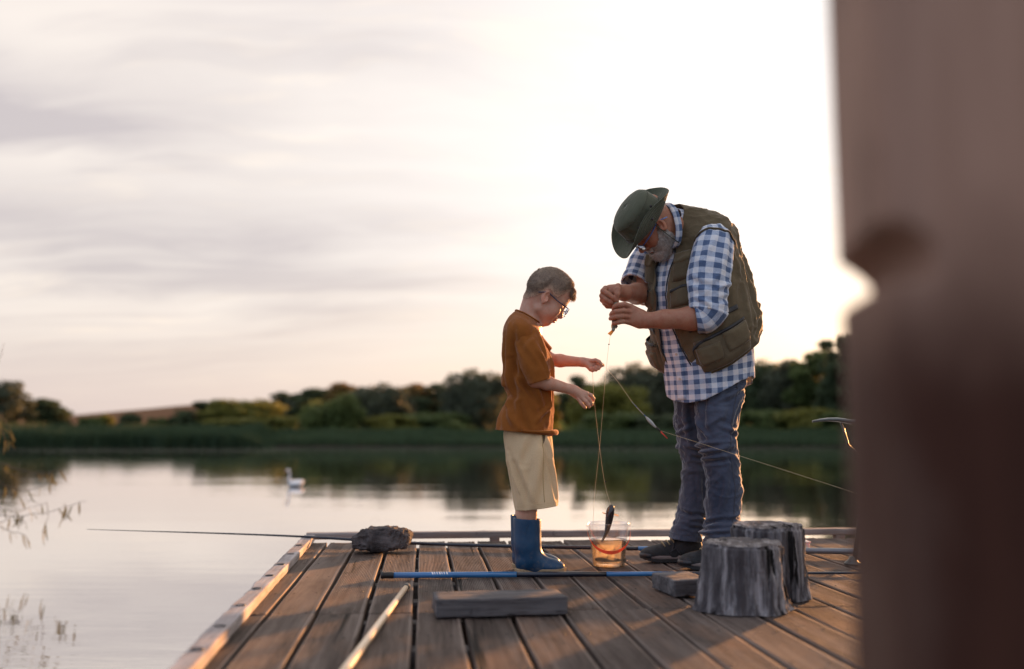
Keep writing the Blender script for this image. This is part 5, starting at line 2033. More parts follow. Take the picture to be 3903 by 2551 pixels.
# far hand: closed fist, palm side towards us, thumb on top
Hf = lambda x, y, dy=0.0: Bp(x, y, 0.065 + dy)
q.cone(wrF, Hf(2236, 1382, 0.01), 0.0185, 0.0180, 0.01)
q.ell(Hf(2254, 1386, 0.006), (0.0240, 0.0155, 0.0200), k=0.012)
q.cone(Hf(2240, 1390, 0.0), Hf(2252, 1408, -0.004), 0.0135, 0.0105, 0.008)
for pts, r_ in (
    ([Hf(2276, 1382, 0.016), Hf(2290, 1388, 0.006), Hf(2298, 1392, -0.002), Hf(2288, 1397, -0.010)], 0.0072),
    ([Hf(2272, 1384, 0.016), Hf(2286, 1398, 0.004), Hf(2282, 1404, -0.010), Hf(2270, 1398, -0.015)], 0.0080),
    ([Hf(2266, 1390, 0.014), Hf(2276, 1405, 0.002), Hf(2271, 1410, -0.012), Hf(2260, 1403, -0.016)], 0.0080),
    ([Hf(2258, 1394, 0.012), Hf(2264, 1410, 0.0), Hf(2258, 1413, -0.012), Hf(2250, 1406, -0.015)], 0.0076),
    ([Hf(2250, 1376, -0.006), Hf(2270, 1373, -0.012), Hf(2284, 1379, -0.016), Hf(2293, 1391, -0.014)], 0.0080),
):
    q.chain(pts, [r_ * 1.05, r_, r_ * 0.97, r_ * 0.88], 0.0022)
# legs down into the boots
for (dy, xo) in ((-0.068, 0), (0.072, -6)):
    q.cone(Bp(2015 + xo, 1660, dy), Bp(2012 + xo, 1860, dy), 0.060, 0.044, 0.03)
    q.cone(Bp(2012 + xo, 1860, dy), Bp(2008 + xo, 1960, dy), 0.044, 0.037, 0.02)
    q.cone(Bp(2008 + xo, 1960, dy), Bp(2002 + xo, 2110, dy), 0.037, 0.028, 0.02)
    q.cone(Bp(2002 + xo, 2130, dy), Bp(2085 + xo, 2148, dy), 0.024, 0.018, 0.02)
v, f = q.build(0.0028)
me = mesh('body', v, f, True, m_skin('boy_skin', (0.56, 0.325, 0.225), (0.54, 0.235, 0.15)))
loc = (v - Ob) @ Rb / hs
tn_ = tint_face(loc, lz=0.87, lx=-0.010)
far_ = np.linalg.norm(loc, axis=1) > 0.19
hl = hairline(loc[:, 0])
stub = np.exp(-np.clip((hl - loc[:, 2]) / 0.010, 0, 9)) * (loc[:, 0] < 0.06) * (np.abs(loc).max(1) < 0.16)
tn_ = tn_ * (1 - 0.45 * stub[:, None] * np.array((0.7, 0.8, 0.85)))
tn_[far_] = 1.0
attr_color(me, tn_)
link('body', me, boy)
nrm_b = normals_of(v, f)


# hair: a close cap plus strands, clipped short at the sides
def m_hair(name, c1, c2, c3):
    m, k = newmat(name)
    oc = k.n('ShaderNodeTexCoord', out=3)
    n = k.noise(oc, 240, 3, 0.6)
    n2 = k.noise(oc, 30, 3, 0.6)
    c = k.mix(k.maprange(n, 0.35, 0.65), c1, c2)
    c = k.mix(k.math('MULTIPLY', k.maprange(n2, 0.5, 0.7), 0.6), c, c3)
    at = k.n('ShaderNodeAttribute', attribute_name='tint')
    c = k.mix(1.0, c, at, 'MULTIPLY')
    nm = k.bump(n, 0.6, 0.003)
    a = pbr(k, c, 0.5, nm, spec=0.35)
    b = k.n('ShaderNodeBsdfTranslucent', {'Color': c})
    finish(k, k.n('ShaderNodeMixShader', {0: 0.25, 1: a, 2: b}))
    return m


def hairs(bv, bf, name, m, parent, tint=None):
    me_ = mesh(name, bv, bf, False, m)
    attr_color(me_, np.ones((len(bv), 3)) if tint is None else np.repeat(tint, 5, axis=0))
    o = link(name, me_, parent)
    o['kind'] = 'stuff'
    return o


def cap_from(v, f, nrm, keep, thick, name, m, parent, tint=None):
    kf = keep[f].all(1)
    used = np.unique(f[kf])
    idx = -np.ones(len(v), int)
    idx[used] = np.arange(len(used))
    vv = v[used] + nrm[used] * thick[used][:, None]
    me_ = mesh(name, vv, idx[f[kf]], True, m)
    attr_color(me_, np.ones((len(used), 3)) if tint is None else tint[used])
    return link(name, me_, parent), used


x_, y_, z_ = loc.T
ear_clear = (((loc - np.array((-0.006, 0, 0.0))) / np.array((0.024, 1, 0.038))) ** 2)[:, [0, 2]].sum(1)
isear = (np.abs(y_) > 0.0745) & (ear_clear < 1.1)
edge_n = 0.004 * pn(v * 160)
hair_k = (z_ + edge_n > hairline(x_)) & (~far_) & (~isear) & (np.abs(loc).max(1) < 0.16)
up_ = np.clip((z_ - hairline(x_)) / 0.07, 0, 1)
front = np.clip((x_ - 0.02) / 0.06, 0, 1) * up_
thick = (0.0009 + 0.0080 * up_ ** 1.6 + 0.004 * front) + 0.0012 * pn(v * 220)
M['boyhair'] = m_hair('short_brown_hair', (0.17, 0.118, 0.082), (0.32, 0.23, 0.165), (0.44, 0.32, 0.22))
fade = np.clip(up_ / 0.55, 0, 1)[:, None]
htint = (1 - fade) * np.array((2.3, 2.0, 1.9)) + fade
hair, used = cap_from(v, f, nrm_b, hair_k, thick, 'hair', M['boyhair'], boy, htint)
g = np.random.default_rng(5)
pick = g.choice(used, 22000)
pick = pick[g.uniform(size=len(pick)) < 0.25 + up_[pick]]
wgt = up_[pick]
dirs = (0.75 * Fh - 0.15 * Uh)[None] * np.clip(x_[pick] * 8 + 0.7, -0.3, 1)[:, None] - Uh[None] * np.clip(0.9 - z_[pick] * 9, 0, 1.2)[:, None]
dirs = dirs - nrm_b[pick] * (dirs * nrm_b[pick]).sum(1)[:, None] * 0.8
L_ = 0.004 + 0.009 * wgt + 0.006 * front[pick]
bv, bf = blades(v[pick] + nrm_b[pick] * (thick[pick] * 0.7)[:, None], nrm_b[pick], unit_rows(dirs + 1e-4), L_, 0.00040, 0.55, 6)
hairs(bv, bf, 'hair_strands', M['boyhair'], hair, htint[pick])
# longer fringe
fr_idx = np.where((x_ > 0.070) & (z_ > 0.078) & (z_ < 0.112) & (np.abs(y_) < 0.052) & ~far_)[0]
pick = g.choice(fr_idx, 1500)
dirs = np.tile(0.55 * Fh - 0.85 * Uh, (len(pick), 1))
bv, bf = blades(v[pick] + nrm_b[pick] * 0.007, nrm_b[pick], unit_rows(dirs), 0.026, 0.0006, 0.45, 9, 0.6)
hairs(bv, bf, 'fringe', M['boyhair'], hair)

# glasses
M['frame_dark'] = plain('dark_blue_frame', (0.012, 0.022, 0.055), 0.3, coat=0.4)
M['frame_blue'] = plain('blue_frame', (0.02, 0.16, 0.50), 0.3, coat=0.4)


def m_lens(name):
    m, k = newmat(name)
    tr = k.n('ShaderNodeBsdfTransparent', {'Color': (0.93, 0.95, 0.97, 1)})
    gl = k.n('ShaderNodeBsdfGlossy', {'Roughness': 0.02})
    fr = k.n('ShaderNodeFresnel', {'IOR': 1.45})
    finish(k, k.n('ShaderNodeMixShader', {0: fr, 1: tr, 2: gl}))
    return m


M['lens'] = m_lens('spectacle_lens')


def glasses(X, parent, m1, m2, zt=0.012, fx=0.112, w=0.066, sag=0.0):
    root = Geo()
    ob = None
    for y in (-1, 1):
        c = [(fx, y * 0.006, zt + 0.010), (fx - 0.002, y * 0.035, zt + 0.013), (fx - 0.010, y * w, zt + 0.010), (fx - 0.010, y * (w - 0.001), zt - 0.010), (fx - 0.004, y * 0.045, zt - 0.020), (fx, y * 0.020, zt - 0.018), (fx, y * 0.007, zt - 0.004)]
        p = hermite(np.linspace(0, 1, 40), np.linspace(0, 1, 8), np.array(c + [c[0]]))
        root.tube([X(*r) for r in p], 0.0016, 6, caps=False)
    root.tube([X(fx, -0.007, zt + 0.006), X(fx + 0.002, 0, zt + 0.008), X(fx, 0.007, zt + 0.006)], 0.0016, 6)
    ob = root.build('glasses', m2, parent)
    for y in (-1, 1):
        tubes('temple', [X(fx - 0.010, y * w, zt + 0.008), X(0.05, y * (w + 0.008), zt + 0.010), X(0.0, y * 0.0775, zt + 0.018), X(-0.018, y * 0.0805, zt + 0.014), X(-0.046, y * 0.0800, zt - 0.006)], [0.0024, 0.0026, 0.0024, 0.0022, 0.0024], m1, ob)
        c = np.array([(fx - 0.002, y * 0.008, zt + 0.008), (fx - 0.003, y * 0.035, zt + 0.011), (fx - 0.010, y * (w - 0.002), zt + 0.008), (fx - 0.010, y * (w - 0.003), zt - 0.009), (fx - 0.005, y * 0.045, zt - 0.018), (fx - 0.002, y * 0.020, zt - 0.016)])
        link('lens', mesh('lens', [X(*r) for r in c], [tuple(range(6))], False, M['lens']), ob)
    return ob


glasses(HXb, boy, M['frame_dark'], M['frame_blue'], zt=0.006, fx=0.116)

# T-shirt
M['rust'] = m_cloth('rust_waffle_knit', (0.35, 0.115, 0.023), (0.43, 0.15, 0.032), 1.2, 0.9, 0.26, 500, 0.35, rib=1900.0)
tr_ = [
    (Bp(1997, 1650), Bp(2106, 1662) - Bp(1997, 1650), (0, 0.150, 0)),
    (Bp(2003, 1598), np.array((0.111, 0, -0.006)), (0, 0.146, 0)),
    (Bp(2014, 1551), np.array((0.102, 0, -0.003)), (0, 0.142, 0)),
    (Bp(2022, 1512), np.array((0.094, 0, 0)), (0, 0.139, 0)),
    (Bp(2013, 1462), np.array((0.104, 0, 0)), (0, 0.139, 0)),
    (Bp(2012, 1400), np.array((0.101, 0, -0.004)), (0, 0.140, 0)),
    (Bp(2000, 1326), np.array((0.092, 0, -0.010)), (0, 0.153, 0)),
    (Bp(1993, 1275), np.array((0.079, 0, -0.014)), (0, 0.160, 0)),
    (Bp(1993, 1240), np.array((0.066, 0, -0.018)), (0, 0.134, 0)),
    (Bp(2001, 1219), np.array((0.054, 0, -0.022)), (0, 0.087, 0)),
    (Bp(2011, 1208), np.array((0.047, 0, -0.026)), (0, 0.058, 0)),
]
tr_ = [(c, np.asarray(a, float), np.asarray(b, float), 2.3) for c, a, b in tr_]
# folds: u .75 faces the camera, 0 = chest, .5 = back
boy_folds = [(0.69, 0.84, 0.655, 0.30, -0.012, 0.013), (0.63, 0.86, 0.60, 0.22, 0.012, 0.014), (0.585, 0.80, 0.55, 0.30, -0.010, 0.012),
             (0.745, 0.60, 0.80, 0.22, 0.012, 0.014), (0.64, 0.60, 0.84, 0.14, -0.011, 0.012), (0.86, 0.66, 0.90, 0.10, 0.009, 0.014),
             (0.55, 0.32, 0.72, 0.03, 0.013, 0.013), (0.50, 0.25, 0.60, 0.0, -0.012, 0.013), (0.70, 0.24, 0.77, 0.0, -0.010, 0.011),
             (0.92, 0.50, 0.97, 0.15, -0.009, 0.011), (0.985, 0.72, 0.94, 0.40, 0.009, 0.011), (0.46, 0.52, 0.54, 0.36, 0.005, 0.011), (0.47, 0.42, 0.60, 0.30, -0.006, 0.010),
             (0.90, 0.25, 0.80, 0.10, 0.008, 0.010), (0.05, 0.6, 0.1, 0.2, 0.009, 0.014), (0.3, 0.6, 0.35, 0.15, -0.009, 0.014)]
wr_b = lambda b, u, vv: crumple(b, 9, 2.0, 0.0032, (1, 1, 0.6)) + 0.002 * fbm(b * 22, 2)
shirt_l = Loft(tr_, boy_folds, wr_b)
shirt = solid(link('shirt', shirt_l.mesh('shirt', 170, 150, M['rust']), boy), 0.003)
uu_ = np.linspace(0.74, 1.26, 40)
rr_ = 0.0035 + 0.0080 * np.sin(np.linspace(0, math.pi, 40)) ** 2
pp_ = shirt_l.pt(uu_ % 1.0, np.full(40, 0.012), 0.004)
pp_[:, 0] += 0.007 * np.sin(np.linspace(0, math.pi, 40)) ** 2
pp_[:, 2] += 0.002 + 0.006 * np.sin(np.linspace(0, math.pi, 40)) ** 2
Geo().tube(pp_, rr_ + 0.0006 * np.sin(np.arange(40) * 2.1), 12).build('rolled_hem', M['rust'], shirt)
cpp = shirt_l.pt(np.linspace(0, 1, 60, endpoint=False), np.full(60, 0.995), 0.002)
Geo().tube(np.concatenate([cpp, cpp[:2]]), 0.0036, 8, caps=False).build('neckband', M['rust'], shirt)


def tubering(pts, r1, r2, side, pw=2.1):
    """rings perpendicular to a path; side = vector giving axis B"""
    pts = [np.asarray(p, float) for p in pts]
    t = np.gradient(np.array(pts), axis=0)
    out = []
    for i_, p in enumerate(pts):
        tg_ = unit(t[i_])
        B = unit(np.asarray(side) - tg_ * np.dot(side, tg_))
        A = np.cross(B, tg_)
        out.append((p, A * r1[i_], B * r2[i_], pw))
    return out


slN = tubering([Bp(2000, 1240, -0.060), Bp(2004, 1262, -0.095), Bp(2013, 1305, -0.128), Bp(2030, 1370, -0.152), Bp(2049, 1432, -0.158), Bp(2057, 1457, -0.158)],
               [0.022, 0.042, 0.053, 0.055, 0.049, 0.0450], [0.018, 0.034, 0.044, 0.047, 0.046, 0.046], (0, 1, 0))
sl_l = Loft(slN, [(0.1, 0.25, 0.25, 0.75, 0.005, 0.010), (0.9, 0.3, 0.75, 0.8, -0.005, 0.010), (0.55, 0.2, 0.5, 0.7, 0.006, 0.012), (0.7, 0.45, 0.55, 0.95, 0.007, 0.009), (0.66, 0.3, 0.85, 0.5, -0.006, 0.010)], lambda b, u, vv: crumple(b, 12, 9.0, 0.003))
sn = solid(link('sleeve', sl_l.mesh('sleeve', 64, 56, M['rust']), shirt), 0.003)
Geo().tube(sl_l.pt(np.linspace(0, 1, 40), np.full(40, 0.90), 0.0), 0.0009, 5, caps=False).build('hem_seam', M['rust'], sn)
slF = tubering([Bp(2002, 1240, 0.065), Bp(2010, 1262, 0.100), Bp(2030, 1296, 0.128), Bp(2060, 1332, 0.142), Bp(2082, 1352, 0.145)],
               [0.022, 0.042, 0.046, 0.041, 0.0370], [0.018, 0.034, 0.042, 0.042, 0.040], (0, 1, 0))
sf_l = Loft(slF, [(0.3, 0.3, 0.2, 0.8, 0.004, 0.010)], lambda b, u, vv: 0.003 * fbm(b * 20 + 3, 3))
solid(link('sleeve', sf_l.mesh('sleeve', 56, 44, M['rust']), shirt), 0.003)

# shorts
M['cream'] = m_cloth('cream_fleece', (0.68, 0.49, 0.28), (0.78, 0.59, 0.36), 1.0, 0.9, 0.18, 500, 0.4)
shorts = empty('shorts', (0, 0, 0))
shorts.parent = boy
shorts.matrix_parent_inverse = parent_inv(boy)
for (sg, n_) in ((-1, 'near'), (1, 'far')):
    xo = 0 if sg < 0 else -7
    rings = [pxr((1945 + xo, 1598), (2078 + xo, 1598), BYC + sg * 0.040, 0.070),
             pxr((1927 + xo, 1650), (2098 + xo, 1652), BYC + sg * 0.042, 0.088),
             pxr((1934 + xo, 1730), (2107 + xo, 1730), BYC + sg * 0.052, 0.092),
             pxr((1944 + xo, 1790), (2112 + xo, 1786), BYC + sg * 0.060, 0.087),
             pxr((1958 + xo, 1872), (2120 + xo, 1862), BYC + sg * 0.066, 0.083),
             pxr((1970 + xo, 1946), (2128 + xo, 1926), BYC + sg * 0.068, 0.081)]
    lf = Loft(rings, [(0.72, 0.95, 0.82, 0.35, 0.012, 0.015), (0.62, 0.50, 0.70, 0.98, -0.010, 0.013), (0.86, 0.3, 0.93, 0.9, -0.009, 0.011),
                      (0.55, 0.4, 0.62, 0.78, 0.010, 0.012), (0.95, 0.5, 0.99, 0.95, 0.008, 0.011), (0.78, 0.2, 0.7, 0.5, -0.010, 0.013), (0.88, 0.2, 0.95, 0.45, 0.007, 0.010)],
              lambda b, u, vv: crumple(b, 8, 5.0, 0.003, (1, 1, 0.6)))
    lg = solid(link('leg', lf.mesh('leg', 110, 110, M['cream']), shorts), 0.003)
    if sg < 0:
        Geo().tube(lf.pt(np.linspace(0.845, 0.80, 30), np.linspace(0.16, 0.93, 30), 0.0006), 0.0013, 5).build('side_seam', plain('gold_seam', (0.42, 0.28, 0.12), 0.8), lg)
        Geo().tube(lf.pt(np.linspace(0.55, 1.05, 60), np.full(60, 0.945), 0.0003), 0.0009, 5).build('hem_seam', M['cream'], lg)
        M['pocketdark'] = plain('pocket_mouth_shade', (0.10, 0.065, 0.035), 0.9)
        patch(lf, 'pocket_opening', 0.846, 0.876, 0.155, 0.275, 0.0008, M['pocketdark'], lg, 8, 10, 4.0, 0.0012, shape=lambda A, B: (-1 + (A + 1) * (0.5 - 0.5 * B) ** 0.7, B))  # dark patch painted as the shade inside the pocket mouth


# rubber boots
def m_boot():
    m, k = newmat('blue_rubber')
    oc = k.n('ShaderNodeTexCoord', out=3)
    n = k.noise(oc, 25, 4, 0.6)
    c = k.mix(k.maprange(n, 0.35, 0.7), (0.007, 0.042, 0.098), (0.012, 0.060, 0.130))
    mud = k.noise(oc, 55, 4, 0.65)
    sp = k.n('ShaderNodeSeparateXYZ', {0: oc}, out=None)
    low = k.maprange(sp.outputs[2], 0.02, 0.10, 0.55, 0.08)
    c = k.mix(k.math('MULTIPLY', k.maprange(mud, 0.50, 0.66), low), c, (0.14, 0.12, 0.10))
    finish(k, pbr(k, c, k.maprange(n, 0.3, 0.7, 0.30, 0.55), k.bump(mud, 0.15, 0.002), spec=0.4))
    return m


M['boot'] = m_boot()
M['tan'] = plain('tan_rubber_sole', (0.36, 0.24, 0.13), 0.6, 0.3, 200, 0.15)


def foot_outline(L, wb, wh, n=40, toe=1.0):
    t = np.linspace(0, 1, n)
    half = np.interp(t, [0, 0.03, 0.1, 0.3, 0.5, 0.7, 0.85, 0.95, 1.0], [0.0, wh * 0.55, wh * 0.92, wh * 0.88, wh * 0.95, wb, wb * 0.88, wb * 0.5, 0.0])
    return t * L, half


def sole_mesh(L, wb, wh, z0, z1, spring=0.0, lug=0.0, nl=9, grow=0.0):
    xs_, hf = foot_outline(L, wb + grow, wh + grow)
    out = np.concatenate([np.stack([xs_, hf], 1), np.stack([xs_[::-1], -hf[::-1]], 1)[1:-1]])
    n = len(out)
    vs, fs = [], []
    zb = lambda x_: spring * max(0, (x_ / L - 0.7) / 0.3) ** 2 + spring * 0.3 * max(0, (0.08 - x_ / L) / 0.08)
    levels = [(z0, 0.96), (z0 + 0.003, 1.0), (z1 - 0.002, 1.0), (z1, 0.97)]
    for li, (z_, s_) in enumerate(levels):
        for (x_, y_) in out:
            lz = lug * (0.5 + 0.5 * math.copysign(1, math.sin(x_ / L * nl * 2 * math.pi))) if li == 0 else 0
            vs.append((L / 2 + (x_ - L / 2) * s_, y_ * s_, z_ + zb(x_) + lz))
    for li in range(3):
        for i_ in range(n):
            fs.append((li * n + i_, (li + 1) * n + i_, (li + 1) * n + (i_ + 1) % n, li * n + (i_ + 1) % n))
    fs.append(tuple(range(n)))
    fs.append(tuple(3 * n + i_ for i_ in range(n))[::-1])
    return np.array(vs), fs


def boot(origin, rz, name='rubber_boot'):
    q = Sdf()
    q.ell((0.052, 0, 0.150), (0.048, 0.042, 0.14), k=0.01)
    q.cone((0.053, 0, 0.060), (0.052, 0, 0.110), 0.042, 0.042, 0.03)
    q.cone((0.052, 0, 0.110), (0.050, 0, 0.245), 0.0415, 0.0545, 0.03)
    q.cone((0.040, 0, 0.040), (0.075, 0, 0.040), 0.036, 0.034, 0.02)
    q.cone((0.070, 0, 0.060), (0.135, 0, 0.034), 0.038, 0.026, 0.03)
    q.ell((0.158, 0, 0.0275), (0.042, 0.037, 0.024), k=0.022)
    q.cone((0.09, 0, 0.022), (0.155, 0, 0.020), 0.034, 0.030, 0.02)
    q.box((0.09, 0, -0.05), (0.3, 0.2, 0.060), None, 0.001, 0.002, 's')
    a = R(3)
    q.box((0.05, 0, 0.297), (0.2, 0.2, 0.080), np.array([[math.cos(a), 0, math.sin(a)], [0, 1, 0], [-math.sin(a), 0, math.cos(a)]]), 0.001, 0.002, 's')
    q.cone((0.052, 0, 0.11), (0.050, 0, 0.27), 0.0375, 0.0515, 0.003)
    q.pr[-1] = (*q.pr[-1][:3], 's', *q.pr[-1][4:])
    v, f = q.build(0.0026)
    T_ = Matrix.Translation(origin) @ Matrix.Rotation(rz, 4, 'Z')
    tf = lambda a: np.array([tuple(T_ @ Vector(p)) for p in a])
    o = link(name, mesh(name, tf(v), f, True, M['boot']), boy)
    sv, sf = sole_mesh(0.207, 0.0415, 0.0375, 0.0, 0.021, 0.006, 0.005, 9, 0.001)
    link('sole', mesh('sole', tf(sv), sf, False, M['tan']), o)
    # heel counter and cleats, moulded line of the shaft
    for q_ in range(4):
        g_ = Geo().box((0.016 + q_ * 0.014, -0.0345, 0.008), (0.008, 0.006, 0.011), 0, 0.001)
        link('cleat', mesh('cleat', tf(g_.v), g_.f, False, M['tan']), o)
    ln = [(0.098, -0.018, 0.215), (0.060, -0.052, 0.205), (0.040, -0.0505, 0.15), (0.038, -0.047, 0.10), (0.050, -0.046, 0.072), (0.072, -0.040, 0.066)]
    g_ = Geo().tube(hermite(np.linspace(0, 1, 30), np.linspace(0, 1, 6), np.array(ln)), 0.0011, 5)
    link('moulded_line', mesh('moulded_line', tf(g_.v), g_.f, True, M['boot']), o)
    return o


bN = G(1961, 2178, 0.0)
boot((P(1961, 2178, 4.148)[0], 4.148, 0.0015), R(-1))
boot((P(1950, 2160, 4.290)[0], 4.290, 0.0015), R(2))
# ------------------------------------------------------------------ the man
MYC = 4.40
FA = R(38)
Fm = np.array((-math.cos(FA), -math.sin(FA), 0.0))
Sm = np.array((math.sin(FA), -math.cos(FA), 0.0))          # towards his left, our near side
Zm = np.array((0, 0, 1.0))
Q = lambda x, y, dy=0.0: P(x, y, MYC + dy)
man = empty('person', (Q(2690, 2140)[0], MYC, 0))
tag(man, 'bearded man in green hat, fishing vest and checked shirt bending over a small fish', 'person')
Uq = unit((-0.76, -0.43, 0.45))
Fq = np.array((-0.54, 0.10, -0.83))
Fq = unit(Fq - Uq * np.dot(Fq, Uq))
Lq = np.cross(Uq, Fq)
Rq = np.stack([Fq, Lq, Uq], 1)
hm = 1.0
Oq = P(2519, 862, 4.235) - Lq * 0.082
HXm = lambda x, y, z: Oq + Rq @ (np.array((x, y, z)) * hm)
q = Sdf()
head_prims(q, HXm, hm, Rq, jaw=1.0, nose=1.25)
q.cone(HXm(-0.035, 0, -0.045), Q(2596, 884, 0.0), 0.062, 0.050, 0.03)
q.ell(Q(2642, 968), (0.075, 0.085, 0.06), k=0.04)
q.ell(Q(2660, 1060), (0.12, 0.12, 0.16), k=0.06)
q.ell(Q(2700, 1300), (0.12, 0.12, 0.16), k=0.06)
q.ell(Q(2712, 1470), (0.10, 0.13, 0.10), k=0.06)
# arms
shN, elN, wrN = Q(2722, 925, -0.17), Q(2712, 1205, -0.225), P(2464, 1222, 4.185)
q.cone(shN, elN, 0.055, 0.050, 0.03)
m1 = lerp(elN, wrN, 0.30) + (0, 0, -0.004)
q.cone(elN, m1, 0.048, 0.0485, 0.02)
q.cone(m1, lerp(elN, wrN, 0.72), 0.0475, 0.037, 0.02)
q.cone(lerp(elN, wrN, 0.72), wrN, 0.037, 0.0315, 0.02)
shF, elF, wrF = Q(2490, 960, 0.15), P(2458, 1122, 4.50), P(2380, 1117, 4.27)
q.cone(shF, elF, 0.055, 0.047, 0.03)
q.cone(elF, lerp(elF, wrF, 0.4), 0.045, 0.044, 0.02)
q.cone(lerp(elF, wrF, 0.4), wrF, 0.044, 0.034, 0.02)
# near hand: back of the hand towards us, four fingers closed round the fish
N_ = lambda x, y, Y: P(x, y, Y)
q.cone(wrN, N_(2440, 1218, 4.185), 0.0315, 0.030, 0.012)
for (k0, k1, r0, r1) in (((2440, 1200), (2404, 1172), 0.024, 0.0145), ((2440, 1208), (2402, 1190), 0.025, 0.0145), ((2438, 1220), (2399, 1209), 0.025, 0.014), ((2436, 1232), (2395, 1227), 0.022, 0.0125)):
    q.cone(N_(*k0, 4.188), N_(*k1, 4.178), r0, r1, 0.014)
for pts, r_ in (
    ([(2404, 1170, 4.175), (2382, 1161, 4.162), (2357, 1164, 4.160), (2343, 1170, 4.170), (2339, 1178, 4.182)], 0.0112),
    ([(2402, 1189, 4.172), (2376, 1185, 4.157), (2347, 1189, 4.155), (2334, 1195, 4.166), (2329, 1200, 4.178)], 0.0110),
    ([(2399, 1209, 4.173), (2374, 1206, 4.158), (2349, 1208, 4.156), (2334, 1212, 4.166), (2327, 1215, 4.178)], 0.0108),
    ([(2394, 1228, 4.176), (2375, 1226, 4.164), (2358, 1229, 4.162), (2345, 1232, 4.170), (2338, 1234, 4.180)], 0.0096),
    ([(2425, 1190, 4.205), (2395, 1180, 4.222), (2368, 1176, 4.218), (2350, 1178, 4.208)], 0.0125),
):
    q.chain([N_(*p) for p in pts], [r_ * 1.12, r_, r_ * 1.02, r_ * 0.92, r_ * 0.82][:len(pts)], 0.003)
# far hand: thumb and forefinger pinching the hook, other fingers curled under
q.cone(wrF, N_(2356, 1112, 4.235), 0.033, 0.031, 0.014)
q.ell(N_(2330, 1112, 4.222), (0.036, 0.020, 0.030), k=0.016)
q.cone(N_(2350, 1104, 4.212), N_(2352, 1118, 4.196), 0.021, 0.0155, 0.010)
for pts, r_ in (
    ([(2308, 1100, 4.205), (2298, 1110, 4.195), (2316, 1120, 4.186), (2336, 1135, 4.184), (2352, 1148, 4.188)], 0.0112),
    ([(2304, 1114, 4.212), (2294, 1128, 4.202), (2308, 1142, 4.192), (2326, 1152, 4.192), (2338, 1158, 4.198)], 0.0112),
    ([(2306, 1128, 4.218), (2296, 1144, 4.210), (2308, 1157, 4.202), (2325, 1164, 4.204)], 0.0110),
    ([(2312, 1140, 4.224), (2304, 1156, 4.218), (2315, 1168, 4.212), (2330, 1170, 4.216)], 0.0100),
    ([(2356, 1092, 4.205), (2356, 1104, 4.190), (2353, 1122, 4.184), (2350, 1138, 4.188)], 0.0125),
):
    q.chain([N_(*p) for p in pts], [r_ * 1.12, r_, r_ * 0.98, r_ * 0.9, r_ * 0.8][:len(pts)], 0.003)
# legs
for (dy, pts) in ((-0.09, [(2745, 1470), (2745, 1740), (2758, 2010)]), (0.10, [(2640, 1470), (2648, 1740), (2642, 2000)])):
    a, b, c = [Q(*p, dy) for p in pts]
    q.cone(a, b, 0.050, 0.032, 0.03)
    q.cone(b, c, 0.032, 0.026, 0.03)
v, f = q.build(0.0032)
me = mesh('body', v, f, True, m_skin('man_skin', (0.40, 0.190, 0.115), (0.34, 0.120, 0.070), 0.5))
loc = (v - Oq) @ Rq / hm
tn_ = tint_face(loc, (0.8, 0.5, 0.48))
far_ = np.linalg.norm(loc, axis=1) > 0.19
tn_[far_] = 1.0
attr_color(me, tn_)
link('body', me, man)
nrm_m = normals_of(v, f)
x_, y_, z_ = loc.T

# beard and nape hair
M['beard'] = m_hair('grey_white_beard', (0.40, 0.37, 0.34), (0.68, 0.65, 0.61), (0.85, 0.82, 0.78))
M['napehair'] = m_hair('short_grey_hair', (0.20, 0.165, 0.14), (0.34, 0.30, 0.27), (0.42, 0.38, 0.35))
topl = np.interp(x_, [-0.02, 0.008, 0.02, 0.05, 0.075, 0.095, 0.12], [-0.03, 0.012, -0.004, -0.034, -0.046, -0.044, -0.044])
lipm = (np.abs(y_) < 0.020) & (z_ < -0.057) & (z_ > -0.078) & (x_ > 0.088)
bd_k = (z_ + 0.004 * pn(v * 120) < topl) & (x_ > -0.006) & (z_ > -0.135) & (~far_) & (~lipm) & (np.abs(y_) < 0.078)
dep = np.clip((topl - z_) / 0.06, 0, 1)
thick = 0.002 + 0.024 * dep * np.clip((x_ + 0.01) / 0.06, 0.15, 1) + 0.004 * pn(v * 90)
beard, used = cap_from(v, f, nrm_m, bd_k, thick, 'beard', M['beard'], man)
g = np.random.default_rng(15)
pick = g.choice(used, 9000)
dirs = np.tile(0.35 * Fq - 1.0 * Uq, (len(pick), 1)) + nrm_m[pick] * 0.5
bv, bf = blades(v[pick] + nrm_m[pick] * (thick[pick] * 0.75)[:, None], nrm_m[pick], unit_rows(dirs), 0.007 + 0.017 * dep[pick], 0.00055, 0.75, 16, 0.5)
hairs(bv, bf, 'beard_strands', M['beard'], beard)
nap = np.where((x_ < -0.022) & (z_ < 0.05) & (z_ > -0.07) & ~far_)[0]
pick = g.choice(nap, 1800)
dirs = np.tile(-0.4 * Fq - 1.0 * Uq, (len(pick), 1))
bv, bf = blades(v[pick], nrm_m[pick], unit_rows(dirs), 0.006, 0.0003, 0.4, 17, 0.3)
hairs(bv, bf, 'hair', M['napehair'], man)
glasses(HXm, man, M['frame_blue'], M['frame_dark'], zt=0.004, fx=0.120, w=0.068)

# ------------------------------------------------------------------ hat
M['hat'] = m_cloth('olive_canvas_hat', (0.078, 0.084, 0.056), (0.108, 0.114, 0.078), 1.6, 0.9, 0.02, 700, 0.6)
M['hatband'] = m_cloth('hat_band', (0.056, 0.060, 0.040), (0.070, 0.074, 0.050), 1.6, 0.9, 0.02, 700, 0.3)


def hatpt(phi, r, z):
    return HXm(r * np.cos(phi) * 1.0 - 0.006, r * np.sin(phi), z)


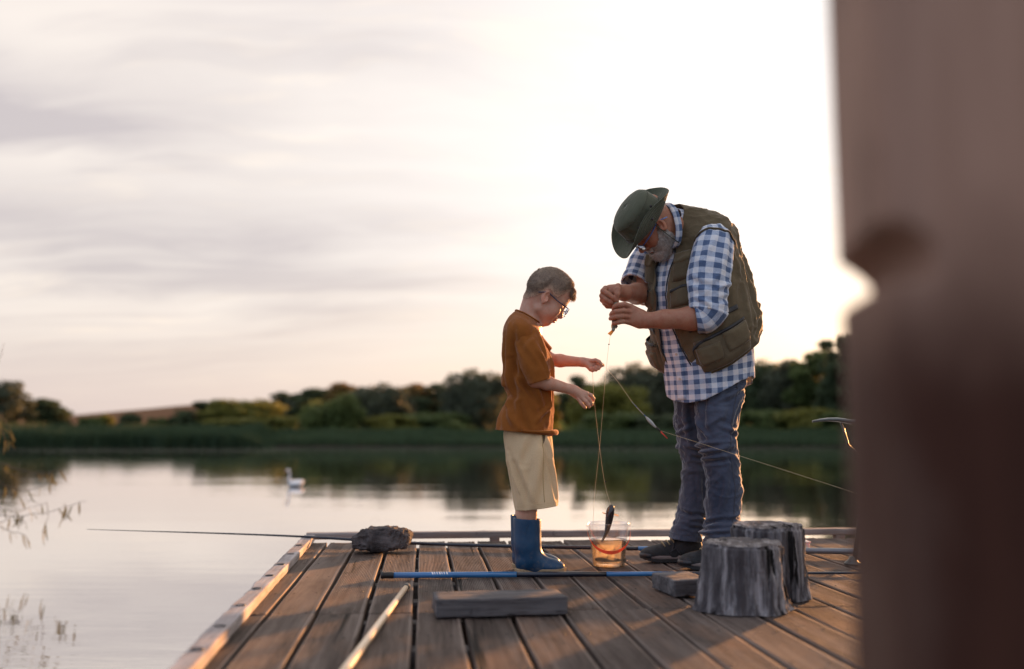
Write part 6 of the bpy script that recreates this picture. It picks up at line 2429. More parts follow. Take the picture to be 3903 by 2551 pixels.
def hat_grid(name, rows, m, parent, nphi=110, th=0.0022):
    ph = np.linspace(0, 2 * math.pi, nphi, endpoint=False)
    vs = np.array([[HXm(*rw(p)) for p in ph] for rw in rows])
    nr = len(rows)
    i_ = np.arange(nr - 1)[:, None] * nphi
    j_ = np.arange(nphi)[None, :]
    jn = (j_ + 1) % nphi
    fs = np.stack([i_ + j_, i_ + jn, i_ + nphi + jn, i_ + nphi + j_], -1).reshape(-1, 4)
    me_ = mesh(name, vs.reshape(-1, 3), fs, True, m)
    P_, R_ = np.meshgrid(ph, np.arange(nr))
    attr_vec(me_, np.stack([P_ * 0.1, R_ * 0.006, 0 * P_], -1).reshape(-1, 3))
    return solid(link(name, me_, parent), th)


HATX = 0.010


def crown_row(t):
    # t 0 = brim join, 1 = crown centre
    def fn(p):
        if t < 0.62:
            s = t / 0.62
            rr = 0.115 * (1 - 0.09 * s)
            z = 0.036 + 0.080 * s
        else:
            s = (t - 0.62) / 0.38
            rr = 0.1046 * math.cos(s * math.pi / 2) ** 0.75
            z = 0.116 + 0.034 * math.sin(s * math.pi / 2)
        cs, sn = math.cos(p), math.sin(p)
        d = 0.0045 * pn(np.array((cs * 2.4, sn * 2.4, z * 26))) * (1 - max(0, (t - 0.7) / 0.3)) ** 0.5
        d -= 0.007 * math.exp(-((t - 0.34) / 0.12) ** 2) * max(0, pn(np.array((cs * 3.1 + 5, sn * 3.1, 2.0)))) * 2
        ra, rb = rr + d, rr * 0.87 + d
        return (HATX + ra * cs, rb * sn, z + 0.004 * pn(np.array((cs * 3 * (1 - t), sn * 3 * (1 - t), t * 4 + 7))))
    return fn


hat = hat_grid('hat', [crown_row(t) for t in np.concatenate([np.linspace(0, 0.62, 20), np.linspace(0.64, 0.998, 16)])], M['hat'], man)


def brim_row(s):
    def fn(p):
        cs, sn = math.cos(p), math.sin(p)
        side = abs(sn) ** 2.2
        e = R(-6) * (1 - side) + R(76) * side
        if cs < 0:
            e += R(10) * (1 - side)
        e0 = e * (0.35 + 0.65 * s)
        w = (0.070 if cs > 0 else 0.070 - 0.022 * cs * cs) * s
        ra, rb = 0.1158, 0.1010
        rough = 0.0022 * pn(np.array((cs * 6, sn * 6, s * 5))) * s
        out = w * math.cos(e0)
        z = 0.037 + w * math.sin(e0) + rough
        return (HATX + (ra + out) * cs, (rb + out) * sn, z)
    return fn


brim = hat_grid('brim', [brim_row(s) for s in np.linspace(0, 1, 16)], M['hat'], hat, 130, 0.003)
for s in np.linspace(0.12, 0.97, 9):
    fn = brim_row(s)
    pts_ = [HXm(*fn(p)) for p in np.linspace(0, 2 * math.pi, 90)]
    tubes('stitch_row', np.array(pts_), 0.0022 if s > 0.95 else 0.0017, M['hatband'], brim, 5)
hat_grid('hat_band', [(lambda p, t=t: tuple(np.array(crown_row(t)(p)) * np.array((1.016, 1.016, 1.0)))) for t in np.linspace(0.02, 0.20, 5)], M['hatband'], hat, 90, 0.001)
tubes('crown_seam', np.array([HXm(*(np.array(crown_row(0.62)(p)) * np.array((1.004, 1.004, 1.0)) + np.array((0, 0, 0.001)))) for p in np.linspace(0, 2 * math.pi, 80)]), 0.0016, M['hatband'], hat, 5)
M['button'] = plain('dull_snap', (0.045, 0.04, 0.042), 0.4, metal=0.5)
for (p, t, isb) in ((R(118), 0.42, False), (R(62), 0.36, False), (R(92), 0.72, True)):
    if isb:
        a = HXm(*brim_row(0.62)(p)); b = HXm(*brim_row(0.55)(p)); n_ = Lq
        cc = np.array(a) + Lq * 0.003
    else:
        cc = np.array(HXm(*crown_row(t)(p))); n_ = unit(cc - np.array(HXm(-0.004, 0, 0.09)))
    g_ = Geo().lathe([(0.0004, 0.0022), (0.004, 0.002), (0.0055, 0.0008), (0.0056, -0.002)], 14)
    qt = Vector(n_).to_track_quat('Z', 'Y')
    g_.v = [tuple(qt @ Vector(w_) + Vector(cc + n_ * 0.001)) for w_ in g_.v]
    g_.build('snap_button', M['button'], hat)
M['cord'] = plain('olive_cord', (0.05, 0.055, 0.035), 0.9, 0.5, 300)
ca_ = [HXm(0.012, 0.092, 0.036), HXm(0.013, 0.096, 0.0), HXm(0.014, 0.094, -0.05), HXm(0.012, 0.088, -0.10), HXm(0.006, 0.060, -0.155), HXm(0.0, 0.020, -0.175)]
tubes('chin_cord', hermite(np.linspace(0, 1, 30), np.linspace(0, 1, 6), np.array(ca_)), 0.0018, M['cord'], hat, 6)


# ------------------------------------------------------------------ checked shirt
def m_plaid():
    m, k = newmat('blue_white_check')
    fb = k.n('ShaderNodeAttribute', out=1, attribute_name='fab')
    oc = k.n('ShaderNodeTexCoord', out=3)
    wob = k.noise(oc, 9, 2, 0.5, out=1)
    fw = k.vec('ADD', fb, k.scale(k.vec('SUBTRACT', wob, (0.5, 0.5, 0.5)), 0.006))
    sp = k.n('ShaderNodeSeparateXYZ', {0: fw}, out=None)
    per = 0.046

    def stripe(c):
        t = k.math('FRACT', k.math('DIVIDE', c, per))
        a = k.math('ABSOLUTE', k.math('SUBTRACT', t, 0.5))
        return k.maprange(a, 0.235, 0.265, 1.0, 0.0)
    su, sv = stripe(sp.outputs[0]), stripe(sp.outputs[1])
    sl = k.noise(k.mul(fb, (1.0, 0.12, 1)), 900, 2, 0.6)
    sl2 = k.noise(k.mul(fb, (0.12, 1.0, 1)), 900, 2, 0.6)
    dens = k.math('MULTIPLY', k.math('ADD', su, sv), 0.5)
    dens = k.math('ADD', dens, k.math('MULTIPLY', k.math('SUBTRACT', k.math('ADD', sl, sl2), 1.0), 0.55))
    c = k.ramp(dens, [(0.0, (0.76, 0.77, 0.80)), (0.14, (0.74, 0.75, 0.79)), (0.5, (0.43, 0.50, 0.63)), (0.86, (0.125, 0.185, 0.31)), (1.0, (0.095, 0.145, 0.26))])
    cr = k.noise(oc, 26, 4, 0.55, dist=0.8)
    nm = k.bump(cr, 0.5, 0.010)
    a = pbr(k, c, 0.9, nm, sheen=0.2, spec=0.1)
    b = k.n('ShaderNodeBsdfTranslucent', {'Color': c, 'Normal': nm})
    finish(k, k.n('ShaderNodeMixShader', {0: 0.14, 1: a, 2: b}))
    return m


M['plaid'] = m_plaid()


def mring(px, py, a, b, tau, dy=0.0, pw=2.2):
    t = R(tau)
    return (Q(px, py, dy), a * (Fm * math.cos(t) - Zm * math.sin(t)), b * Sm, pw)


sh_r = [mring(2706, 1545, 0.178, 0.180, 4), mring(2704, 1480, 0.180, 0.182, 6), mring(2700, 1400, 0.186, 0.186, 10), mring(2690, 1320, 0.192, 0.195, 18),
        mring(2678, 1235, 0.200, 0.205, 25), mring(2662, 1120, 0.200, 0.210, 29), mring(2644, 1020, 0.188, 0.200, 33), mring(2630, 940, 0.162, 0.195, 40),
        mring(2612, 892, 0.122, 0.165, 48), mring(2580, 868, 0.094, 0.108, 56), mring(2546, 858, 0.084, 0.072, 68)]
shirt_m = Loft(sh_r, [(0.02, 0.5, 0.03, 0.1, -0.004, 0.006), (0.3, 0.25, 0.33, 0.02, 0.010, 0.014), (0.37, 0.28, 0.39, 0.02, -0.009, 0.012), (0.43, 0.26, 0.42, 0.03, 0.011, 0.014), (0.2, 0.2, 0.16, 0.03, -0.006, 0.012), (0.1, 0.25, 0.12, 0.05, 0.006, 0.013), (0.47, 0.2, 0.48, 0.03, -0.009, 0.012)],
               lambda b, u, vv: crumple(b, 9, 1.0, 0.0045, (1, 1, 0.6)))


def tailmap(U, V):
    h = np.interp(U % 1.0, [0, 0.02, 0.09, 0.16, 0.24, 0.32, 0.40, 0.45, 0.5, 0.6, 0.75, 0.9, 0.97, 1.0], [0.030, 0.022, 0.035, 0.075, 0.12, 0.135, 0.105, 0.075, 0.07, 0.09, 0.15, 0.07, 0.035, 0.030])
    return U, h + (1 - h) * V


shirt = solid(link('shirt', shirt_m.mesh('shirt', 130, 120, M['plaid'], uvmap=tailmap), man), 0.0025)
band(shirt_m, 'placket', [(0.004, 0.04), (0.004, 0.3), (0.004, 0.6), (0.004, 0.92)], 0.034, M['plaid'], shirt, 0.0012, 'u')
M['shirtbutton'] = plain('pearl_button', (0.62, 0.56, 0.50), 0.3)
for vv in (0.16, 0.33, 0.50, 0.66, 0.80):
    c_ = shirt_m.pt(np.array([0.004]), np.array([vv]), 0.0045)[0]
    g_ = Geo().lathe([(0.0004, 0.0015), (0.003, 0.0012), (0.0052, 0.0026), (0.0060, 0.001), (0.0058, -0.001)], 14)
    qt = Vector(Fm * 0.85 - Zm * 0.4).to_track_quat('Z', 'Y')
    g_.v = [tuple(qt @ Vector(w_) + Vector(c_)) for w_ in g_.v]
    g_.build('button', M['shirtbutton'], shirt)
slp = [Q(2722, 878, -0.135), Q(2727, 905, -0.165), Q(2716, 960, -0.19), Q(2703, 1060, -0.215), Q(2700, 1140, -0.228), Q(2697, 1190, -0.232), Q(2680, 1212, -0.230), Q(2652, 1216, -0.226)]
slm = Loft(tubering(slp, [0.052, 0.072, 0.083, 0.088, 0.079, 0.073, 0.064, 0.0555], [0.035, 0.055, 0.068, 0.074, 0.070, 0.068, 0.062, 0.057], (0, 1, 0)),
           [(0.05, 0.62, 0.30, 0.70, -0.009, 0.011), (0.95, 0.60, 0.75, 0.68, -0.008, 0.011), (0.45, 0.55, 0.7, 0.66, 0.008, 0.011), (0.2, 0.1, 0.3, 0.5, 0.007, 0.014), (0.6, 0.1, 0.62, 0.55, -0.007, 0.014), (0.75, 0.15, 0.85, 0.45, 0.006, 0.012), (0.5, 0.72, 0.75, 0.8, -0.006, 0.009), (0.9, 0.75, 0.7, 0.86, 0.006, 0.009)],
           lambda b, u, vv: crumple(b, 11, 4.0, 0.0045))
slv = solid(link('sleeve', slm.mesh('sleeve', 120, 120, M['plaid']), shirt), 0.0025)
cuff = link('cuff', slm.mesh('cuff', 72, 14, M['plaid'], v0=0.845, v1=1.005, off=0.0055), slv)
solid(cuff, 0.008)
g_ = Geo().lathe([(0.0004, 0.0015), (0.003, 0.0012), (0.0052, 0.0026), (0.0060, 0.001), (0.0058, -0.001)], 14)
qt = Vector((0.1, -1, 0.1)).to_track_quat('Z', 'Y')
g_.v = [tuple(qt @ Vector(w_) + Vector(P(2703, 1172, 4.092))) for w_ in g_.v]
g_.build('button', M['shirtbutton'], slv)
sfp = [Q(2500, 930, 0.13), Q(2478, 965, 0.15), Q(2450, 1010, 0.145), Q(2430, 1058, 0.12), Q(2418, 1084, 0.095)]
slf = Loft(tubering(sfp, [0.05, 0.066, 0.066, 0.060, 0.056], [0.05, 0.062, 0.064, 0.060, 0.056], (0, 1, 0)), [(0.8, 0.3, 0.7, 0.8, 0.006, 0.012)], lambda b, u, vv: 0.004 * fbm(b * 18 + 14, 3))
sfo = solid(link('sleeve', slf.mesh('sleeve', 60, 40, M['plaid']), shirt), 0.0025)
solid(link('cuff', slf.mesh('cuff', 56, 10, M['plaid'], v0=0.82, v1=1.0, off=0.005), sfo), 0.007)
# collar: folded band standing round the bent neck
cc = Q(2536, 866, -0.075)
ax_ = unit(np.array((0.82, 0.42, 0.12)))
dn = unit(np.array((0.06, -0.10, -1.0)) - ax_ * np.dot((0.06, -0.10, -1.0), ax_))
sd2 = np.cross(ax_, dn)
if sd2[1] > 0:
    sd2 = -sd2
cr_ = [(cc + ax_ * t, dn * r1, sd2 * r2, 2.2) for (t, r1, r2) in ((0.026, 0.086, 0.074), (0.006, 0.090, 0.072), (-0.004, 0.096, 0.073), (0.001, 0.101, 0.077), (0.012, 0.103, 0.081), (0.024, 0.102, 0.084))]
col_l = Loft(cr_, (), lambda b, u, vv: 0.003 * fbm(b * 25, 3), keys=[0, 0.2, 0.38, 0.5, 0.75, 1])
col_l.L = 0.08
solid(link('collar', col_l.mesh('collar', 70, 24, M['plaid'], u0=0.03, u1=0.97, closed=False), shirt), 0.0025)

# ------------------------------------------------------------------ fishing vest
M['vest'] = m_cloth('olive_vest_cotton', (0.105, 0.080, 0.046), (0.145, 0.112, 0.066), 1.3, 0.85, 0.06, 600, 0.6)
M['vestdark'] = m_cloth('olive_vest_pocket', (0.090, 0.069, 0.041), (0.125, 0.096, 0.058), 1.5, 0.85, 0.04, 600, 0.6)
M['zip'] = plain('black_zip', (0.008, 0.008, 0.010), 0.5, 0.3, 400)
ve_r = [mring(2718, 1338, 0.214, 0.212, 36), mring(2706, 1300, 0.222, 0.222, 35), mring(2684, 1232, 0.224, 0.230, 33), mring(2658, 1120, 0.215, 0.226, 31), mring(2641, 1020, 0.200, 0.215, 34),
        mring(2630, 942, 0.178, 0.214, 40), mring(2614, 890, 0.137, 0.188, 48), mring(2582, 864, 0.108, 0.126, 56), mring(2550, 852, 0.096, 0.080, 68)]
vest_folds = [(0.33, 0.55, 0.30, 0.08, -0.012, 0.014), (0.38, 0.60, 0.37, 0.06, 0.013, 0.014), (0.42, 0.50, 0.41, 0.03, -0.013, 0.013), (0.46, 0.6, 0.45, 0.1, 0.010, 0.014), (0.28, 0.42, 0.25, 0.12, 0.009, 0.013),
              (0.36, 0.16, 0.27, 0.05, -0.009, 0.011), (0.34, 0.22, 0.44, 0.08, 0.008, 0.010), (0.35, 0.84, 0.45, 0.72, -0.006, 0.012), (0.30, 0.86, 0.40, 0.80, 0.005, 0.012), (0.06, 0.5, 0.12, 0.35, -0.006, 0.011), (0.9, 0.5, 0.95, 0.2, 0.008, 0.014)]
vest_l = Loft(ve_r, vest_folds, lambda b, u, vv: crumple(b, 8, 6.0, 0.0085, (1, 1, 0.7)) + crumple(b, 19, 3.0, 0.0022))


def vestmap(U, V):
    e1 = np.interp(V, [0, 0.1, 0.2, 0.35, 0.5, 0.7, 0.85, 1.0], [0.050, 0.038, 0.024, 0.010, 0.004, 0.006, 0.018, 0.05])
    e2 = np.interp(V, [0, 0.1, 0.2, 0.35, 0.5, 0.7, 0.85, 1.0], [0.050, 0.048, 0.046, 0.042, 0.040, 0.048, 0.065, 0.10])
    return e1 + (1 - e1 - e2) * U, V


vest = solid(link('vest', vest_l.mesh('vest', 230, 170, M['vest'], closed=False, uvmap=vestmap), man), 0.004)
vs_ = np.linspace(0.0, 0.93, 50)
ue, _ = vestmap(np.zeros(50), vs_)
uf, _ = vestmap(np.ones(50), vs_)
tubes('front_zip', vest_l.pt(ue - 0.003, vs_, 0.0005), 0.0030, M['zip'], vest, 6)
tubes('front_zip', vest_l.pt(uf + 0.003, vs_, 0.0005), 0.0030, M['zip'], vest, 6)
tubes('hem_piping', vest_l.pt(np.linspace(0.10, 0.94, 90), np.full(90, 0.004), 0.0), 0.0030, M['vestdark'], vest, 6)
tubes('armhole_piping', slm.pt(np.linspace(0, 1, 50), 0.16 + 0.05 * np.sin(np.linspace(0, 2 * math.pi, 50)), 0.003), 0.0050, M['vestdark'], vest, 6)
yk = np.linspace(0.12, 0.42, 30)
tubes('yoke_seam', vest_l.pt(yk, np.full(30, 0.80), 0.0005), 0.0014, M['vestdark'], vest, 5)
tubes('back_seam', vest_l.pt(np.linspace(0.36, 0.35, 40), np.linspace(0.03, 0.75, 40), 0.0005), 0.0014, M['vestdark'], vest, 5)
tubes('back_zip', vest_l.pt(np.linspace(0.392, 0.402, 30), np.linspace(0.18, 0.55, 30), 0.0012), 0.0030, M['zip'], vest, 5)
for mir in (False, True):
    mu = (lambda a, b: (1 - b - 0.005, 1 - a - 0.005)) if mir else (lambda a, b: (a, b))
    U1 = mu(0.055, 0.125) if mir else (0.022, 0.090)
    cp = patch(vest_l, 'chest_pocket', *U1, 0.655, 0.80, 0.016, M['vestdark'], vest, 14, 14, 5)
    patch(vest_l, 'pocket_flap', U1[0] - 0.003, U1[1] + 0.003, 0.765, 0.845, 0.022, M['vest'], cp, 14, 10, 6, 0.004,
          shape=lambda A, B: (A * (1 - 0.18 * np.clip(-B, 0, 1) ** 2), B))
    U2 = mu(0.050, 0.135) if mir else (0.014, 0.098)
    zp = patch(vest_l, 'zip_pocket', *U2, 0.47, 0.605, 0.013, M['vestdark'], vest, 14, 12, 5)
    a_, b_ = U2[0] + 0.006, U2[1] - 0.012
    band(vest_l, 'zip', [(a_, 0.580), ((a_ + b_) / 2, 0.602), (b_, 0.598)], 0.011, M['zip'], zp, 0.0125)
    strip(vest_l, 'zip_pull', [(b_ - 0.008, 0.598), (b_ - 0.008, 0.575), (b_ - 0.008, 0.555)], 0.0020, M['zip'], zp, 6, 0.016)
    U3 = mu(0.064, 0.240)
    bp = patch(vest_l, 'cargo_pocket', *U3, 0.015, 0.225, 0.028, M['vestdark'], vest, 26, 18, 5)
    a_, b_ = mu(0.066, 0.232)
    band(vest_l, 'zip', [(a_ - 0.004, 0.13), (a_ + 0.002, 0.190), ((a_ * 2 + b_) / 3, 0.222), (b_, 0.232)], 0.012, M['zip'], bp, 0.020)
    U4, U5 = mu(0.072, 0.142), mu(0.152, 0.232)
    patch(vest_l, 'pocket_flap', *U4, 0.070, 0.180, 0.012, M['vest'], bp, 16, 14, 8, 0.0275, shape=lambda A, B: (A * (1 - 0.18 * np.clip(-B - 0.3, 0, 1)), B - 0.10 * np.clip(np.abs(A) - 0.6, 0, 1) * (B < 0) * B))
    patch(vest_l, 'pocket_flap', *U5, 0.090, 0.215, 0.012, M['vest'], bp, 16, 14, 8, 0.0275, shape=lambda A, B: (A * (1 - 0.18 * np.clip(-B - 0.3, 0, 1)), B))
    a_, b_ = mu(0.060, 0.228)
    band(vest_l, 'zip', [(a_, 0.305), ((a_ * 2 + b_) / 3, 0.325), ((a_ + b_ * 2) / 3, 0.330), (b_, 0.318)], 0.020, M['zip'], vest, 0.003)  # wide black tape doubles as the shaded mouth of an open pocket
zb = vest_l.pt(np.array([0.050]), np.array([0.0]), 0.0)[0]
tubes('zip_pull', np.array([zb, zb + (0.008, -0.004, -0.010), zb + (0.016, -0.006, -0.026)]), [0.004, 0.0035, 0.003], M['zip'], vest, 6)


# ------------------------------------------------------------------ jeans
def m_jeans():
    m, k = newmat('grey_blue_denim')
    oc = k.n('ShaderNodeTexCoord', out=3)
    fb = k.n('ShaderNodeAttribute', out=1, attribute_name='fab')
    w = k.noise(k.mul(fb, (1, 0.35, 1)), 1200, 2, 0.6)
    fade = k.noise(k.mul(oc, (1, 1, 0.45)), 6, 3, 0.5)
    c = k.mix(k.maprange(fade, 0.35, 0.68), (0.026, 0.036, 0.062), (0.070, 0.086, 0.125))
    c = k.mix(k.math('MULTIPLY', k.maprange(w, 0.4, 0.7), 0.30), c, (0.14, 0.145, 0.18))
    cr = k.noise(oc, 20, 4, 0.55, dist=0.8)
    nm = k.bump(k.math('ADD', cr, k.math('MULTIPLY', w, 0.06)), 0.6, 0.012)
    finish(k, pbr(k, c, 0.85, nm, sheen=0.6, sheenr=0.35, spec=0.15))
    return m


M['jeans'] = m_jeans()
jeans = empty('jeans', (0, 0, 0))
jeans.parent = man
jeans.matrix_parent_inverse = parent_inv(man)
nearL = [(1390, 2656, 2835, -0.045, 0.080), (1460, 2653, 2836, -0.055, 0.088), (1520, 2652, 2832, -0.072, 0.096), (1590, 2652, 2814, -0.09, 0.096), (1660, 2662, 2804, -0.095, 0.088),
         (1705, 2669, 2803, -0.10, 0.084), (1751, 2677, 2811, -0.105, 0.082), (1800, 2688, 2819, -0.11, 0.080), (1850, 2697, 2825, -0.115, 0.078), (1940, 2690, 2824, -0.12, 0.078), (1995, 2689, 2818, -0.125, 0.079), (2052, 2684, 2806, -0.13, 0.080), (2085, 2684, 2808, -0.13, 0.082)]
farL = [(1390, 2590, 2730, 0.050, 0.085), (1460, 2582, 2718, 0.06, 0.090), (1537, 2573, 2705, 0.078, 0.096), (1600, 2574, 2694, 0.09, 0.092), (1660, 2579, 2692, 0.095, 0.086), (1717, 2586, 2694, 0.10, 0.080),
        (1765, 2600, 2698, 0.105, 0.078), (1820, 2597, 2700, 0.11, 0.076), (1880, 2594, 2698, 0.11, 0.074), (1942, 2587, 2694, 0.11, 0.076), (1985, 2574, 2690, 0.11, 0.078), (2020, 2562, 2680, 0.11, 0.080), (2050, 2553, 2672, 0.11, 0.082)]
jf = [(0.45, 0.50, 0.85, 0.46, 0.0155, 0.010), (0.50, 0.55, 0.80, 0.53, -0.0139, 0.009), (0.0, 0.47, 0.80, 0.44, 0.0139, 0.010), (0.02, 0.52, 0.72, 0.50, -0.0124, 0.009), (0.97, 0.40, 0.75, 0.35, 0.0124, 0.010),
      (0.45, 0.93, 0.80, 0.90, 0.0139, 0.008), (0.5, 0.88, 0.75, 0.84, -0.0124, 0.008), (0.0, 0.90, 0.72, 0.94, 0.0139, 0.009), (0.98, 0.83, 0.70, 0.86, -0.0109, 0.009), (0.62, 0.15, 0.60, 0.40, -0.0093, 0.012),
      (0.85, 0.2, 0.8, 0.45, 0.0093, 0.013), (0.75, 0.60, 0.70, 0.80, 0.0078, 0.012), (0.95, 0.1, 0.7, 0.22, 0.0109, 0.010), (0.5, 0.3, 0.65, 0.42, 0.0109, 0.010)]
M['seam'] = plain('denim_seam', (0.055, 0.058, 0.075), 0.9)
for (tab, nm_) in ((nearL, 'near'), (farL, 'far')):
    rings = [pxr((l, py), (r_, py + (14 if py > 2040 and nm_ == 'far' else 0)), MYC + dy, b) for (py, l, r_, dy, b) in tab]
    lf = Loft(rings, jf if nm_ == 'near' else [(1.0 - a + 0.5, b_, 1.0 - c + 0.5, d_, e_, w_) for (a, b_, c, d_, e_, w_) in jf], lambda b, u, vv: crumple(b, 8.5, 8.0 if nm_ == 'near' else 31.0, 0.0075, (1, 1, 1.3)) + crumple(b, 18, 13.0, 0.0020))
    # seen from the camera u runs 0 = right (back of leg), .5 = left (front), .75 = towards us
    o = solid(link('leg', lf.mesh('leg', 120, 190, M['jeans']), jeans), 0.003)
    su = 0.80 if nm_ == 'near' else 0.84
    tubes('side_seam', lf.pt(np.linspace(su + 0.03, su, 50), np.linspace(0.05, 0.99, 50), 0.0006), 0.0020, M['seam'], o, 5)
    tubes('hem_stitch', lf.pt(np.linspace(0, 1, 50), np.full(50, 0.965), 0.0004), 0.0013, M['seam'], o, 5)


# ------------------------------------------------------------------ shoes
def m_shoe():
    m, k = newmat('dark_trail_shoe')
    oc = k.n('ShaderNodeTexCoord', out=3)
    n = k.noise(oc, 28, 3, 0.6)
    w = k.noise(oc, 420, 2, 0.6)
    c = k.mix(k.maprange(n, 0.45, 0.6), (0.016, 0.018, 0.022), (0.030, 0.034, 0.042))
    c = k.mix(k.math('MULTIPLY', k.maprange(w, 0.5, 0.7), 0.6), c, (0.075, 0.072, 0.058))
    finish(k, pbr(k, c, 0.7, k.bump(w, 0.5, 0.003), spec=0.3))
    return m


M['shoe'] = m_shoe()
M['shoesole'] = plain('black_lug_sole', (0.014, 0.014, 0.016), 0.7, 0.3, 100)
M['midsole'] = plain('grey_midsole', (0.20, 0.165, 0.155), 0.6, 0.3, 100, 0.2)
M['lace'] = plain('beige_lace', (0.30, 0.25, 0.15), 0.9, 0.5, 400)
M['overlay'] = plain('shoe_overlay', (0.024, 0.026, 0.032), 0.5, 0.1)


def shoe(origin, rz):
    L = 0.288
    q = Sdf()
    q.cone((0.052, 0, 0.060), (0.10, 0, 0.058), 0.040, 0.042, 0.02)
    q.cone((0.070, 0, 0.095), (0.068, 0, 0.120), 0.042, 0.040, 0.03)
    q.cone((0.095, 0, 0.078), (0.210, 0, 0.042), 0.036, 0.026, 0.025)
    q.ell((0.228, 0, 0.037), (0.057, 0.046, 0.026), k=0.025)
    q.cone((0.15, 0, 0.026), (0.235, 0, 0.024), 0.042, 0.036, 0.02)
    q.box((0.14, 0, -0.040), (0.3, 0.2, 0.062), None, 0.001, 0.003, 's')
    q.box((0.05, 0, 0.185), (0.2, 0.2, 0.065), None, 0.001, 0.003, 's')
    v, f = q.build(0.003)
    T_ = Matrix.Translation(origin) @ Matrix.Rotation(rz, 4, 'Z')
    tf = lambda a: np.array([tuple(T_ @ Vector(p)) for p in a])
    o = link('shoe', mesh('shoe', tf(v), f, True, M['shoe']), man)
    sv, sf = sole_mesh(L, 0.050, 0.041, 0.0, 0.016, 0.016, 0.007, 8, 0.0)
    link('sole', mesh('sole', tf(sv), sf, False, M['shoesole']), o)
    sv, sf = sole_mesh(L - 0.004, 0.0495, 0.0405, 0.0155, 0.030, 0.013, 0.0, 8, 0.0)
    sv[:, 0] += 0.002
    link('midsole', mesh('midsole', tf(sv), sf, True, M['midsole']), o)
    # toe guard, laces, side straps
    tg = Sdf().ell((0.237, 0, 0.031), (0.053, 0.048, 0.021), k=0.01).box((0.150, 0, 0.05), (0.095, 0.1, 0.1), None, 0.002, 0.004, 's')
    tv, tff = tg.build(0.003)
    link('toe_guard', mesh('toe_guard', tf(tv), tff, True, M['overlay']), o)
    for i_ in range(5):
        xx = 0.108 + i_ * 0.020
        zz_ = 0.117 - (xx - 0.1) * 0.40
        g_ = Geo().tube([(xx - 0.006, -0.030, zz_ - 0.014), (xx, -0.017, zz_ - 0.002), (xx + 0.003, 0, zz_ + 0.002), (xx, 0.017, zz_ - 0.002), (xx - 0.006, 0.030, zz_ - 0.014)], 0.0034, 6)
        link('lace', mesh('lace', tf(g_.v), g_.f, True, M['lace']), o)
    for (a, b) in (((0.135, 0.10), (0.165, 0.032)), ((0.155, 0.09), (0.118, 0.034)), ((0.10, 0.085), (0.165, 0.045))):
        for sy in (-1, 1):
            pts_ = []
            for t in np.linspace(0, 1, 8):
                x2, z2 = lerp(a[0], b[0], t), lerp(a[1], b[1], t)
                pts_.append((x2, sy * (0.024 + 0.020 * min(1, t * 1.4)), z2))
            g_ = Geo().tube(pts_, 0.0022, 6)
            link('side_strap', mesh('side_strap', tf(g_.v), g_.f, True, M['overlay']), o)
    return o


t1 = P(2441, 2110, 4.49)
shoe((t1[0] + 0.287 * math.cos(R(4)), 4.49 + 0.287 * math.sin(R(4)) + 0.02, 0.0015), math.pi + R(4))
t2 = P(2586, 2140, 4.265)
shoe((t2[0] + 0.287 * math.cos(R(8)), 4.265 + 0.287 * math.sin(R(8)), 0.0015), math.pi + R(8))

# ------------------------------------------------------------------ small fish held by the man
fy = 4.185
f2 = empty('fish', P(2327, 1275, fy))
tag(f2, 'small silvery fish with orange tail held in the hands of the man', 'fish')


def m_perch():
    m, k = newmat('silver_fish_skin')
    oc = k.n('ShaderNodeTexCoord', out=3)
    n = k.noise(oc, 120, 3, 0.6)
    c = k.mix(k.maprange(n, 0.35, 0.65), (0.10, 0.085, 0.05), (0.34, 0.30, 0.20))
    finish(k, pbr(k, c, 0.3, k.bump(n, 0.3, 0.001), spec=0.6))
    return m


M['perch'] = m_perch()
M['orangefin'] = plain('orange_fin', (0.85, 0.24, 0.03), 0.4, 0.1, 200, 0.15, sss=0.3)
pts = [P(2350, 1152, fy), P(2349, 1165, fy), P(2347, 1190, fy), P(2344, 1225, fy), P(2340, 1248, fy), P(2336, 1262, fy)]
v_, f_, pp, tn, uu, ss = fish_mesh(pts, [0.004, 0.009, 0.012, 0.010, 0.006, 0.0045], [0.005, 0.013, 0.018, 0.014, 0.0085, 0.0065], (1, 0, 0.2))
link('body', mesh('body', v_, f_, True, M['perch']), f2)
v_, f_ = fin(P(2331, 1259, fy), P(2341, 1263, fy), P(2314, 1273, fy), P(2327, 1282, fy), 8, 0.001)
link('tail_fin', mesh('tail_fin', v_, f_, False, M['orangefin']), f2)
v_, f_ = fin(P(2336, 1228, fy), P(2333, 1248, fy), P(2329, 1240, fy), P(2330, 1254, fy), 6, 0.001)
link('fin', mesh('fin', v_, f_, False, M['orangefin']), f2)
v_, f_ = fin(P(2352, 1235, fy), P(2347, 1250, fy), P(2355, 1246, fy), P(2350, 1254, fy), 6, 0.001)
link('fin', mesh('fin', v_, f_, False, M['dimfish']), f2)
# ------------------------------------------------------------------ lines and float
def line(pts, r, name, label, n=40, group='fishing lines'):
    pts = np.array(pts)
    t = np.linspace(0, 1, n)
    seg = np.concatenate([[0], np.cumsum(np.linalg.norm(np.diff(pts, axis=0), axis=1))])
    p = hermite(t, seg / seg[-1], pts)
    return tag(Geo().tube(p, r, 6).build(name, M['line']), label, 'line', group)


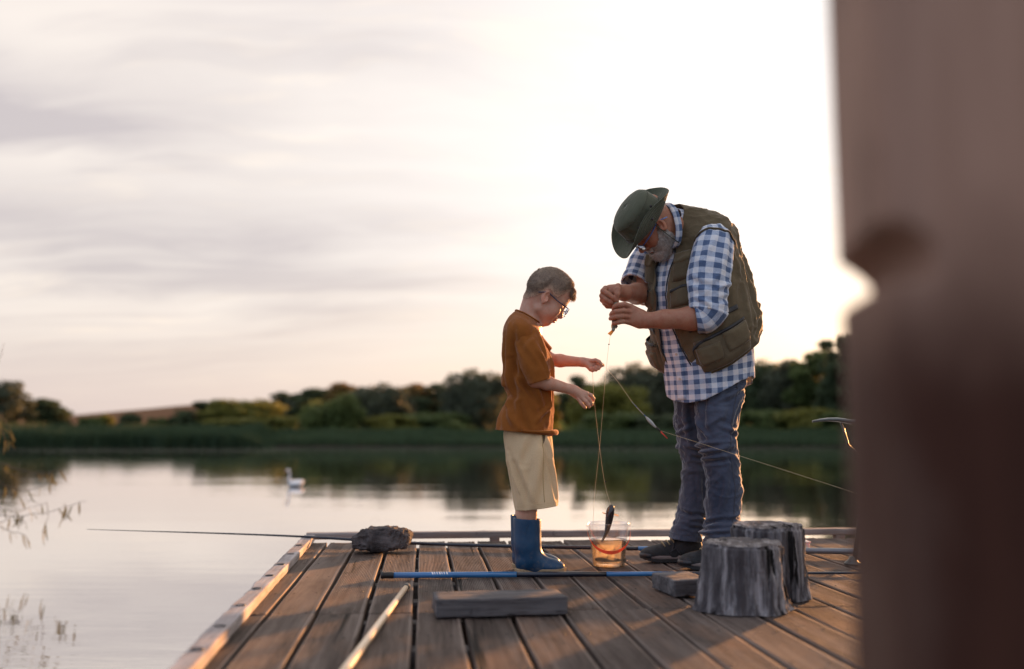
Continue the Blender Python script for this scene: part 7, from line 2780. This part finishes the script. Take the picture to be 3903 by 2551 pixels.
line([P(2258, 1408, 4.262), P(2263, 1500, 4.28), P(2285, 1700, 4.33), P(2311, 1870, 4.36), P(2327, 1922, 4.37)], 0.0007, 'fishing_line', 'line running from the fist of the boy down to the hanging catfish')
line([P(2326, 1280, 4.18), P(2320, 1320, 4.19), P(2306, 1460, 4.23), P(2286, 1700, 4.31), P(2266, 1890, 4.36), P(2260, 2000, 4.40)], 0.0006, 'fishing_line', 'line falling from the small fish across the other line into the bucket')
for (bx_, by_, Y_, lab) in ((2321, 1313, 4.19, 'tiny dark shot on the line just below the small fish'), (2309, 1836, 4.36, 'tiny dark shot on the line just above the bucket')):
    c = P(bx_, by_, Y_)
    g_ = Geo().lathe([(0.0003, -0.0032), (0.0022, -0.0024), (0.0032, 0), (0.0022, 0.0024), (0.0003, 0.0032)], 10, c)
    tag(g_.build('split_shot', M['black']), lab, 'weight')
line([P(2300, 1394, 4.272), P(2346, 1444, 4.25), P(2422, 1548, 4.21), P(2462, 1590, 4.20), P(2518, 1642, 4.20)], 0.0005, 'fishing_line', 'line leading from the fist of the boy to the red tipped float')
line([P(2518, 1642, 4.20), P(2700, 1700, 4.12), P(2960, 1783, 4.10), P(3260, 1880, 4.06), P(3420, 1935, 4.04)], 0.0005, 'fishing_line', 'line slanting right from the float past the legs of the man')
fl = empty('fishing_float', P(2462, 1590, 4.195))
tag(fl, 'slim grey fishing float with black neck and red antenna', 'float')
Yf = 4.195
M['floatgrey'] = plain('pale_grey_float', (0.36, 0.38, 0.38), 0.3, coat=0.4)
M['red'] = plain('red_antenna', (0.80, 0.03, 0.02), 0.35)
tubes('stem', np.array([P(2408, 1532, Yf), P(2424, 1549, Yf), P(2462, 1589, Yf)]), [0.0008, 0.0011, 0.0012], M['floatgrey'], fl, 6)
tubes('stem_ring', np.array([P(2455, 1582, Yf), P(2460, 1587, Yf)]), 0.0019, M['rodblue'], fl, 6)
tubes('stem_ring', np.array([P(2422, 1547, Yf), P(2426, 1551, Yf)]), 0.0017, M['rodblue'], fl, 6)
fb_ = [P(2461, 1588, Yf), P(2466, 1594, Yf), P(2474, 1603, Yf), P(2484, 1613, Yf), P(2494, 1624, Yf), P(2501, 1630, Yf)]
tubes('float_body', np.array(fb_), [0.0014, 0.0046, 0.0068, 0.0066, 0.0046, 0.0032], M['floatgrey'], fl, 12)
tubes('black_neck', np.array([P(2500, 1629, Yf), P(2518, 1645, Yf)]), [0.0032, 0.0026], M['black'], fl, 8)
tubes('antenna', np.array([P(2518, 1645, Yf), P(2544, 1672, Yf)]), [0.0020, 0.0018], M['red'], fl, 8)
